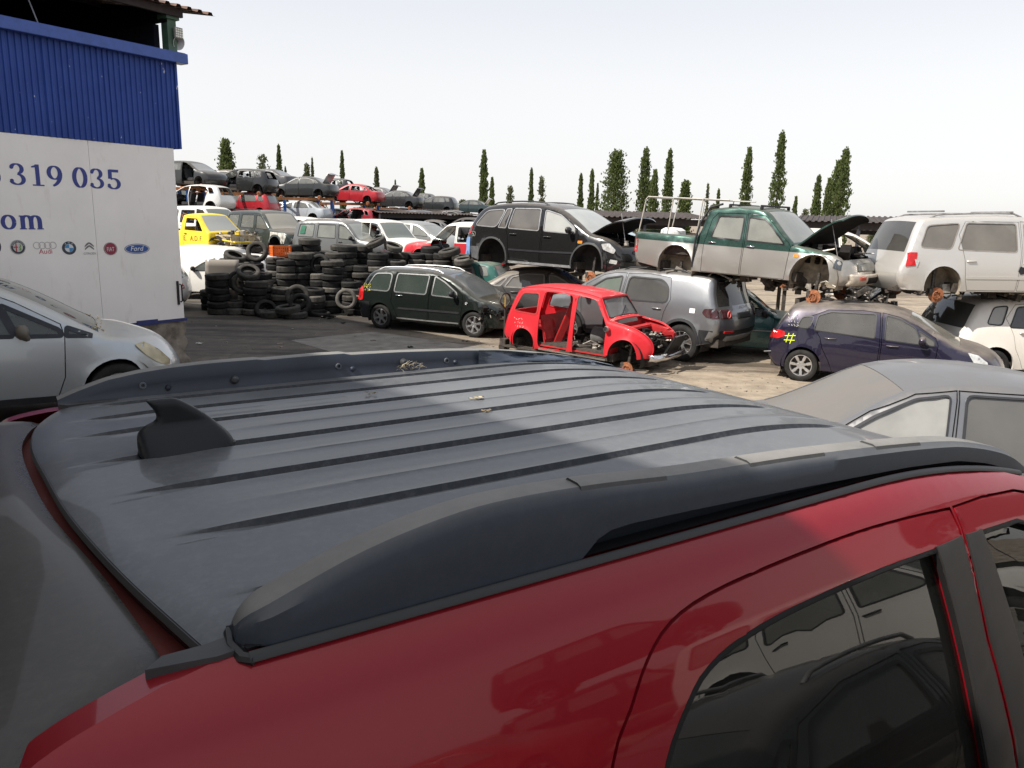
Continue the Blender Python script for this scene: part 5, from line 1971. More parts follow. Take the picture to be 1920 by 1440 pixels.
def c_black_suv():
    """black off-roader with raised bonnet, resting on another car"""
    blk = paint((0.010, 0.010, 0.0105), dust=0.4, rough=0.2, metal=0.1, coat=1.0, base_dust=0.012)
    gl = glass((0.04, 0.038, 0.036), 0.10, 0.06, 0.30, (0.42, 0.38, 0.34))
    gl2 = glass((0.25, 0.26, 0.25), 0.10, 0.06, 0.45, (0.62, 0.62, 0.58))
    S = dict(W=0.93, belt=(-1.9, 1.12, 1.3, 1.06), tum=0.19, sill=0.34, paint=blk, flare=0.02,
             top=Pxz(-2.18, 0.42, -2.32, 0.60, -2.32, 0.85, -2.24, 1.08, -2.06, 1.36, -1.84, 1.58, -1.5, 1.68, -0.8, 1.735, -0.1, 1.72, 0.45, 1.62, 0.95, 1.36, 1.32, 1.13, 1.75, 1.05, 2.05, 0.95, 2.24, 0.80, 2.32, 0.62, 2.30, 0.42, 2.18, 0.32),
             arches=((-1.37, 0.46, 0.44), (1.37, 0.46, 0.44)),
             windscreen=((0.42, 1.63), (1.30, 1.145)), rear_window=((-1.88, 1.55), (-2.22, 1.1)), bonnet=((1.34, 1.125), (2.20, 0.84)), bonnet_up=40, nobonnet=True,
             doors=[Pxz(-0.92, 0.98, -0.88, 0.62, -0.80, 0.34, 0.02, 0.34, 0.05, 1.05, -0.02, 1.58, -0.5, 1.63, -0.92, 1.60, -1.06, 1.3),
                    Pxz(0.06, 0.34, 0.92, 0.34, 1.02, 0.7, 1.06, 1.05, 1.0, 1.22, 0.6, 1.48, 0.3, 1.59, 0.02, 1.62, 0.09, 1.05)],
             wins=[roundpoly(Pxz(-2.02, 1.18, -1.28, 1.16, -1.10, 1.585, -1.66, 1.54), 0.12), roundpoly(Pxz(-1.22, 1.16, -1.0, 1.155, -0.92, 1.60, -1.06, 1.59), 0.02), roundpoly(Pxz(-0.92, 1.15, -0.04, 1.13, -0.08, 1.62, -0.84, 1.61), 0.05), roundpoly(Pxz(0.10, 1.13, 0.96, 1.10, 0.92, 1.24, 0.5, 1.50, 0.06, 1.60), 0.05)],
             glass=gl, winglass={3: gl2}, wsglass=gl2, tw=0.022, trim=simple('bright_window_strip', (0.30, 0.30, 0.30), 0.3, 0.5),
             handles=[(-0.76, 1.02, 0.2, blk), (0.22, 1.0, 0.2, blk)], mirror=(0.86, 1.16, blk), rails=(-1.6, 0.05, M['trim']),
             lines=[(Pxz(-0.86, 0.68, 0.05, 0.68, 0.94, 0.70), 0.04, M['black']), (Pxz(-0.86, 0.40, 0.92, 0.40), 0.055, simple('silver_sill', (0.5, 0.5, 0.5), 0.35, 0.7))],
             patches=[(roundpoly(Pxz(1.72, 0.92, 1.80, 0.80, 2.12, 0.72, 2.16, 0.80, 1.96, 0.94), 0.03), M['lamp'], 'headlight', 0.012),
                      (roundpoly(Pxz(1.06, 0.90, 1.18, 0.90, 1.18, 0.96, 1.06, 0.96), 0.02), M['amber'], 'indicator', 0.012),
                      (roundpoly(Pxz(2.0, 0.52, 2.2, 0.50, 2.22, 0.58, 2.04, 0.60), 0.02), M['lamp'], 'fog_lamp', 0.008),
                      (roundpoly(Pxz(-2.3, 0.95, -2.14, 0.98, -2.10, 1.16, -2.2, 1.16), 0.02), M['tail'], 'tail_light', 0.008)],
             arch_trim=(simple('grey_arch', (0.05, 0.05, 0.05), 0.35), 0.035), wheels=(None, 'disc'), disc_z=0.16, rear_bumper=((-2.18, 0.42), (-2.32, 0.66)), bumper=simple('grey_lower', (0.09, 0.09, 0.095), 0.4))
    root, sh, dn = make_car('off_roader', S, (1.18, 20.7, 0.55), -37, pitch=0.8, scale=1.10)
    tag(root, 'shiny black off-roader with raised bonnet and rusty brake disc, stacked on a grey saloon', 'car')
    front_patch(sh, dn, root, 'grille', M['trim'], 0.62, 0.80, -0.5, 0.5, 0.012)
    gr = MB()
    junk(root, 'engine', (1.45, 2.1, -0.6, 0.6, 0.7, 0.98), 60, 6, M['dark'], 0.14)
    mb = MB()
    rr = random.Random(12)
    for k in range(3):
        for i in range(3):
            x, z = -2.12 + i * 0.05 + k * 0.012, 1.02 - k * 0.05
            mb.tube([sh.p(x + rr.uniform(0, 0.04), z + rr.uniform(-0.02, 0.02), -1, 0.004) for _ in range(4)], 0.004, 4)
    mb.build('chalk_scrawl', simple('chalk', (0.55, 0.52, 0.45), 0.9), root)
    mb = MB()
    side_mesh(mb, sh, roundpoly(Pxz(-2.31, 0.46, -2.16, 0.46, -2.16, 0.88, -2.24, 0.9, -2.31, 0.86), 0.03), [], -1, 0.02, 0.1, 0.06, 0.02)
    mb.build('blue_tape', simple('pale_blue_plastic', (0.16, 0.28, 0.48), 0.5), root)
    return root
c_black_suv()

def c_pickup():
    two = paint((0.37, 0.352, 0.325), dust=0.5, rough=0.30, metal=0.6, coat=0.6, two=((0.018, 0.066, 0.054), 0.965, -0.012), base_dust=0.08)
    gl = glass((0.10, 0.11, 0.10), 0.32, 0.05, 0.38, (0.6, 0.58, 0.52))
    S = dict(W=0.86, belt=(-2.0, 1.12, 1.3, 1.05), tum=0.15, sill=0.42, paint=two, rr=0.06, dent=0.032, flare=0.03,
             top=[(-2.55, 0.50), (-2.62, 0.62), (-2.64, 0.9), (-2.63, 1.10, 1), (-2.58, 1.145), (-1.8, 1.14), (-1.06, 1.135, 1), (-1.0, 1.24), (-0.90, 1.60), (-0.80, 1.69), (-0.4, 1.745), (0.1, 1.735), (0.36, 1.68), (0.62, 1.46), (0.98, 1.12), (1.05, 1.08), (1.5, 1.02), (1.9, 0.94), (2.10, 0.82), (2.16, 0.66), (2.18, 0.5), (2.08, 0.40)],
             arches=((-1.48, 0.50, 0.43), (1.48, 0.50, 0.44)),
             windscreen=((0.38, 1.67), (0.98, 1.12)), rear_window=((-0.90, 1.60), (-1.0, 1.24)), bonnet=((1.06, 1.078), (2.06, 0.86)), bonnet_up=47, nobonnet=True, open=((-2.56, 1.145), (-1.06, 1.135)),
             doors=[Pxz(-0.86, 1.0, -0.86, 0.43, -0.02, 0.43, 0.0, 1.1, -0.04, 1.62, -0.66, 1.62, -0.76, 1.50),
                    Pxz(0.01, 0.43, 0.92, 0.43, 0.96, 1.06, 0.92, 1.12, 0.52, 1.48, 0.36, 1.60, -0.01, 1.63, 0.03, 1.1)],
             wins=[roundpoly(Pxz(-0.72, 1.13, -0.06, 1.11, -0.08, 1.56, -0.62, 1.555), 0.04), roundpoly(Pxz(0.06, 1.11, 0.84, 1.085, 0.80, 1.14, 0.50, 1.43, 0.36, 1.54, 0.03, 1.56), 0.03)],
             glass=gl, tw=0.028, handles=[(-0.68, 1.03, 0.16, M['chrome']), (0.16, 1.0, 0.16, M['chrome'])],
             mirror=None, wheels=('disc', 'disc'), disc_z=0.14, well=M['welltan'], tw_=0.2,
             patches=[(roundpoly(Pxz(-2.64, 0.72, -2.56, 0.72, -2.56, 1.0, -2.64, 1.0), 0.02), M['tail'], 'tail_light', 0.01),
                      (roundpoly(Pxz(1.06, 0.86, 1.16, 0.86, 1.16, 0.92, 1.06, 0.92), 0.02), M['amber'], 'indicator', 0.012),
                      (Pxz(1.96, 0.72, 2.12, 0.68, 2.10, 0.84, 1.98, 0.88), simple('dark_headlamp', (0.05, 0.06, 0.07), 0.1), 'headlight', 0.012)],
             seat_x=(0.1,), bench_x=-0.55, dash_x=0.75, rear_bumper=((-2.55, 0.50), (-2.63, 0.62)), bumper=two)
    root, sh, dn = make_car('pickup_truck', S, (5.05, 16.25, 0.66), -42, pitch=1.4)
    tag(root, 'green over silver double cab pickup with dented flank and raised bonnet, stacked off the ground', 'pickup truck')
    front_patch(sh, dn, root, 'grille', simple('grey_grille', (0.16, 0.16, 0.15), 0.35, 0.4), 0.66, 0.82, -0.62, 0.62, 0.012)
    front_patch(sh, dn, root, 'front_bumper', simple('dented_bumper', (0.42, 0.37, 0.31), 0.5, 0.2, var=0.3), 0.42, 0.62, -0.98, 0.98, 0.05)
    front_patch(sh, dn, root, 'fog_lamp', simple('orange_red_lamp', (0.5, 0.06, 0.03), 0.2), 0.52, 0.58, -0.72, -0.5, 0.06)
    front_patch(sh, dn, root, 'number_plate_recess', M['dark'], 0.46, 0.56, -0.35, 0.35, 0.058)
    junk(root, 'engine', (1.1, 1.95, -0.6, 0.6, 0.75, 1.06), 70, 8, M['dark'], 0.13)
    junk(root, 'suspension', (-2.2, 2.0, -0.65, 0.2, 0.18, 0.42), 60, 9, M['under'], 0.14)
    # bed floor and inner walls, tubular rack, roof bars, black drain pipe
    mb = MB()
    mb.box((-1.85, 0, 0.72), (1.5, 1.4, 0.04))
    for sd in (-1, 1):
        mb.box((-1.85, sd * 0.72, 0.93), (1.5, 0.03, 0.40))
    mb.box((-1.04, 0, 0.93), (0.03, 1.4, 0.40))
    mb.build('load_bed', M['under'], root, smooth=0)
    wr = simple('pale_tube', (0.40, 0.38, 0.33), 0.5, var=0.2)
    y = 0.68
    mb = MB()
    mb.tube([(-2.56, -y, 1.10), (-2.42, -y, 1.86), (-2.38, -y, 1.90), (-0.5, -y * 0.88, 1.88)], 0.014, 8)
    mb.tube([(-2.56, y, 1.10), (-2.42, y, 1.86), (-2.38, y, 1.90), (-0.5, y * 0.88, 1.88)], 0.014, 8)
    mb.tube([(-2.40, -y, 1.885), (-2.40, y, 1.885)], 0.014, 8)
    for x in (-1.75, -1.05):
        mb.tube([(x - 0.08, -y, 1.12), (x, -y, 1.885)], 0.013, 8)
        mb.tube([(x - 0.08, y, 1.12), (x, y, 1.885)], 0.013, 8)
        mb.tube([(x, -y, 1.885), (x, y, 1.885)], 0.013, 8)
    mb.build('ladder_rack', wr, root, smooth=50)
    for x in (-0.45, 0.22):
        mb = MB()
        mb.bar((x, -0.66, 1.79), (x, 0.66, 1.79), 0.05, 0.035)
        for s_ in (-1, 1):
            mb.bar((x, s_ * 0.63, 1.66), (x, s_ * 0.63, 1.80), 0.07, 0.05)
        mb.build('roof_bar', M['black'], root, smooth=0, bevel=0.008)
    mb = MB()
    mb.tube([(-0.60, -0.66, 1.80), (-0.86, -0.70, 1.72), (-0.98, -0.84, 1.40), (-1.03, -0.885, 1.05), (-1.05, -0.89, 0.5)], 0.022, 8)
    mb.build('black_hose', M['black'], root, smooth=60)
    mb = MB().lathe([(0, 0.16), (0.18, 0.15), (0.27, 0.10), (0.29, 0.0), (0.25, -0.1)], 18, (-2.15, 0.1, 1.10), 'z')
    mb.build('white_drum', simple('white_plastic', (0.7, 0.7, 0.68), 0.5), root)
    return root
c_pickup()

def c_people_carrier():
    wht = paint((0.56, 0.54, 0.51), dust=0.35, rough=0.3, metal=0.5, coat=0.6, base_dust=0.06)
    gl = glass((0.10, 0.095, 0.085), 0.36, 0.05, 0.30, (0.55, 0.5, 0.44))
    S = dict(W=0.875, belt=(-1.9, 1.0, 1.3, 0.93), tum=0.16, sill=0.28, paint=wht, rr=0.08,
             top=Pxz(-2.02, 0.30, -2.14, 0.48, -2.14, 0.66, -2.04, 0.90, -1.94, 1.15, -1.80, 1.46, -1.66, 1.58, -1.2, 1.62, -0.3, 1.65, 0.3, 1.62, 0.7, 1.48, 1.2, 1.12, 1.45, 0.98, 1.9, 0.88, 2.15, 0.72, 2.2, 0.45, 2.1, 0.28),
             arches=((-1.285, 0.38, 0.36), (1.285, 0.38, 0.36)),
             windscreen=((0.62, 1.52), (1.42, 0.995)), rear_window=((-1.76, 1.49), (-2.0, 1.02)), bonnet=((1.46, 0.975), (2.12, 0.76)),
             doors=[Pxz(-0.90, 0.85, -0.86, 0.5, -0.80, 0.30, 0.10, 0.30, 0.14, 0.95, 0.08, 1.54, -0.9, 1.54, -1.02, 1.3),
                    Pxz(0.13, 0.30, 0.95, 0.30, 1.0, 0.9, 0.95, 1.15, 0.6, 1.42, 0.4, 1.53, 0.11, 1.55, 0.17, 0.95)],
             wins=[roundpoly(Pxz(-1.78, 1.07, -1.16, 1.04, -1.00, 1.51, -1.62, 1.46), 0.08), roundpoly(Pxz(-1.04, 1.035, 0.06, 1.0, 0.03, 1.51, -0.88, 1.515), 0.05), roundpoly(Pxz(0.20, 0.995, 0.90, 0.96, 0.88, 1.12, 0.55, 1.38, 0.17, 1.51), 0.04)],
             glass=gl, tw=0.02, trim=simple('grey_strip', (0.22, 0.20, 0.18), 0.5), handles=[(-0.78, 0.83, 0.17, wht), (0.28, 0.80, 0.17, wht)],
             rails=(-1.5, 0.2, M['steel']), wheels=('disc', 'disc'), disc_z=0.2, well=M['welltan'],
             lines=[(Pxz(-0.85, 0.56, 0.1, 0.56, 0.95, 0.56), 0.05, wht)],
             patches=[(roundpoly(Pxz(-2.06, 0.72, -1.88, 0.74, -1.84, 0.98, -2.0, 0.98), 0.02), M['tail'], 'tail_light', 0.012)],
             rwglass=glass((0.02, 0.02, 0.02), 0.1, 0.05, 0.12), seatmat=M['seatgrey'], rear_bumper=((-2.02, 0.30), (-2.13, 0.62)), bumper=wht)
    root, sh, dn = make_car('people_carrier', S, (9.1, 15.2, 0.70), 1.5, pitch=-0.6)
    tag(root, 'white people carrier with roof rails and no wheels, stacked at the right edge', 'car')
    mb = MB()
    side_mesh(mb, sh, roundpoly(Pxz(-1.86, 0.72, -1.84, 0.72, -1.80, 0.84, -1.9, 0.86), 0.01), [], -1, 0.016, 0.1, 0.05)
    mb.build('white_lens', M['lamp'], root)
    for x in (-1.28, 0.0):
        mb = MB()
        mb.bar((x, -0.62, 1.72), (x, 0.62, 1.72), 0.06, 0.03)
        mb.build('roof_bar', M['steel'], root, smooth=0, bevel=0.008)
    junk(root, 'suspension', (-2.0, 1.6, -0.6, 0.2, 0.12, 0.3), 40, 15, M['under'], 0.14)
    mb = MB()
    mb.add([sh.p(x, z, -1, 0.012) for x, z in ((0.10, 0.66), (0.13, 0.75), (0.20, 0.73), (0.27, 0.75), (0.24, 0.62), (0.16, 0.6))], [(0, 1, 2, 3, 4, 5)])
    mb.build('black_tape_patch', M['black'], root)
    return root
c_people_carrier()
# ------------------------------------------------------------------ plainer bodies for the stacked and shelved cars
def T_saloon(pm, **kw):
    S = dict(W=0.87, belt=(-1.8, 1.0, 1.2, 0.94), tum=0.20, sill=0.26, wr=0.31, paint=pm, q=1.5,
             top=Pxz(-2.05, 0.30, -2.16, 0.50, -2.13, 0.80, -2.02, 0.95, -1.60, 1.0, -1.05, 1.32, -0.6, 1.42, -0.1, 1.435, 0.35, 1.36, 0.75, 1.14, 1.12, 0.965, 1.5, 0.91, 1.9, 0.80, 2.12, 0.66, 2.17, 0.5, 2.1, 0.28),
             arches=((-1.33, 0.32, 0.36), (1.33, 0.32, 0.36)),
             windscreen=((0.36, 1.355), (1.10, 0.97)), rear_window=((-1.02, 1.335), (-1.56, 1.01)), bonnet=((1.13, 0.962), (2.05, 0.71)),
             doors=[Pxz(-0.98, 0.86, -0.90, 0.55, -0.82, 0.26, 0.0, 0.26, 0.04, 0.9, -0.02, 1.36, -0.5, 1.36, -0.9, 1.26, -1.10, 1.04),
                    Pxz(0.04, 0.26, 0.92, 0.26, 0.96, 0.9, 0.90, 1.0, 0.55, 1.19, 0.25, 1.34, 0.02, 1.37, 0.08, 0.9)],
             wins=[roundpoly(Pxz(-1.30, 1.03, -1.14, 1.02, -0.98, 1.20, -1.04, 1.22), 0.03), roundpoly(Pxz(-1.02, 1.0, -0.03, 0.98, -0.06, 1.32, -0.5, 1.32, -0.84, 1.24), 0.04), roundpoly(Pxz(0.12, 0.975, 0.85, 0.95, 0.52, 1.15, 0.27, 1.28, 0.08, 1.32), 0.03)],
             tw=0.025, wheels=('alloy', 'alloy'), handles=[(-0.78, 0.88, 0.18, None), (0.2, 0.86, 0.18, None)])
    S.update(kw)
    return S

def T_hatch(pm, **kw):
    S = dict(W=0.85, belt=(-1.6, 1.0, 1.2, 0.92), tum=0.19, sill=0.26, wr=0.30, paint=pm, q=1.6,
             top=Pxz(-1.80, 0.30, -1.90, 0.48, -1.90, 0.70, -1.82, 0.95, -1.66, 1.22, -1.48, 1.40, -1.0, 1.47, -0.4, 1.485, 0.1, 1.45, 0.45, 1.34, 0.85, 1.10, 1.15, 0.95, 1.55, 0.88, 1.85, 0.75, 1.97, 0.58, 1.98, 0.42, 1.9, 0.26),
             arches=((-1.25, 0.31, 0.35), (1.25, 0.31, 0.35)),
             windscreen=((0.42, 1.35), (1.13, 0.96)), rear_window=((-1.54, 1.35), (-1.80, 0.98)), bonnet=((1.16, 0.948), (1.87, 0.73)),
             doors=[Pxz(-0.96, 0.86, -0.90, 0.62, -0.78, 0.40, -0.72, 0.27, 0.0, 0.27, 0.03, 0.9, -0.03, 1.40, -0.5, 1.42, -0.92, 1.38, -1.10, 1.15),
                    Pxz(0.04, 0.27, 0.86, 0.27, 0.92, 0.9, 0.86, 1.02, 0.55, 1.22, 0.3, 1.35, 0.01, 1.40, 0.07, 0.9)],
             wins=[roundpoly(Pxz(-1.46, 1.05, -1.18, 1.03, -1.04, 1.36, -1.30, 1.33), 0.06), roundpoly(Pxz(-1.04, 1.0, -0.03, 0.97, -0.08, 1.36, -0.5, 1.375, -0.88, 1.34), 0.05), roundpoly(Pxz(0.12, 0.965, 0.80, 0.94, 0.76, 1.02, 0.52, 1.18, 0.29, 1.30, 0.07, 1.355), 0.03)],
             tw=0.022, wheels=('alloy', 'alloy'), handles=[(-0.76, 0.86, 0.17, None), (0.2, 0.84, 0.17, None)])
    S.update(kw)
    return S

def T_offroad(pm, **kw):
    S = dict(W=0.88, belt=(-1.9, 1.12, 1.2, 1.06), tum=0.14, sill=0.40, wr=0.36, paint=pm, q=1.6, flare=0.025,
             top=Pxz(-2.05, 0.48, -2.14, 0.62, -2.14, 0.95, -2.08, 1.15, -1.98, 1.52, -1.86, 1.70, -1.5, 1.76, -0.6, 1.79, 0.1, 1.77, 0.38, 1.68, 0.66, 1.42, 0.98, 1.12, 1.5, 1.07, 1.9, 1.0, 2.06, 0.88, 2.10, 0.6, 2.02, 0.42),
             arches=((-1.32, 0.44, 0.42), (1.32, 0.44, 0.42)),
             windscreen=((0.40, 1.665), (0.97, 1.13)), rear_window=((-1.95, 1.58), (-2.06, 1.20)), bonnet=((1.0, 1.117), (2.0, 0.94)),
             doors=[Pxz(-0.92, 0.95, -0.86, 0.6, -0.80, 0.41, -0.02, 0.41, 0.02, 1.05, -0.02, 1.68, -0.88, 1.68, -0.96, 1.3),
                    Pxz(0.02, 0.41, 0.88, 0.41, 0.92, 1.0, 0.88, 1.16, 0.55, 1.48, 0.36, 1.65, 0.02, 1.69, 0.06, 1.05)],
             wins=[roundpoly(Pxz(-1.84, 1.16, -1.06, 1.15, -1.02, 1.64, -1.72, 1.62), 0.05), roundpoly(Pxz(-0.88, 1.15, -0.05, 1.13, -0.08, 1.63, -0.84, 1.63), 0.04), roundpoly(Pxz(0.10, 1.13, 0.80, 1.10, 0.78, 1.18, 0.52, 1.44, 0.34, 1.59, 0.07, 1.63), 0.03)],
             tw=0.025, wheels=('alloy', 'alloy'), spokes=(6, False, 0), handles=[(-0.74, 1.02, 0.17, M['black']), (0.18, 1.0, 0.17, M['black'])])
    S.update(kw)
    return S

def put(px, py, D, sill=0.26):
    q = at_y(px, py, D)
    return (q.x, q.y, q.z - sill)

def trestle(loc, yaw, label, L=2.4, W=1.3):
    """welded steel stand under a car that is kept off the ground"""
    top = loc[2] + 0.10
    h = top - YARD
    if h < 0.25:
        return
    root = empty('steel_trestle', (loc[0], loc[1], YARD), (0, 0, R(yaw)))
    tag(root, label, 'trestle')
    for x in (-L / 2, L / 2):
        MB().bar((x, -W / 2, h - 0.06), (x, W / 2, h - 0.06), 0.10, 0.12).build('beam', M['under'], root, smooth=0)
        for y in (-W / 2 + 0.08, W / 2 - 0.08):
            MB().bar((x, y, 0), (x, y, h - 0.12), 0.09).build('leg', M['under'], root, smooth=0)

clear = glass((0.25, 0.26, 0.25), 0.80, 0.04, 0.10)
pale = glass((0.12, 0.13, 0.12), 0.35, 0.06, 0.35, (0.55, 0.55, 0.5))

# ---- old red shell without doors
def c_red_shell():
    red = paint((0.50, 0.014, 0.024), dust=0.12, rough=0.42, metal=0.0, coat=0.35, base_dust=0.02, dust_col=(0.72, 0.32, 0.28))
    redin = simple('red_inner_paint', (0.38, 0.016, 0.018), 0.5, var=0.25, scale=5)
    S = dict(W=0.735, belt=(-1.7, 0.93, 1.0, 0.92), tum=0.13, sill=0.22, paint=red, rr=0.05, crown=0.03, kf=0.16, bf=0.16, br=0.05, flare=0.03,
             top=[(-1.66, 0.34), (-1.76, 0.42), (-1.75, 0.62), (-1.66, 0.92), (-1.52, 1.26), (-1.44, 1.385), (-1.34, 1.44), (-0.9, 1.50), (-0.3, 1.50), (0.2, 1.465), (0.46, 1.42), (0.53, 1.385), (0.75, 1.045), (0.86, 0.99), (1.3, 0.925), (1.6, 0.825), (1.76, 0.69), (1.80, 0.52), (1.74, 0.38)],
             arches=((-1.20, 0.34, 0.285), (1.21, 0.34, 0.36)), front_low=0.34,
             windscreen=((0.53, 1.38), (0.75, 1.045)), open=((0.88, 0.985), (1.74, 0.38)), rear_window=((-1.50, 1.29), (-1.66, 0.93)), noglass=True,
             doors=[roundpoly(Pxz(-0.83, 0.58, -0.83, 0.36, -0.80, 0.27, -0.12, 0.27, -0.08, 0.80, -0.10, 1.40, -0.36, 1.43, -0.78, 1.42, -0.83, 1.0), 0.07),
                    roundpoly(Pxz(0.02, 0.27, 0.74, 0.27, 0.76, 0.88, 0.68, 1.03, 0.46, 1.35, 0.38, 1.39, 0.02, 1.42, 0.02, 0.9), 0.06)],
             wins=[roundpoly(Pxz(-1.53, 0.96, -0.90, 0.94, -0.91, 1.38, -1.33, 1.36), 0.08)],
             nodoors=(0, 1), wsglass=glass((0.2, 0.2, 0.2), 1.0, 0.03, 0.03), seats=False, wheels=(None, 'disc'), disc_z=0.10, solid=0.018, thick=0.022, tw=0.0,
             well=M['well'])
    S['wins_rim'] = True
    root, sh, dn = make_car('red_car_shell', S, (1.60, 16.15, -0.83), -35.5, pitch=1.5)
    tag(root, 'bright red old car shell without doors, bonnet or wheels, on a pallet truck', 'car')
    mb = MB()
    mb.box((-0.1, 0, 0.30), (1.75, 1.32, 0.03))
    mb.box((-0.80, 0, 0.62), (0.03, 1.22, 0.62), Matrix.Rotation(R(-14), 3, 'Y'))
    for y in (-0.42, 0.0, 0.42):
        for z in (0.5, 0.72):
            mb.box((-0.785 - (z - 0.62) * 0.25, y, z), (0.045, 0.34, 0.17), Matrix.Rotation(R(-14), 3, 'Y'))
    mb.box((0.84, 0, 0.62), (0.04, 1.30, 0.60))
    mb.box((-1.2, 0, 0.64), (0.78, 1.25, 0.03))
    mb.build('inner_panels', redin, root, smooth=0, bevel=0.006)
    mb = MB()
    for sd in (-1, 1):
        mb.tube([(-0.05, sd * 0.655, 0.28), (-0.045, sd * 0.655, 0.9), (-0.03, sd * 0.585, 1.36)], 0.028, 8)
    mb.build('centre_pillar_seal', M['trim'], root)
    mb = MB()
    mb.bar((-0.62, -0.30, 0.32), (-0.42, -0.02, 1.18), 0.05, 0.16)
    mb.build('leaning_trim', redin, root, smooth=0, bevel=0.01)
    junk(root, 'floor_clutter', (-0.6, 0.65, -0.5, 0.45, 0.32, 0.42), 26, 31, M['dark'], 0.13)
    mb = MB().lathe([(0.0, 0.2), (0.14, 0.2), (0.19, 0.1), (0.20, -0.12), (0.0, -0.14)], 16, (0.05, 0.34, 0.50), 'x')
    mb.build('rear_wheel_cover', simple('grey_liner', (0.12, 0.115, 0.11), 0.8), root)
    junk(root, 'engine', (1.0, 1.6, -0.4, 0.4, 0.45, 0.82), 60, 32, M['dark'], 0.11)
    mb = MB()
    mb.box((1.30, 0.52, 0.80), (0.5, 0.20, 0.14), Matrix.Rotation(R(8), 3, 'Y'))
    mb.box((1.56, 0.50, 0.72), (0.22, 0.24, 0.16), Matrix.Rotation(R(25), 3, 'Z'))
    mb.box((1.1, 0.0, 0.86), (0.18, 1.1, 0.06))
    mb.build('inner_wing', redin, root, smooth=0, bevel=0.02)
    mb = MB()
    mb.box((1.86, 0.18, 0.60), (0.05, 0.56, 0.42), Matrix.Rotation(R(28), 3, 'Y'))
    mb.build('radiator', M['trim'], root, smooth=0, bevel=0.01)
    mb = MB()
    pts = [(1.70, -0.70, 0.40), (1.84, -0.60, 0.40), (1.90, -0.2, 0.40), (1.90, 0.3, 0.40), (1.84, 0.62, 0.41)]
    rows = [[(x, y, z - 0.06), (x + 0.035, y, z - 0.035), (x + 0.045, y, z), (x + 0.035, y, z + 0.035), (x, y, z + 0.06)] for x, y, z in pts]
    mb.grid(rows)
    mb.build('front_bumper', M['chrome'], root, smooth=60, solid=0.01)
    mb = MB().lathe([(0, 0.03), (0.05, 0.03), (0.06, 0.0), (0.05, -0.05)], 14, sh.p(0.80, 0.86, -1, 0.05), 'y')
    mb.build('mirror', M['steel'], root)
    # black rubber round the screen and a wiper
    hw_ = [(0.575, 0.53, 1.365), (0.72, 0.59, 1.16), (0.86, 0.64, 0.945)]
    loop = [(0.54, y, 1.39 + 0.025 * (1 - (y / 0.53) ** 2)) for y in (-0.50, -0.25, 0, 0.25, 0.50)] + [(0.66, 0.575, 1.20), (0.745, 0.60, 1.075)] + [(0.765, y, 1.05 + 0.025 * (1 - (y / 0.6) ** 2)) for y in (0.55, 0.25, 0, -0.25, -0.55)] + [(0.745, -0.60, 1.075), (0.66, -0.575, 1.20)]
    MB().tube(loop, 0.016, 6, closed=True).build('screen_seal', M['trim'], root)
    MB().tube([(0.79, -0.2, 1.06), (0.74, 0.0, 1.12), (0.66, 0.24, 1.24)], 0.008, 5).build('wiper', M['trim'], root)
    # window rubbers on the rear quarters
    for sd in (-1, 1):
        t = MB()
        w_ = S['wins'][0]
        side_mesh(t, sh, inset(w_, -0.02), [inset(w_, 0.012)], sd, 0.006, 9, 0.06, 0.012)
        t.build('window_seal', redin, root, smooth=40)
    mb = MB()
    rr = random.Random(21)
    for k in range(3):
        for i in range(4):
            x, z = -1.50 + i * 0.07 + k * 0.03, 0.80 - k * 0.08
            mb.tube([sh.p(x + rr.uniform(0, 0.05), z + rr.uniform(-0.025, 0.03), -1, 0.004) for _ in range(4)], 0.0045, 4)
    mb.build('chalk_scrawl', simple('pink_chalk', (0.70, 0.40, 0.36), 0.9), root)
    MB().bar(sh.p(-0.8, 0.235, -1, 0.01), sh.p(0.8, 0.235, -1, 0.01), 0.02, 0.035).build('sill_strip', M['chrome'], root, smooth=0)
    # ---- pallet truck holding up its tail
    q = root.location + Matrix.Rotation(R(-35.5), 3, 'Z') @ Vector((-1.95, -0.35, 0))
    pt = empty('pallet_truck', (q.x, q.y, YARD), (0, 0, R(-35.5)))
    tag(pt, 'hand pallet truck with looped handle, under the tail of the red shell', 'pallet truck')
    dk = simple('worn_dark_steel', (0.05, 0.045, 0.04), 0.5, 0.3, var=0.4)
    mb = MB()
    mb.tube([(0, 0, 0.12), (0, 0, 0.96)], 0.026, 8)
    mb.build('shaft', dk, pt)
    loop = [(0, 0.19 * math.sin(t), 1.11 + 0.17 * math.cos(t)) for t in [2 * math.pi * i / 22 for i in range(22)]]
    loop = [(x, y * (1.0 if z > 1.09 else max(0.12, 1 - (1.09 - z) * 5.0)), z) for x, y, z in loop]
    MB().tube(loop, 0.021, 8, closed=True).build('handle_loop', dk, pt)
    MB().tube([(0, 0, 0.94), (0, 0, 1.27)], 0.016, 8).build('lever', simple('yellow_lever', (0.4, 0.25, 0.03), 0.6), pt)
    mb = MB()
    for y in (-0.2, 0.2):
        mb.box((0.75, y, 0.16), (1.15, 0.16, 0.05))
    mb.box((0.12, 0, 0.22), (0.16, 0.5, 0.16))
    mb.build('forks', M['under'], pt, smooth=0, bevel=0.01)
    for x, y in ((0.0, -0.08), (0.0, 0.08), (1.2, -0.2), (1.2, 0.2)):
        MB().lathe([(0, -0.03), (0.05, -0.03), (0.085, -0.025), (0.09, 0), (0.085, 0.025), (0.05, 0.03), (0, 0.03)], 16, (x, y, 0.09), 'y').build('roller', M['steel'] if x > 1 else dk, pt)
    return root
c_red_shell()

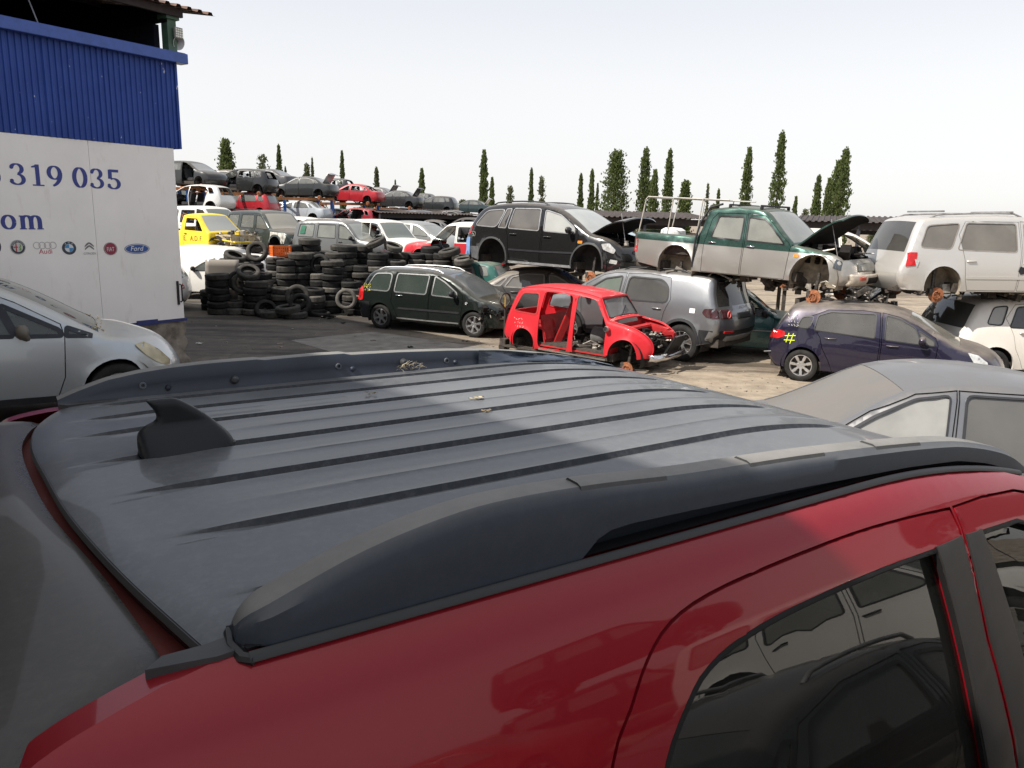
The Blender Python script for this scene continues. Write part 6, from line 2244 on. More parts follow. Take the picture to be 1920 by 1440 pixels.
def c_silver_left():
    slv = paint((0.42, 0.45, 0.47), dust=0.6, rough=0.3, metal=0.6, coat=0.8, base_dust=0.05, nz=(0.45, 0.95), dust_col=(0.55, 0.48, 0.38))
    S = dict(W=0.89, belt=(-1.7, 1.04, 1.2, 0.97), tum=0.20, sill=0.28, wr=0.33, paint=slv,
             top=Pxz(-1.95, 0.3, -2.05, 0.5, -2.05, 0.8, -1.95, 1.05, -1.8, 1.4, -1.6, 1.56, -1.0, 1.63, -0.3, 1.625, 0.15, 1.55, 0.6, 1.34, 1.16, 1.0, 1.45, 0.94, 1.8, 0.82, 1.96, 0.66, 2.02, 0.5, 1.96, 0.3),
             arches=((-1.33, 0.34, 0.375), (1.33, 0.34, 0.375)),
             windscreen=((0.10, 1.565), (1.14, 1.01)), rear_window=((-1.7, 1.5), (-1.93, 1.1)), bonnet=((1.18, 0.995), (1.98, 0.70)),
             doors=[Pxz(-0.95, 0.9, -0.88, 0.6, -0.78, 0.29, -0.15, 0.29, -0.12, 1.0, -0.18, 1.55, -0.9, 1.55, -1.1, 1.3),
                    Pxz(-0.11, 0.29, 0.70, 0.29, 0.80, 0.55, 0.83, 0.98, 0.80, 1.12, 0.4, 1.36, 0.05, 1.52, -0.14, 1.55, -0.08, 1.0)],
             wins=[roundpoly(Pxz(-1.02, 1.06, -0.22, 1.04, -0.26, 1.48, -0.85, 1.48), 0.06), roundpoly(Pxz(-0.05, 1.03, 0.36, 1.015, 0.22, 1.36, 0.0, 1.46, -0.08, 1.47), 0.03), roundpoly(Pxz(0.41, 1.01, 0.80, 1.0, 0.78, 1.06, 0.28, 1.33), 0.02), roundpoly(Pxz(0.85, 0.995, 1.08, 0.985, 0.86, 1.08), 0.015)],
             glass=glass((0.06, 0.075, 0.065), 0.35, 0.03, 0.08), tw=0.045, trim=simple('blue_black_trim', (0.018, 0.022, 0.032), 0.45),
             mirror=(0.45, 1.05, simple('dusty_grey_shell', (0.12, 0.105, 0.085), 0.6)), seatmat=M['seatgrey'],
             patches=[(roundpoly(Pxz(1.55, 0.86, 1.72, 0.74, 1.99, 0.58, 2.02, 0.66, 1.90, 0.78, 1.7, 0.88), 0.03), simple('yellowed_lamp', (0.50, 0.44, 0.30), 0.25, 0.1, var=0.2), 'headlight', 0.014)],
             lines=[(Pxz(-0.8, 0.35, 0.72, 0.35), 0.07, M['black'])], wheels=('alloy', 'alloy'), tw_=0.21, rails=None)
    root, sh, dn = make_car('compact_car', S, (-6.60, 9.42, -0.50), 31, scale=1.1)
    tag(root, 'pale silver compact car with dusty cream bonnet, nose just clearing the white building', 'car')
    mb = MB()
    rr = random.Random(4)
    for i in range(30):
        x = 1.12 + rr.uniform(-0.04, 0.12)
        y = rr.uniform(-0.75, 0.7)
        mb.tube([(x, y, 1.03 - (x - 1.1) * 0.3 + 0.02 * (1 - (y / 0.8) ** 2)), (x + rr.uniform(-0.03, 0.03), y + rr.uniform(0.03, 0.10), 1.035 - (x - 1.1) * 0.3 + 0.02 * (1 - (y / 0.8) ** 2))], 0.006, 4)
    mb.build('dry_twigs', simple('straw', (0.42, 0.34, 0.2), 0.9), root)
    MB().tube([sh.p(0.2 + 0.6 * t, 1.475 - 0.36 * t, -1, 0.02) for t in (0, 0.3, 0.6, 1)], 0.008, 6)
    return root
c_silver_left()

def c_silver_right():
    slv = paint((0.24, 0.24, 0.245), dust=0.5, dust_col=(0.24, 0.22, 0.20), rough=0.28, metal=0.75, coat=0.7, base_dust=0.05, nz=(0.5, 0.97))
    wf = roundpoly(Pxz(0.12, 0.74, 1.02, 0.78, 0.90, 0.985, 0.58, 1.19, 0.30, 1.325, 0.06, 1.365), 0.04)
    wr_ = roundpoly(Pxz(-0.98, 0.76, 0.0, 0.74, -0.05, 1.37, -0.5, 1.365, -0.86, 1.27), 0.05)
    S = T_saloon(slv, q=0.8, belt=(-1.8, 0.80, 1.2, 0.76), wins=[wr_, wf], doors=[Pxz(-1.02, 0.7, -0.90, 0.55, -0.82, 0.26, 0.02, 0.26, 0.05, 0.8, -0.005, 1.395, -0.5, 1.39, -0.9, 1.30, -1.10, 1.04), Pxz(0.04, 0.26, 0.98, 0.26, 1.10, 0.76, 0.95, 1.0, 0.60, 1.215, 0.29, 1.355, 0.01, 1.395, 0.08, 0.8)], wsglass=glass((0.1, 0.1, 0.1), 0.05, 0.2, 1.2, (0.17, 0.155, 0.14)), glass=glass((0.10, 0.105, 0.10), 0.30, 0.04, 0.62, (0.70, 0.69, 0.66)), tw=0.014, trim=simple('bright_dark_trim', (0.03, 0.03, 0.033), 0.3),
                 winglass={0: glass((0.05, 0.05, 0.05), 0.10, 0.08, 0.25, (0.42, 0.40, 0.36))}, mirror=None, handles=[])
    root, sh, dn = make_car('saloon', S, (3.35, 6.15, -0.455), 172)
    tag(root, 'silver grey saloon with dusty curved roof, parked just beyond the red car', 'car')
    return root
c_silver_right()

def c_stack_mates():
    g = paint((0.075, 0.075, 0.078), dust=0.7, rough=0.35, metal=0.5, coat=0.4, base_dust=0.10, nz=(0.4, 0.95))
    S = T_saloon(g, q=1.1, bonnet_up=46, nobonnet=True, bonnetpaint=paint((0.01, 0.01, 0.01), dust=0.2), glass=glass((0.08, 0.075, 0.07), 0.10, 0.08, 0.45, (0.35, 0.33, 0.30)), tw=0.03, trim=simple('grey_strip', (0.22, 0.20, 0.18), 0.5))
    root, sh, dn = make_car('saloon', S, (0.95, 21.6, YARD), -8, scale=1.08)
    tag(root, 'dusty dark grey saloon with black raised bonnet, underneath the black off-roader', 'car')
    junk(root, 'engine', (1.2, 1.9, -0.55, 0.55, 0.6, 0.85), 40, 41, M['dark'], 0.13)
    b = paint((0.02, 0.06, 0.20), dust=0.4, rough=0.3, coat=0.6)
    S = T_hatch(b, wheels=('disc', 'disc'), glass=glass((0.3, 0.4, 0.42), 0.25, 0.05, 0.3, (0.5, 0.6, 0.6)), nodoors=(1,))
    root, sh, dn = make_car('hatchback', S, (2.75, 22.9, 0.42), -32)
    tag(root, 'crumpled blue hatchback wedged between the black off-roader and the green pickup', 'car')
    trestle((2.75, 22.9, 0.42), -32, 'steel stand under the crumpled blue hatchback')
    gr = paint((0.010, 0.075, 0.078), dust=0.5, rough=0.25, metal=0.3, coat=0.8, base_dust=0.04)
    S = T_offroad(gr, q=1.1, wheels=(None, None), sill=0.40, glass=glass((0.05, 0.05, 0.05), 0.75, 0.03, 0.08), mirror=(0.70, 1.16, M['black']), W=0.90,
                  lines=[(Pxz(-0.86, 0.80, 0.9, 0.80), 0.02, M['steel'])])
    S['top'] = [(x, z if z < 1.12 else 1.12 + (z - 1.12) * 0.78) for x, z in S['top']]
    S['windscreen'] = ((0.40, 1.12 + 0.545 * 0.78), (0.97, 1.125))
    S['rear_window'] = ((-1.95, 1.12 + 0.46 * 0.78), (-2.06, 1.18))
    S['doors'] = [[(x, z if z < 1.12 else 1.12 + (z - 1.12) * 0.78) for x, z in d] for d in S['doors']]
    S['wins'] = [[(x, z if z < 1.12 else 1.12 + (z - 1.12) * 0.76) for x, z in d] for d in S['wins']]
    root, sh, dn = make_car('off_roader', S, (5.05, 18.0, -1.0), -14)
    tag(root, 'dark teal green off-roader sitting low underneath the two tone pickup', 'car')
    trestle((5.05, 16.35, 0.60), -42, 'rusty steel stand carrying the two tone pickup')
    w = paint((0.66, 0.64, 0.60), dust=0.5, rough=0.35, coat=0.5)
    S = T_hatch(w, q=1.3, W=0.88, nodoors=(1,), noglass=True, bonnet_up=36, nobonnet=True, wheels=('disc', 'disc'))
    root, sh, dn = make_car('hatchback', S, (8.35, 20.6, 0.50), -12)
    tag(root, 'white car without front door and with raised bonnet, beyond the pickup nose', 'car')
    junk(root, 'engine', (1.2, 1.95, -0.6, 0.6, 0.55, 0.95), 60, 51, M['junk'], 0.14)
    trestle((8.35, 20.6, 0.50), -12, 'steel stand under the white car with raised bonnet')
    w2 = paint((0.68, 0.64, 0.58), dust=0.55, rough=0.3, coat=0.6)
    S = T_hatch(w2, q=1.0, W=0.9, glass=glass((0.035, 0.035, 0.036), 0.08, 0.06, 0.20), tw=0.02, winglass={0: glass((0.3, 0.3, 0.28), 0.1, 0.1, 0.5)},
                handles=[(-0.76, 0.90, 0.2, M['chrome']), (0.2, 0.88, 0.2, M['chrome'])])
    root, sh, dn = make_car('estate_car', S, (10.55, 15.6, YARD), 1, scale=1.09)
    tag(root, 'white estate with dark tinted side glass, underneath the white people carrier', 'car')
    # greasy engine parts heaped between the stacks
    h = empty('engine_parts_heap', (7.6, 17.6, YARD))
    tag(h, 'heap of greasy engine parts between the pickup and the white people carrier', 'scrap heap', kind='stuff')
    junk(h, 'engine_parts', (-0.6, 0.9, -0.6, 0.6, 0.2, 1.75), 160, 61, M['junk'], 0.17)
    # black bonnet leaning on the heap
    q = at_y(1655, 560, 16.4)
    rows = [[(0.9 * i / 6, y, 0.04 * (1 - (y / 0.6) ** 2) + 0.03 * math.sin(i / 6 * 3.1)) for y in [-0.6 + 0.15 * j for j in range(9)]] for i in range(7)]
    o = MB().grid(rows).build('loose_bonnet', paint((0.01, 0.01, 0.01), dust=0.3), None, smooth=60, solid=0.03)
    o.location = (q.x - 0.3, q.y, q.z)
    o.rotation_euler = (0, R(-35), R(-20))
    tag(o, 'loose black bonnet leaning on the heap of engine parts', 'bonnet')
    S = T_hatch(paint((0.02, 0.10, 0.085), dust=0.5), glass=pale, q=1.4)
    root, sh, dn = make_car('hatchback', S, (-1.9, 25.6, YARD + 0.05), 160)
    tag(root, 'faded green hatchback on the ground under the tail of the black off-roader', 'car')
c_stack_mates()

def c_mid_row():
    # yellow pickup cab, stripped to the chassis
    yel = paint((0.72, 0.52, 0.02), dust=0.25, rough=0.45, coat=0.3, base_dust=0.06)
    S = T_offroad(yel, q=1.3, W=0.80, noglass=True, nobonnet=True, no_front_arch=True, short_front=0.9, seats=True, seat_x=(0.1,), bench_x=None, dash_x=0.72, wheels=(None, None), sill=0.40,
                  top=[(-2.05, 0.5), (-2.10, 0.62), (-2.10, 1.02, 1), (-2.06, 1.05), (-0.78, 1.05, 1), (-0.74, 1.2), (-0.68, 1.56), (-0.6, 1.63), (-0.2, 1.67), (0.1, 1.655), (0.26, 1.60), (0.55, 1.33), (0.88, 1.06), (0.96, 1.0), (1.0, 0.8), (1.0, 0.44)],
                  open=((-2.0, 1.05), (-0.85, 1.05)), bonnet=None, rear_window=((-0.69, 1.5), (-0.75, 1.2)), windscreen=((0.28, 1.58), (0.86, 1.08)), nows=False, wsglass=clear,
                  doors=[Pxz(-0.52, 0.42, 0.72, 0.42, 0.78, 0.98, 0.74, 1.10, 0.46, 1.36, 0.24, 1.55, -0.50, 1.58, -0.56, 1.0)],
                  wins=[roundpoly(Pxz(-0.46, 1.08, 0.62, 1.05, 0.42, 1.30, 0.20, 1.50, -0.42, 1.52), 0.03)], handles=[(-0.38, 0.95, 0.13, M['black'])], tw=0.0, noglass_wins=(0,))
    loc = put(396, 466, 29.5, 0.40)
    root, sh, dn = make_car('yellow_pickup', S, loc, -33)
    tag(root, 'yellow pickup cab lettered A.D.F. with its front stripped to the chassis', 'pickup truck')
    mb = MB()
    for i, ch in enumerate(('E.', 'A.', 'D.', 'F.')):
        text_mesh(ch, lambda x, y, of: sh.p(-0.36 + i * 0.27 + (0.10 if i else -0.05) + x, 0.70 + y, -1, 0.008), 0.26, 0.0, mb)
    mb.build('door_lettering', simple('dark_lettering', (0.10, 0.08, 0.01), 0.7), [c for c in root.children if c.name.startswith('door')][0], smooth=0)
    mb = MB()
    for sd in (-1, 1):
        mb.bar((-1.9, sd * 0.45, 0.42), (2.2, sd * 0.45, 0.40), 0.10, 0.14)
    mb.bar((2.2, -0.7, 0.45), (2.2, 0.7, 0.45), 0.12, 0.16)
    mb.build('chassis_rail', M['under'], root, smooth=0)
    mb = MB()
    rows = [[(1.32 + 0.42 * math.cos(R(a)), y, 0.50 + 0.42 * math.sin(R(a))) for a in range(0, 181, 15)] for y in (-0.42, -0.66)]
    mb.grid(rows)
    mb.grid([[(v[0], -0.42, v[2]) for v in rows[0]], [(1.32 + 0.5 * math.cos(R(a)), -0.42, 0.93) for a in range(0, 181, 15)]])
    mb.box((1.5, 0, 0.93), (0.9, 1.1, 0.05))
    mb.box((1.95, 0, 0.80), (0.04, 1.2, 0.35))
    mb.build('inner_wing', simple('bare_tan_metal', (0.42, 0.34, 0.22), 0.7, var=0.45, scale=6), root, smooth=40)
    junk(root, 'engine', (1.05, 2.1, -0.6, 0.6, 0.35, 1.08), 90, 71, M['junk'], 0.15)
    mb = MB()
    mb.tube([(1.0, -0.6, 0.8), (1.5, -0.66, 0.78), (2.2, -0.6, 0.72), (2.25, 0.5, 0.72)], 0.03, 6)
    mb.box((1.6, 0.1, 1.03), (0.35, 0.4, 0.12))
    mb.build('yellow_strut', yel, root)
    make_wheel(root, 1.35, -1, 0.62, 0.15, 0.2, 'disc', None, z=0.22)
    trestle(loc, -33, 'steel stand under the yellow pickup cab')
    # white van roof behind it
    w = paint((0.70, 0.68, 0.64), dust=0.35, rough=0.35)
    S = T_offroad(w, noglass=True, nodoors=(1,), wheels=('disc', 'disc'), W=0.86)
    loc = put(398, 452, 32.5, 0.40)
    root, sh, dn = make_car('van', S, loc, -28)
    tag(root, 'white van without glass standing behind the yellow pickup cab', 'van')
    trestle(loc, -28, 'steel stand under the white van without glass')
    # dark off-roader with bare wing
    d = paint((0.040, 0.052, 0.050), dust=0.4, rough=0.28, metal=0.4, coat=0.7)
    S = T_offroad(d, q=1.2, wheels=('disc', 'disc'), disc_z=0.25, glass=glass((0.10, 0.11, 0.10), 0.5, 0.04, 0.22), wsglass=glass((0.2, 0.19, 0.16), 0.45, 0.05, 0.3), bonnetpaint=paint((0.02, 0.016, 0.013), dust=0.35), rails=(-1.6, 0.1, M['trim']),
                  patches=[(Pxz(0.98, 0.60, 1.02, 1.02, 1.9, 0.98, 2.0, 0.86, 1.9, 0.6, 1.74, 0.60, 1.66, 0.80, 1.5, 0.9, 1.3, 0.93, 1.1, 0.9, 0.98, 0.8), simple('bare_wing', (0.45, 0.43, 0.38), 0.6, var=0.7, scale=9), 'inner_wing', 0.006)])
    loc = put(512, 462, 31.0, 0.42)
    root, sh, dn = make_car('off_roader', S, loc, -36)
    tag(root, 'dark grey green off-roader with bare pale wing and black bonnet, behind the crate', 'car')
    front_patch(sh, dn, root, 'front_opening', M['dark'], 0.55, 0.92, -0.85, 0.85, 0.012)
    trestle(loc, -36, 'steel stand under the dark grey green off-roader')
    # small white car
    S = T_hatch(w, noglass=True, nodoors=(1,), wheels=('disc', 'disc'))
    loc = put(580, 462, 34.0)
    root, sh, dn = make_car('hatchback', S, loc, -30)
    tag(root, 'white hatchback without glass between the dark and the grey off-roaders', 'car')
    trestle(loc, -30, 'steel stand under the white hatchback without glass')
    # grey off-roader
    g = paint((0.17, 0.175, 0.175), dust=0.5, rough=0.32, metal=0.6, coat=0.6)
    S = T_offroad(g, q=1.2, wheels=('disc', 'disc'), glass=pale, wsglass=glass((0.2, 0.22, 0.2), 0.4, 0.05, 0.3), rails=(-1.6, 0.1, M['steel']), mirror=(0.72, 1.14, M['black']))
    loc = put(655, 480, 28.5, 0.42)
    root, sh, dn = make_car('off_roader', S, loc, -22, scale=0.94)
    tag(root, 'plain grey off-roader with dusty bonnet above the middle of the tyre heap', 'car')
    mb = MB()
    side_mesh(mb, sh, roundpoly(Pxz(-1.72, 1.26, -1.45, 1.26, -1.40, 1.56, -1.62, 1.56), 0.02), [], -1, 0.01, 0.1, 0.06)
    mb.build('green_sticker', simple('green_film', (0.02, 0.12, 0.07), 0.4), root)
    trestle(loc, -22, 'steel stand under the plain grey off-roader')
    # white off-roader shell with a dark door
    S = T_offroad(w, q=1.2, noglass=True, wheels=('disc', 'disc'), doorpaint={1: paint((0.03, 0.035, 0.04), dust=0.3)}, nodoors=(0,))
    loc = put(722, 478, 29.0, 0.42)
    root, sh, dn = make_car('off_roader', S, loc, -38, scale=0.94)
    tag(root, 'white off-roader shell without glass, one dark front door', 'car')
    trestle(loc, -38, 'steel stand under the white off-roader shell')
    # silver estate
    s = paint((0.36, 0.37, 0.36), dust=0.4, rough=0.3, metal=0.6)
    S = T_hatch(s, glass=pale, wheels=('disc', 'disc'))
    loc = put(790, 474, 31.5)
    root, sh, dn = make_car('hatchback', S, loc, -26)
    tag(root, 'silver hatchback between the white shell and the red pickup', 'car')
    trestle(loc, -26, 'steel stand under the silver hatchback')
    # red pickup with white hardtop, nose to the left
    r = paint((0.50, 0.018, 0.03), dust=0.25, rough=0.4, coat=0.4, two=((0.72, 0.70, 0.66), 1.08, 0.0))
    r2 = paint((0.50, 0.018, 0.03), dust=0.25, rough=0.4, coat=0.4)
    S = T_offroad(r, q=1.2, noglass=True, nodoors=(1,), wheels=('disc', 'disc'), bonnetpaint=r2)
    loc = put(868, 488, 26.0, 0.42)
    root, sh, dn = make_car('pickup_truck', S, loc, 166, scale=0.92)
    tag(root, 'red pickup with white hardtop and no front door, left of the black off-roader', 'pickup truck')
    trestle(loc, 166, 'steel stand under the red pickup with white hardtop')
    # white cars half hidden by the building corner
    S = T_hatch(w, q=1.2, glass=glass((0.08, 0.09, 0.09), 0.3, 0.03, 0.12), mirror=(0.74, 1.0, M['black']), tw=0.03)
    q = at_z(405, 566, YARD)
    root, sh, dn = make_car('hatchback', S, (q.x, 26.2, YARD), 172)
    tag(root, 'white hatchback on the ground between the building corner and the leaning grey panel', 'car')
    S = T_offroad(w, q=1.3, W=0.90, glass=pale)
    S['top'] = [(x, z if z < 1.1 else 1.1 + (z - 1.1) * 0.72) for x, z in S['top']]
    S['doors'], S['wins'] = [], []
    S['windscreen'] = ((0.40, 1.50), (0.97, 1.115))
    S['rear_window'] = None
    root, sh, dn = make_car('panel_van', S, (at_y(362, 470, 28.3).x, 28.3, YARD + 0.05), 165)
    tag(root, 'white panel van with rounded roof, underneath the yellow pickup cab', 'van')
    S = T_hatch(w, q=1.3, patches=[(roundpoly(Pxz(-1.92, 0.66, -1.72, 0.68, -1.62, 1.02, -1.78, 1.02), 0.02), M['tail'], 'tail_light', 0.012)], glass=pale)
    root, sh, dn = make_car('hatchback', S, (at_y(352, 540, 22.3).x - 2.12, 22.6, YARD), 197)
    tag(root, 'white hatchback with red tail lamp peeping out behind the white building wall', 'car')
c_mid_row()

# ------------------------------------------------------------------ cars parked out of frame that the red car mirrors
def c_mirrored():
    S = T_hatch(paint((0.012, 0.013, 0.016), dust=0.4, rough=0.2, coat=1.0), q=1.3, glass=glass((0.02, 0.02, 0.02), 0.1), rails=None)
    S = T_saloon(paint((0.012, 0.013, 0.016), dust=0.3, rough=0.2, coat=1.0), q=1.2, glass=glass((0.02, 0.02, 0.02), 0.1), trim=M['trim'], rails=(-0.6, 0.3, M['steel']))
    root, sh, dn = make_car('saloon', S, (2.95, 0.75, -0.06), 33, scale=0.8)
    tag(root, 'small black saloon parked close to the right side of the red car', 'car')
    S = T_offroad(paint((0.60, 0.58, 0.55), dust=0.4), q=1.3, glass=pale, bonnet_up=35, nobonnet=True)
    root, sh, dn = make_car('off_roader', S, (7.8, 0.8, 0.0), 100)
    tag(root, 'pale off-roader with raised bonnet parked right of the camera', 'car')
    S = T_offroad(paint((0.02, 0.022, 0.025), dust=0.4), q=1.3, glass=pale)
    root, sh, dn = make_car('off_roader', S, (10.5, 3.6, 1.5), 95)
    tag(root, 'black off-roader stacked high to the right of the camera', 'car')
    trestle((10.5, 3.6, 1.5), 95, 'steel stand carrying the black off-roader right of the camera')
    S = T_hatch(paint((0.33, 0.06, 0.05), dust=0.4), q=1.3, glass=pale)
    root, sh, dn = make_car('hatchback', S, (8.0, -4.5, 0.0), 80)
    tag(root, 'dull red hatchback parked behind and right of the camera', 'car')
    # stacks further right and behind
    base = [c for c in COL.objects if c.parent is None and c.name.startswith('off_roader')][-1]
    for (x, y, z, yaw, lab) in ((11.5, -3.5, 0.0, 70, 'black off-roader at the foot of the stack behind the camera'), (11.7, -3.4, 1.75, 74, 'black off-roader on top of the stack behind the camera'), (9.5, -9.0, 0.0, 60, 'black off-roader farthest behind the camera'), (12.6, 0.6, 0.0, 92, 'black off-roader low to the right of the camera')):
        c = copy_tree(base)
        c.location = (x, y, z)
        c.rotation_euler = (0, 0, R(yaw))
        tag(c, lab, 'car')
c_mirrored()
# ------------------------------------------------------------------ tyres
def tyre_mesh(r=0.315, w=0.19, ri=0.205):
    h = w / 2
    prof = [(ri, -h * 0.62), (ri + 0.008, -h * 0.86), (ri + 0.03, -h * 0.98), (r * 0.85, -h), (r * 0.955, -h * 0.84), (r * 0.992, -h * 0.62), (r, -h * 0.5)]
    for g in (-0.30, 0.0, 0.30):
        prof += [(r, (g - 0.07) * h), (r - 0.010, (g - 0.055) * h), (r - 0.010, (g + 0.055) * h), (r, (g + 0.07) * h)]
    prof += [(r, h * 0.5), (r * 0.992, h * 0.62), (r * 0.955, h * 0.84), (r * 0.85, h), (ri + 0.03, h * 0.98), (ri + 0.008, h * 0.86), (ri, h * 0.62)]
    mb = MB().lathe(prof, 30, (0, 0, 0), 'z')
    # inner liner
    mb.lathe([(ri, -h * 0.62), (ri + 0.03, -h * 0.6), (r - 0.035, -h * 0.5), (r - 0.02, 0), (r - 0.035, h * 0.5), (ri + 0.03, h * 0.6), (ri, h * 0.62)][::-1], 30)
    return mb

def make_tyres():
    protos = []
    for k, mt in enumerate((M['tyre'], M['tyre_dusty'], M['tyre_pale'])):
        for w in (0.18, 0.205):
            o = tyre_mesh(0.315 + 0.012 * (k % 2), w).build('tyre', mt, None, smooth=40)
            protos.append((k, w, o.data))
            bpy.data.objects.remove(o)
    tone = ('black', 'dusty grey', 'pale worn')
    ordn = ['topmost', 'second from the top', 'third from the top', 'fourth from the top', 'fifth from the top', 'sixth from the top', 'seventh from the top', 'eighth from the top', 'ninth from the top', 'tenth from the top', 'eleventh from the top', 'twelfth from the top']
    num = ['first', 'second', 'third', 'fourth', 'fifth', 'sixth', 'seventh', 'eighth', 'ninth', 'tenth', 'eleventh', 'twelfth', 'thirteenth', 'fourteenth', 'fifteenth', 'sixteenth']
    rr = random.Random(11)
    def one(loc, rot, k, label):
        c = [p_ for p_ in protos if p_[0] == k]
        p_ = rr.choice(c)
        o = bpy.data.objects.new('tyre', p_[2])
        COL.objects.link(o)
        o.location = loc
        o.rotation_euler = rot
        k_ = rr.uniform(0.93, 1.06)
        o.scale = (k_, k_, rr.uniform(0.96, 1.03))
        tag(o, label, 'tyre', 'tyres of the heap')
        return p_[1]
    def stack(px, D, ytop, desc, dark=0.8, keep=99):
        base = at_y(px, 600, D)
        ztop = at_y(px, ytop, D).z
        n = max(1, int(round((ztop - YARD) / 0.193)))
        z = YARD
        x, y = base.x, D
        lean = (rr.uniform(-0.012, 0.012), rr.uniform(-0.012, 0.012))
        for i in range(n):
            q = rr.random()
            k = 0 if q < dark else (1 if q < dark + (1 - dark) * 0.7 else 2)
            if i == n - 1 and rr.random() < 0.5:
                k = 1
            w = 0.193
            t = n - 1 - i
            loc = (x + lean[0] * i + rr.gauss(0, 0.016), y + lean[1] * i + rr.gauss(0, 0.016), z + w / 2)
            rot = (rr.gauss(0, 0.03), rr.gauss(0, 0.03), rr.uniform(0, 6.28))
            if t < keep:
                one(loc, rot, k, '%s tyre, %s, %s' % (tone[k], ordn[min(t, 11)].replace('from the top', 'from top'), desc))
            z += w
    # front row, left to right
    front = [(412, 22.0, 512), (442, 22.1, 559), (478, 22.0, 525), (531, 22.4, 541), (589, 22.3, 543)]
    for i, (px, D, yt) in enumerate(front):
        stack(px, D, yt, '%s stack from left, front row of the tyre heap' % num[i], 0.86)
    stack(508, 21.55, 589, 'low pile left of centre, nearest the camera', 0.6)
    stack(555, 21.55, 588, 'low pile right of centre, nearest the camera', 0.6)
    row2 = [(400, 23.0, 540), (498, 22.75, 510), (540, 22.95, 487), (566, 23.1, 478), (600, 23.0, 506), (622, 22.9, 485), (664, 22.8, 525), (684, 22.7, 549)]
    for i, (px, D, yt) in enumerate(row2):
        stack(px, D, yt, '%s stack from left, second row of the tyre heap' % num[i], 0.72)
    row3 = [(455, 23.9, 497), (482, 23.8, 490), (521, 23.8, 484), (556, 23.7, 458), (580, 23.9, 452), (634, 23.9, 473), (652, 24.1, 463), (686, 23.9, 500), (712, 23.8, 478), (742, 24.0, 489)]
    for i, (px, D, yt) in enumerate(row3):
        stack(px, D, yt, '%s stack from left, third row of the tyre heap' % num[i], 0.62)
    row4 = [(444, 24.8, 473), (470, 24.9, 476), (610, 24.7, 468), (640, 24.8, 456), (668, 24.9, 454), (690, 24.8, 462), (724, 24.7, 472), (758, 24.8, 468), (783, 24.7, 473), (802, 24.8, 464), (827, 24.7, 478), (866, 24.5, 482)]
    for i, (px, D, yt) in enumerate(row4):
        stack(px, D, yt, '%s stack from left, rear row of the tyre heap' % num[i], 0.5, keep=6)
    # loose and leaning tyres
    def loose(px, py, D, rot, k, label, dz=0.0):
        q = at_y(px, py, D)
        one((q.x, q.y, q.z + dz), rot, k, label)
    loose(499, 582, 21.75, (R(58), R(14), 0.4), 0, 'black tyre leaning on the front of the third front stack')
    loose(540, 580, 21.5, (R(6), R(-4), 0), 1, 'yellowish dusty tyre lying flat on the low pile right of centre')
    loose(563, 571, 21.75, (R(62), R(-38), 0.2), 0, 'black tyre leaning against the fifth front stack')
    loose(558, 556, 22.0, (R(75), R(48), 0.1), 1, 'dusty tyre on edge left of the fifth front stack')
    loose(466, 511, 22.25, (R(30), R(14), 0), 1, 'big dusty tyre tilted on top of the second front stack, hole showing')
    loose(447, 527, 22.3, (R(80), R(72), 0.3), 0, 'black tyre on edge between the first and third front stacks')
    loose(455, 531, 22.15, (R(82), R(80), 0.1), 1, 'dusty tyre on edge left of the third front stack')
    loose(649, 561, 22.2, (R(78), R(58), 0), 2, 'pale tyre on edge left of the low stack behind the estate car')
    loose(600, 496, 23.2, (R(72), R(-40), 0), 0, 'black tyre on edge between two tall stacks of the heap')
    loose(482, 472, 23.9, (R(70), R(10), 0), 1, 'dusty tyre on edge with hole showing, left of the orange crate')
    loose(440, 481, 24.2, (R(12), R(22), 0), 1, 'dusty tyre tipped over at the top left of the heap')
    loose(706, 455, 24.2, (R(10), R(-24), 0), 1, 'dusty tyre tilted at the top of the heap right of centre')
    loose(737, 463, 24.3, (R(12), R(16), 0), 2, 'pale tyre tilted at the top of the heap, above the estate car')
    loose(843, 473, 24.0, (R(8), R(-14), 0), 1, 'dusty tyre tilted on the right of the heap, left of the red pickup')
    loose(870, 489, 23.6, (R(10), R(-10), 0), 2, 'pale tyre behind the tail of the black off-roader')
    loose(600, 590, 22.1, (R(4), R(5), 0), 0, 'black tyre lying flat right of the fifth front stack')
make_tyres()

def make_crate():
    q = at_y(526, 480, 23.35)
    root = empty('plastic_crate', (q.x, q.y, q.z), (0, 0, R(32)))
    tag(root, 'bright orange lattice plastic crate on top of the tyre heap', 'crate')
    org = simple('orange_plastic', (0.78, 0.16, 0.015), 0.5, var=0.12)
    W_, D_, H = 0.52, 0.40, 0.30
    for nm, c, u, L in (('long_side', (0, -D_ / 2, 0), (1, 0, 0), W_), ('long_side', (0, D_ / 2, 0), (1, 0, 0), W_), ('short_side', (-W_ / 2, 0, 0), (0, 1, 0), D_), ('short_side', (W_ / 2, 0, 0), (0, 1, 0), D_)):
        mb = MB()
        c, u = Vector(c), Vector(u)
        for z, h in ((0.02, 0.05), (0.11, 0.018), (0.18, 0.018), (0.28, 0.05)):
            mb.bar(c - u * L / 2 + Vector((0, 0, z)), c + u * L / 2 + Vector((0, 0, z)), 0.020, h)
        k = 8
        for i in range(k + 1):
            p_ = c - u * L / 2 + u * L * i / k
            mb.bar(p_ + Vector((0, 0, 0.01)), p_ + Vector((0, 0, 0.29)), 0.024, 0.024 if 0 < i < k else 0.04)
        mb.build(nm, org, root, smooth=0)
    mb = MB()
    for i in range(9):
        mb.bar((-W_ / 2, -D_ / 2 + D_ * i / 8, 0.01), (W_ / 2, -D_ / 2 + D_ * i / 8, 0.01), 0.02)
    mb.build('base', org, root, smooth=0)
make_crate()

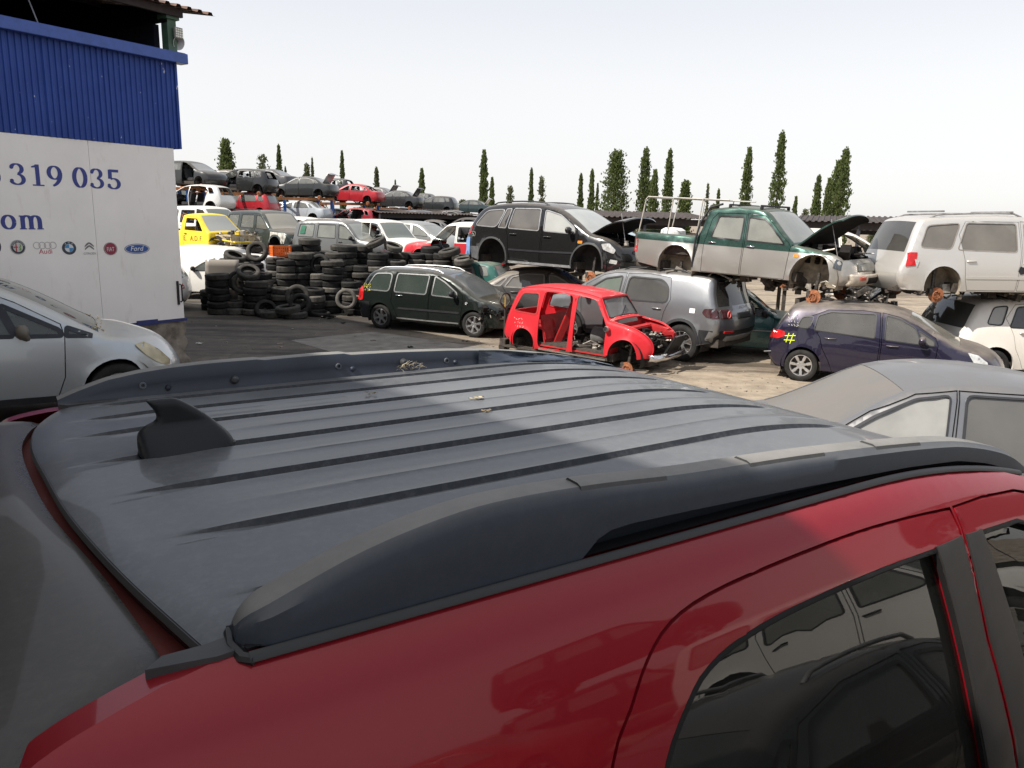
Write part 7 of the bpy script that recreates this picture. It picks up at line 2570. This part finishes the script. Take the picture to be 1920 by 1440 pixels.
def make_leaning_panel():
    q = at_z(405, 578, YARD)
    root = empty('tailgate_slab', (q.x + 0.22, 23.2, YARD), (R(10), 0, R(8)))
    tag(root, 'beige grey van door leaning upright behind the first front tyre stack', 'scrap panel')
    mb = MB()
    rows = [[(-0.50 + x * 0.95 + 0.16 * (z / 1.5), -0.02 * math.sin(x * 3.1), z) for x in [i / 8 for i in range(9)]] for z in (0.0, 0.3, 0.62, 0.64, 0.70, 0.73, 1.0, 1.3, 1.5)]
    for i in (3, 4):
        rows[i] = [(x, y + 0.03, z) for x, y, z in rows[i]]
    MB().grid(rows[5:]).build('upper_panel', paint((0.30, 0.27, 0.235), dust=0.3), root, smooth=40, solid=0.04)
    MB().grid(rows[:4]).build('lower_panel', simple('dark_brown_panel', (0.06, 0.052, 0.045), 0.6), root, smooth=40, solid=0.04)
    MB().grid(rows[3:6]).build('moulding', M['steel'], root, smooth=40, solid=0.03)
make_leaning_panel()

# ------------------------------------------------------------------ shelves of cars
def rack_bay(px0, px1, y0, y1, D0, D1, label, drop=1.45, depth=1.9):
    a, b = at_y(px0, y0, D0 - 1.0), at_y(px1, y1, D1 - 1.0)
    root = empty('steel_rack', (a.x, a.y, YARD))
    tag(root, label, 'storage rack', 'car racks')
    o = Vector((a.x, a.y, YARD))
    d = (b - a)
    d.z = 0
    n_ = Vector((-d.y, d.x, 0)).normalized()
    if n_.y < 0:
        n_ = -n_
    top = [a.z - 0.02, b.z - 0.02]
    for lv in (0, 1):
        for k in (0, 1):
            s = n_ * (depth * k)
            MB().bar(a + s + Vector((0, 0, -0.09 - lv * drop)) - o, b + s + Vector((0, 0, -0.09 - lv * drop)) - o, 0.12, 0.17).build('beam', M['rustbeam'], root, smooth=0)
        mb = MB()
        for t in (0.2, 0.45, 0.7, 0.95):
            p_ = a + (b - a) * t - o + Vector((0, 0, -0.06 - lv * drop))
            mb.bar(p_, p_ + n_ * depth, 0.1, 0.08)
        mb.build('cross_bearer', M['rustbeam'], root, smooth=0)
    for t in (0.22, 0.97):
        for k in (0, 1):
            p_ = a + (b - a) * t + n_ * (depth * k) - o
            mb = MB()
            zt = p_.z - 0.18
            mb.bar((p_.x, p_.y, 0), (p_.x, p_.y, zt), 0.16, 0.16)
            for i in range(int(zt / 0.22)):
                mb.box((p_.x, p_.y - 0.085, 0.15 + i * 0.22), (0.05, 0.02, 0.10))
            mb.build('post', M['bluepost'], root, smooth=0)

def make_racks():
    rack_bay(338, 400, 349, 352, 43.5, 44.5, 'blue and orange car rack bay at the left end, under the black hatchback')
    rack_bay(398, 516, 360, 361, 45.5, 49.0, 'blue and orange car rack bay under the crumpled dark hatchback')
    rack_bay(506, 625, 369, 371, 51.0, 54.0, 'blue and orange car rack bay under the coupe with raised boot')
    rack_bay(598, 712, 379, 381, 57.0, 60.5, 'blue and orange car rack bay under the red coupe')
    rack_bay(702, 800, 388, 392, 62.0, 66.0, 'blue and orange car rack bay under the dark saloon with raised boot')
    def P(c, **k):
        return paint(c, dust=0.4, rough=0.3, metal=0.2, coat=0.6, **k)
    gl = glass((0.15, 0.16, 0.16), 0.55, 0.05, 0.25)
    blk, gry, redc, wht = (0.018, 0.020, 0.022), (0.05, 0.052, 0.056), (0.36, 0.012, 0.022), (0.66, 0.65, 0.62)
    items = [
        # px, py of the sill, depth, yaw, kind, paint, options, label
        (362, 346, 44.2, -22, 'h', blk, dict(nodoors=(1,), wheels=('disc', 'disc')), 'black hatchback without front door, leftmost on the top shelf beside the building', None),
        (458, 358, 46.8, 172, 'h', blk, dict(nodoors=(1,), nobonnet=True, noglass=True, wheels=('disc', 'disc')), 'crumpled black hatchback on the top shelf, nose down to the left', 'crash'),
        (572, 367, 52.5, 170, 's', (0.022, 0.026, 0.028), dict(wheels=('disc', 'disc')), 'dark coupe with its grey boot lid raised, on the top shelf', 'boot'),
        (665, 377, 58.2, 168, 's', redc, dict(noglass=True, wheels=('disc', 'disc')), 'red coupe with crumpled bonnet on the top shelf', 'crash'),
        (744, 387, 62.8, 168, 's', (0.022, 0.025, 0.028), dict(wheels=('disc', 'disc')), 'dark saloon with raised boot, right of the red coupe on the top shelf', 'boot'),
        (817, 396, 67.5, 168, 'h', (0.018, 0.022, 0.025), dict(nobonnet=True, wheels=('disc', 'disc')), 'dark hatchback without bonnet, second from the right on the top shelf', 'crash'),
        (882, 398, 79.0, 170, 's', (0.022, 0.04, 0.045), dict(wheels=('disc', 'disc')), 'small dark saloon with silver boot lid raised, rightmost on the top shelf', 'bootsilver'),
        (372, 391, 43.0, 170, 'h', wht, dict(nodoors=(0, 1), noglass=True, wheels=('disc', 'disc')), 'white hatchback shell without doors, lower shelf next to the building', None),
        (462, 401, 46.8, 172, 'h', redc, dict(wheels=('disc', 'disc'), nobonnet=True), 'red hatchback with broken nose on the lower shelf', 'crash'),
        (560, 411, 52.0, 172, 's', (0.42, 0.45, 0.48), dict(nobonnet=True, wheels=('disc', 'disc')), 'silver coupe without bonnet on the lower shelf', 'crash'),
        (664, 423, 57.5, 168, 'h', (0.28, 0.014, 0.028), dict(nodoors=(0, 1), noglass=True, nobonnet=True, wheels=('disc', 'disc')), 'dark red hatchback without doors on the lower shelf', 'crash'),
        (772, 425, 60.0, 165, 'h', (0.025, 0.04, 0.07), dict(nobonnet=True, noglass=True), 'stripped dark blue hatchback under the brown shed roof', 'crash'),
        (843, 424, 61.0, 165, 's', (0.02, 0.022, 0.03), dict(nobonnet=True, noglass=True), 'stripped black saloon under the right end of the brown shed roof', 'crash'),
        (424, 355, 52.0, 168, 's', (0.10, 0.09, 0.08), {}, 'brownish saloon roof showing behind the crumpled black hatchback', None),
        (528, 366, 58.0, 168, 's', (0.05, 0.05, 0.052), {}, 'grey saloon half hidden behind the dark coupe with raised boot', None),
        (540, 409, 58.0, 168, 's', (0.3, 0.31, 0.32), {}, 'pale saloon half hidden behind the silver coupe', None),
        (625, 420, 63.0, 168, 's', (0.04, 0.042, 0.045), {}, 'dark saloon half hidden behind the dark red hatchback', None),
        (500, 352, 54.0, 165, 's', (0.06, 0.062, 0.066), dict(nobonnet=True), 'dark saloon behind the gap left of the coupe with raised boot', 'crash'),
        (620, 366, 62.0, 166, 'h', (0.03, 0.033, 0.036), dict(noglass=True), 'dark hatchback behind the gap between the dark and the red coupes', None),
        (704, 378, 69.0, 166, 's', (0.10, 0.10, 0.105), {}, 'grey saloon behind the gap right of the red coupe on the top shelf', 'boot'),
        (782, 388, 76.0, 166, 'h', (0.04, 0.045, 0.05), {}, 'dark hatchback behind the gap right of the dark saloon with raised boot', None),
        (592, 432, 57.0, 168, 'h', (0.05, 0.055, 0.06), dict(noglass=True), 'dark hatchback low on the racks above the grey off-roader', None),
        (688, 440, 61.0, 170, 's', (0.30, 0.02, 0.03), dict(noglass=True, nobonnet=True), 'stripped red saloon low on the racks beside the white shell', 'crash'),
        (735, 412, 66.0, 166, 's', (0.16, 0.17, 0.18), dict(nobonnet=True), 'grey saloon without bonnet under the left end of the brown shed', 'crash'),
        (742, 440, 62.5, 168, 'h', (0.02, 0.03, 0.05), dict(noglass=True, nobonnet=True), 'stripped blue black hatchback at the foot of the racks', 'crash'),
        (808, 443, 58.0, 168, 's', (0.10, 0.10, 0.105), dict(noglass=True, nobonnet=True), 'stripped grey saloon below the brown shed roof', 'crash'),
        (872, 440, 59.0, 168, 'h', (0.03, 0.03, 0.035), dict(noglass=True), 'dark hatchback without glass just left of the black off-roader tail', None),
        (505, 418, 55.0, 170, 'h', (0.06, 0.10, 0.12), dict(noglass=True), 'blue grey hatchback half hidden behind the dark grey green off-roader', None),
        (405, 398, 50.0, 168, 's', (0.20, 0.20, 0.20), {}, 'grey saloon half hidden between the white shell and the red hatchback', None),
    ]
    for px, py, D, yaw, kind, c, kw, lab, extra in items:
        pm = P(c)
        T = T_saloon if kind == 's' else T_hatch
        base = dict(q=2.3, glass=gl, handles=[], tw=0.03, thick=0.02)
        base.update(kw)
        S = T(pm, **base)
        sc = 1.0
        loc = put(px, py, D, 0.24)
        root, sh, dn = make_car('shelved_car', S, loc, yaw, pitch=rnd.uniform(-1.5, 1.5))
        tag(root, lab, 'car')
        if extra == 'crash':
            junk(root, 'engine', (1.15, 1.95, -0.6, 0.6, 0.35, 0.95), 34, int(px), M['junk'], 0.2)
            rows = [[(1.05 + 0.8 * i / 5, y, 0.98 + 0.10 * noise.noise(Vector((i * 0.8, y * 2, px))) - 0.28 * (i / 5) ** 1.3) for y in (-0.7, -0.35, 0, 0.35, 0.7)] for i in range(6)]
            MB().grid(rows).build('crumpled_bonnet', pm, root, smooth=15, solid=0.015)
        elif extra and extra.startswith('boot'):
            mt = pm if extra == 'boot' and px != 572 else paint((0.45, 0.45, 0.46), dust=0.3, metal=0.4)
            rows = [[(-1.5 - 0.42 * t, y, 1.05 + 0.62 * t + 0.03 * (1 - (y / 0.6) ** 2)) for y in (-0.62, -0.3, 0, 0.3, 0.62)] for t in (0, 0.33, 0.66, 1)]
            rows.append([(x - 0.22, y * 0.97, z - 0.10) for x, y, z in rows[-1]])
            MB().grid(rows).build('boot_lid', mt, root, smooth=40, solid=0.04)
make_racks()

# ------------------------------------------------------------------ sheds
def shed(px0, px1, y0, y1, D0, D1, label, deep=6.0):
    a, b = at_y(px0, y0, D0), at_y(px1, y1, D1)
    z = (a.z + b.z) / 2
    root = empty('open_shed', (a.x, a.y, YARD))
    tag(root, label, 'shed')
    o = Vector((a.x, a.y, YARD))
    d = b - a
    d.z = 0
    L = d.length
    d.normalize()
    n_ = Vector((-d.y, d.x, 0))
    rows = [[], []]
    s = 0.0
    while s < L:
        for ds, h in ((0, 0), (0.06, 0), (0.09, 0.05), (0.17, 0.05), (0.20, 0)):
            for k, dep in enumerate((-0.3, deep)):
                rows[k].append(a + d * (s + ds) + n_ * dep + Vector((0, 0, h + (0.02, 0.35)[k] + z - a.z)) - o)
        s += 0.26
    MB().grid(rows).build('roof', simple('brown_roof_sheet', (0.045, 0.034, 0.030), 0.8, var=0.4, scale=3), root, smooth=0)
    zb = z - YARD
    MB().bar((a - o) * 1.0 + Vector((0, 0, zb - 0.16 - (a - o).z)), Vector((b.x, b.y, z)) - o + Vector((0, 0, -0.16)), 0.1, 0.30).build('eaves_beam', simple('dark_brown_beam', (0.030, 0.022, 0.020), 0.8), root, smooth=0)
    q0, q1 = a + n_ * deep, b + n_ * deep
    mb = MB()
    vs = [Vector((q.x, q.y, zz)) - o for q in (q0, q1) for zz in (z - 0.55, z + 0.34)]
    mb.add(vs, [(0, 1, 3, 2)])
    mb.build('back_sheet', simple('dark_back_sheet', (0.03, 0.026, 0.025), 0.9), root, smooth=0)
    m_ = max(2, int(L / 5))
    for i in range(m_ + 1):
        p_ = a + d * (L * i / m_) - o
        MB().bar((p_.x, p_.y, 0), (p_.x, p_.y, zb - 0.1), 0.12).build('post', simple('dark_post', (0.04, 0.04, 0.05), 0.7), root, smooth=0)
shed(712, 900, 400, 404, 56.0, 60.0, 'long brown corrugated open shed under the right end of the car shelves')
shed(1085, 1335, 407, 412, 38.0, 38.0, 'dark open shed behind the raised bonnet of the black off-roader')
shed(1490, 1740, 416, 421, 36.0, 34.0, 'dark open shed behind the raised bonnet of the pickup')

# ------------------------------------------------------------------ trees
def tree_mats():
    out = []
    for nm, stops in (('cypress_foliage', [(0.30, (0.06, 0.085, 0.028)), (0.55, (0.115, 0.145, 0.05)), (0.8, (0.20, 0.225, 0.085))]), ('pale_foliage', [(0.30, (0.08, 0.088, 0.045)), (0.55, (0.14, 0.15, 0.08)), (0.8, (0.22, 0.22, 0.13))])):
        m, n, p, o = newmat(nm)
        t = noise_node(n, 1.6, 5, 0.7)
        r = ramp(n, t.outputs[0], stops)
        n.links.new(r.outputs[0], p.inputs['Base Color'])
        p.inputs['Roughness'].default_value = 0.8
        p.inputs['Specular IOR Level'].default_value = 0.2
        tl = N(n, 'ShaderNodeBsdfTranslucent')
        n.links.new(r.outputs[0], tl.inputs[0])
        mx = N(n, 'ShaderNodeMixShader')
        mx.inputs[0].default_value = 0.45
        n.links.new(p.outputs[0], mx.inputs[1])
        n.links.new(tl.outputs[0], mx.inputs[2])
        n.links.new(mx.outputs[0], o.inputs[0])
        out.append(m)
    return out
FOL, FOLP = tree_mats()

def crown_mesh(seed, kind):
    """unit-height crown: cypress spindle, broad conifer, or a loose young tree"""
    rr = random.Random(seed)
    mb = MB()
    if kind == 'cypress':
        nb = 720
    elif kind == 'broad':
        nb = 1000
    else:
        nb = 210
    for i in range(nb):
        h = rr.random() ** 0.85
        if kind == 'cypress':
            prof = min(1, (h + 0.02) * 5) ** 0.5 * (1 - h) ** 0.55 * 1.15
            lump = 0.80 + 0.38 * noise.noise(Vector((h * 7, seed, 0)))
        elif kind == 'broad':
            prof = min(1, (h + 0.05) * 4) ** 0.5 * (1 - h ** 1.7) ** 0.75
            lump = 0.75 + 0.6 * abs(noise.noise(Vector((h * 9, seed, 0))))
        else:
            prof = min(1, (h + 0.05) * 3) ** 0.6 * (1 - h) ** 0.7 * 1.1
            lump = 0.45 + 1.0 * abs(noise.noise(Vector((h * 11, seed, 0))))
        a = rr.uniform(0, 2 * math.pi)
        r_ = 0.53 * prof * lump * (rr.random() ** 0.30)
        r_ *= 0.82 + 0.4 * noise.noise(Vector((math.cos(a) * 1.6, math.sin(a) * 1.6, h * 9 + seed)))
        c = Vector((r_ * math.cos(a), r_ * math.sin(a), h * 0.985))
        ns = 7 if kind != 'loose' else 8
        sp = 0.045 if kind == 'cypress' else 0.06
        for k in range(ns):
            o = Vector((rr.gauss(0, sp), rr.gauss(0, sp), rr.gauss(0, 0.010 if kind == 'cypress' else 0.014)))
            up = Vector((math.cos(a) * rr.uniform(-0.3, 0.9), math.sin(a) * rr.uniform(-0.3, 0.9), (1.3 if kind == 'cypress' else 0.5))).normalized()
            sd = up.cross(Vector((rr.gauss(0, 1), rr.gauss(0, 1), rr.gauss(0, 1)))).normalized()
            L = rr.uniform(0.6, 1.4)
            q = c + o
            yield_q = (q, up, sd, L)
            mb.v.append(yield_q)
    return mb.v

def make_tree(px, ytop, wpx, D, kind, label, mat=None, group='trees along the far boundary', name=None):
    top = at_y(px, ytop, D)
    H = top.z - YARD
    Wd = wpx * D / FPX
    name = name or {'cypress': 'cypress_tree', 'broad': 'conifer_tree', 'loose': 'young_tree'}[kind]
    root = empty(name, (top.x, D, YARD))
    tag(root, label, 'tree', group)
    z0 = 0.06 * H
    pts = CROWNS[(kind, (int(px) % 3))]
    mb = MB()
    leaf = (0.085 if kind == 'cypress' else 0.09) * (D / 58.0)
    Hc = H - z0
    for q, up, sd, L in pts:
        c = Vector((q.x * Wd, q.y * Wd, z0 + q.z * Hc))
        l = leaf * L * 1.6
        w = leaf * L * 0.75
        if wpx < 12:
            l *= 0.8
            w *= 0.6
        mb.v += [tuple(c - up * l * 0.4 - sd * w * 0.5), tuple(c - up * l * 0.4 + sd * w * 0.5), tuple(c + up * l * 0.25 + sd * w * 0.6), tuple(c + up * l * 0.6), tuple(c + up * l * 0.25 - sd * w * 0.6)]
        b = len(mb.v) - 5
        mb.f.append((b, b + 1, b + 2, b + 3, b + 4))
    mb.build('crown', mat or FOL, root, smooth=0, cull=False)
    t = MB()
    t.tube([(0, 0, -0.1), (0.02, 0, H * 0.35), (-0.02, 0.02, H * 0.7), (0, 0, H * 0.93)], [max(0.05, Wd * 0.07), max(0.04, Wd * 0.05), max(0.025, Wd * 0.03), 0.012], 7)
    rr = random.Random(int(px))
    for i in range(10 if kind != 'cypress' else 5):
        h = H * rr.uniform(0.2, 0.85)
        a = rr.uniform(0, 6.28)
        l = Wd * 0.38 * (1 - h / H * 0.7)
        t.tube([(0, 0, h), (l * 0.5 * math.cos(a), l * 0.5 * math.sin(a), h + l * 0.35), (l * math.cos(a), l * math.sin(a), h + l * 0.8)], [Wd * 0.02 + 0.01, Wd * 0.012 + 0.006, 0.005], 5)
    t.build('trunk', simple('bark', (0.10, 0.075, 0.055), 0.9), root)

CROWNS = {(k, i): crown_mesh(17 + i * 5 + len(k), k) for k in ('cypress', 'broad', 'loose') for i in range(3)}
def make_trees():
    T = [
        (422, 261, 42, 'broad', 'broad dark conifer behind the left end of the car shelves'),
        (492, 289, 44, 'loose', 'sparse pale tree behind the crumpled black hatchback on the shelf'),
        (522, 272, 15, 'cypress', 'slim dark cypress rising left of the coupe with raised boot'),
        (535, 314, 9, 'cypress', 'short thin cypress right beside the slim dark cypress'),
        (575, 306, 26, 'loose', 'loose conifer behind the dark coupe on the top shelf'),
        (585, 296, 9, 'cypress', 'thin brownish cypress beside the loose conifer'),
        (641, 283, 11, 'cypress', 'tall thin cypress behind the red coupe on the shelf'),
        (706, 315, 16, 'cypress', 'light green cypress between the red coupe and the dark saloon'),
        (741, 338, 7, 'cypress', 'tiny distant cypress above the dark saloon with raised boot'),
        (791, 316, 16, 'cypress', 'lone cypress above the dark hatchback without bonnet'),
        (908, 281, 21, 'cypress', 'tallest cypress left of the black off-roader'),
        (923, 333, 12, 'cypress', 'short cypress standing against the tallest left cypress'),
        (957, 348, 27, 'loose', 'sparse young tree above the rear of the black off-roader'),
        (997, 317, 13, 'cypress', 'slim dark cypress above the roof of the black off-roader'),
        (1016, 330, 24, 'loose', 'loose conifer beside the cypress above the black off-roader'),
        (1090, 327, 13, 'cypress', 'thin cypress left of the pair near the raised black bonnet'),
        (1111, 319, 15, 'cypress', 'taller thin cypress of the pair near the raised black bonnet'),
        (1121, 344, 8, 'cypress', 'stunted cypress between the thin pair and the broad conifer'),
        (1157, 282, 56, 'broad', 'broad dense dark conifer between the black off-roader and the pickup'),
        (1212, 277, 30, 'cypress', 'full cypress just right of the broad dense conifer'),
        (1229, 318, 22, 'cypress', 'shorter cypress merged with the full cypress'),
        (1257, 280, 21, 'cypress', 'cypress behind the ladder rack of the pickup'),
        (1286, 339, 30, 'broad', 'low bushy conifer behind the pickup bed'),
        (1328, 344, 9, 'loose', 'nearly bare thin sapling left of the pickup cab'),
        (1348, 356, 9, 'cypress', 'small thin cypress above the pickup cab'),
        (1406, 276, 24, 'cypress', 'tall cypress above the pickup windscreen'),
        (1468, 247, 29, 'cypress', 'tallest cypress of all, right of the pickup windscreen'),
        (1493, 369, 11, 'cypress', 'small cypress right of the tallest cypress'),
        (1511, 392, 26, 'loose', 'pale bare bush behind the raised pickup bonnet'),
        (1536, 329, 20, 'cypress', 'medium cypress left of the wide cypress cluster'),
        (1556, 334, 18, 'cypress', 'narrow cypress at the left of the wide cluster'),
        (1574, 300, 32, 'cypress', 'thick cypress in the middle of the wide cluster'),
        (1588, 278, 32, 'cypress', 'highest cypress of the wide cluster at the right'),
    ]
    for px, yt, w, k, lab in T:
        pale_ = FOLP if (k == 'loose' or px in (706, 585)) else None
        make_tree(px, yt, w * (1.35 if k == 'loose' else 1.28 if px < 1080 else 1.45), (58.0 if px > 950 else 88.0) + (px * 7 % 11) - 5, k, lab, pale_)
    B = [(380, 372, 60, 'bush behind the lower car shelf next to the building'), (520, 368, 70, 'green bush behind the lower car shelf, left of the blue posts'), (590, 372, 70, 'green bush behind the lower car shelf, under the dark coupe'), (690, 384, 70, 'green bush behind the lower shelf, under the red coupe'), (868, 376, 42, 'pale bush left of the tallest left cypress'), (1040, 384, 60, 'pale bush above the bonnet of the black off-roader'), (1645, 425, 40, 'green bush seen below the right shed roof'), (930, 386, 40, 'pale bush behind the rear roof of the black off-roader'), (1340, 384, 40, 'pale bare bush left of the pickup cab roof')]
    for px, yt, w, lab in B:
        make_tree(px, yt, w, 95.0, 'broad', lab, FOLP if px != 520 else FOL, 'bushes along the far boundary', 'bush')
make_trees()

# ------------------------------------------------------------------ small litter on the yard
def make_litter():
    rr = random.Random(77)
    items = [(640, 606, 'black scrap of plastic lying on the asphalt in front of the tyre heap', M['trim'], 0.09), (375, 645, 'pale scrap of paper on the shaded asphalt near the building corner', simple('paper', (0.6, 0.58, 0.54), 0.8), 0.08), (770, 652, 'dark scrap on the asphalt in front of the estate car', M['trim'], 0.09), (872, 640, 'small black scrap at the shade edge below the estate car', M['trim'], 0.06), (607, 594, 'bent chrome trim scrap at the foot of the tyre heap', M['chrome'], 0.12), (623, 597, 'crumpled dark hose scrap at the foot of the tyre heap', M['dark'], 0.16), (650, 592, 'flattened black scrap at the foot of the pale tyres', M['dark'], 0.15)]
    mb = MB()
    for i in range(900):
        px, py = rr.uniform(350, 1560), rr.uniform(590, 745)
        q = at_z(px, py, YARD)
        s = 0.012 * rr.uniform(0.5, 2.2) * (2.5 if rr.random() < 0.06 else 1)
        mb.box((q.x, q.y, YARD + s * 0.2), (s * rr.uniform(0.8, 2.5), s, s * 0.5), Matrix.Rotation(rr.uniform(0, 6), 3, 'Z'))
    g = mb.build('grit', simple('grit', (0.20, 0.17, 0.14), 0.9, var=0.9, scale=0.8), None, smooth=0)
    tag(g, 'loose grit and small debris scattered over the yard surface', 'grit', kind='stuff')
    for px, py, lab, mt, s in items:
        q = at_z(px, py, YARD)
        mb = MB()
        for i in range(5):
            c = Vector((rr.gauss(0, s * 0.6), rr.gauss(0, s * 0.5), 0.012 + rr.uniform(0, s * 0.25)))
            mb.box(c, (s * rr.uniform(0.6, 1.6), s * rr.uniform(0.3, 0.7), s * rr.uniform(0.08, 0.2)), Matrix.Rotation(rr.uniform(0, 6), 3, 'Z') @ Matrix.Rotation(rr.uniform(-0.3, 0.3), 3, 'X'))
        o = mb.build('scrap_piece', mt, None, smooth=0, bevel=0.004)
        o.location = (q.x, q.y, YARD)
        tag(o, lab, 'scrap', 'scraps on the yard')
make_litter()
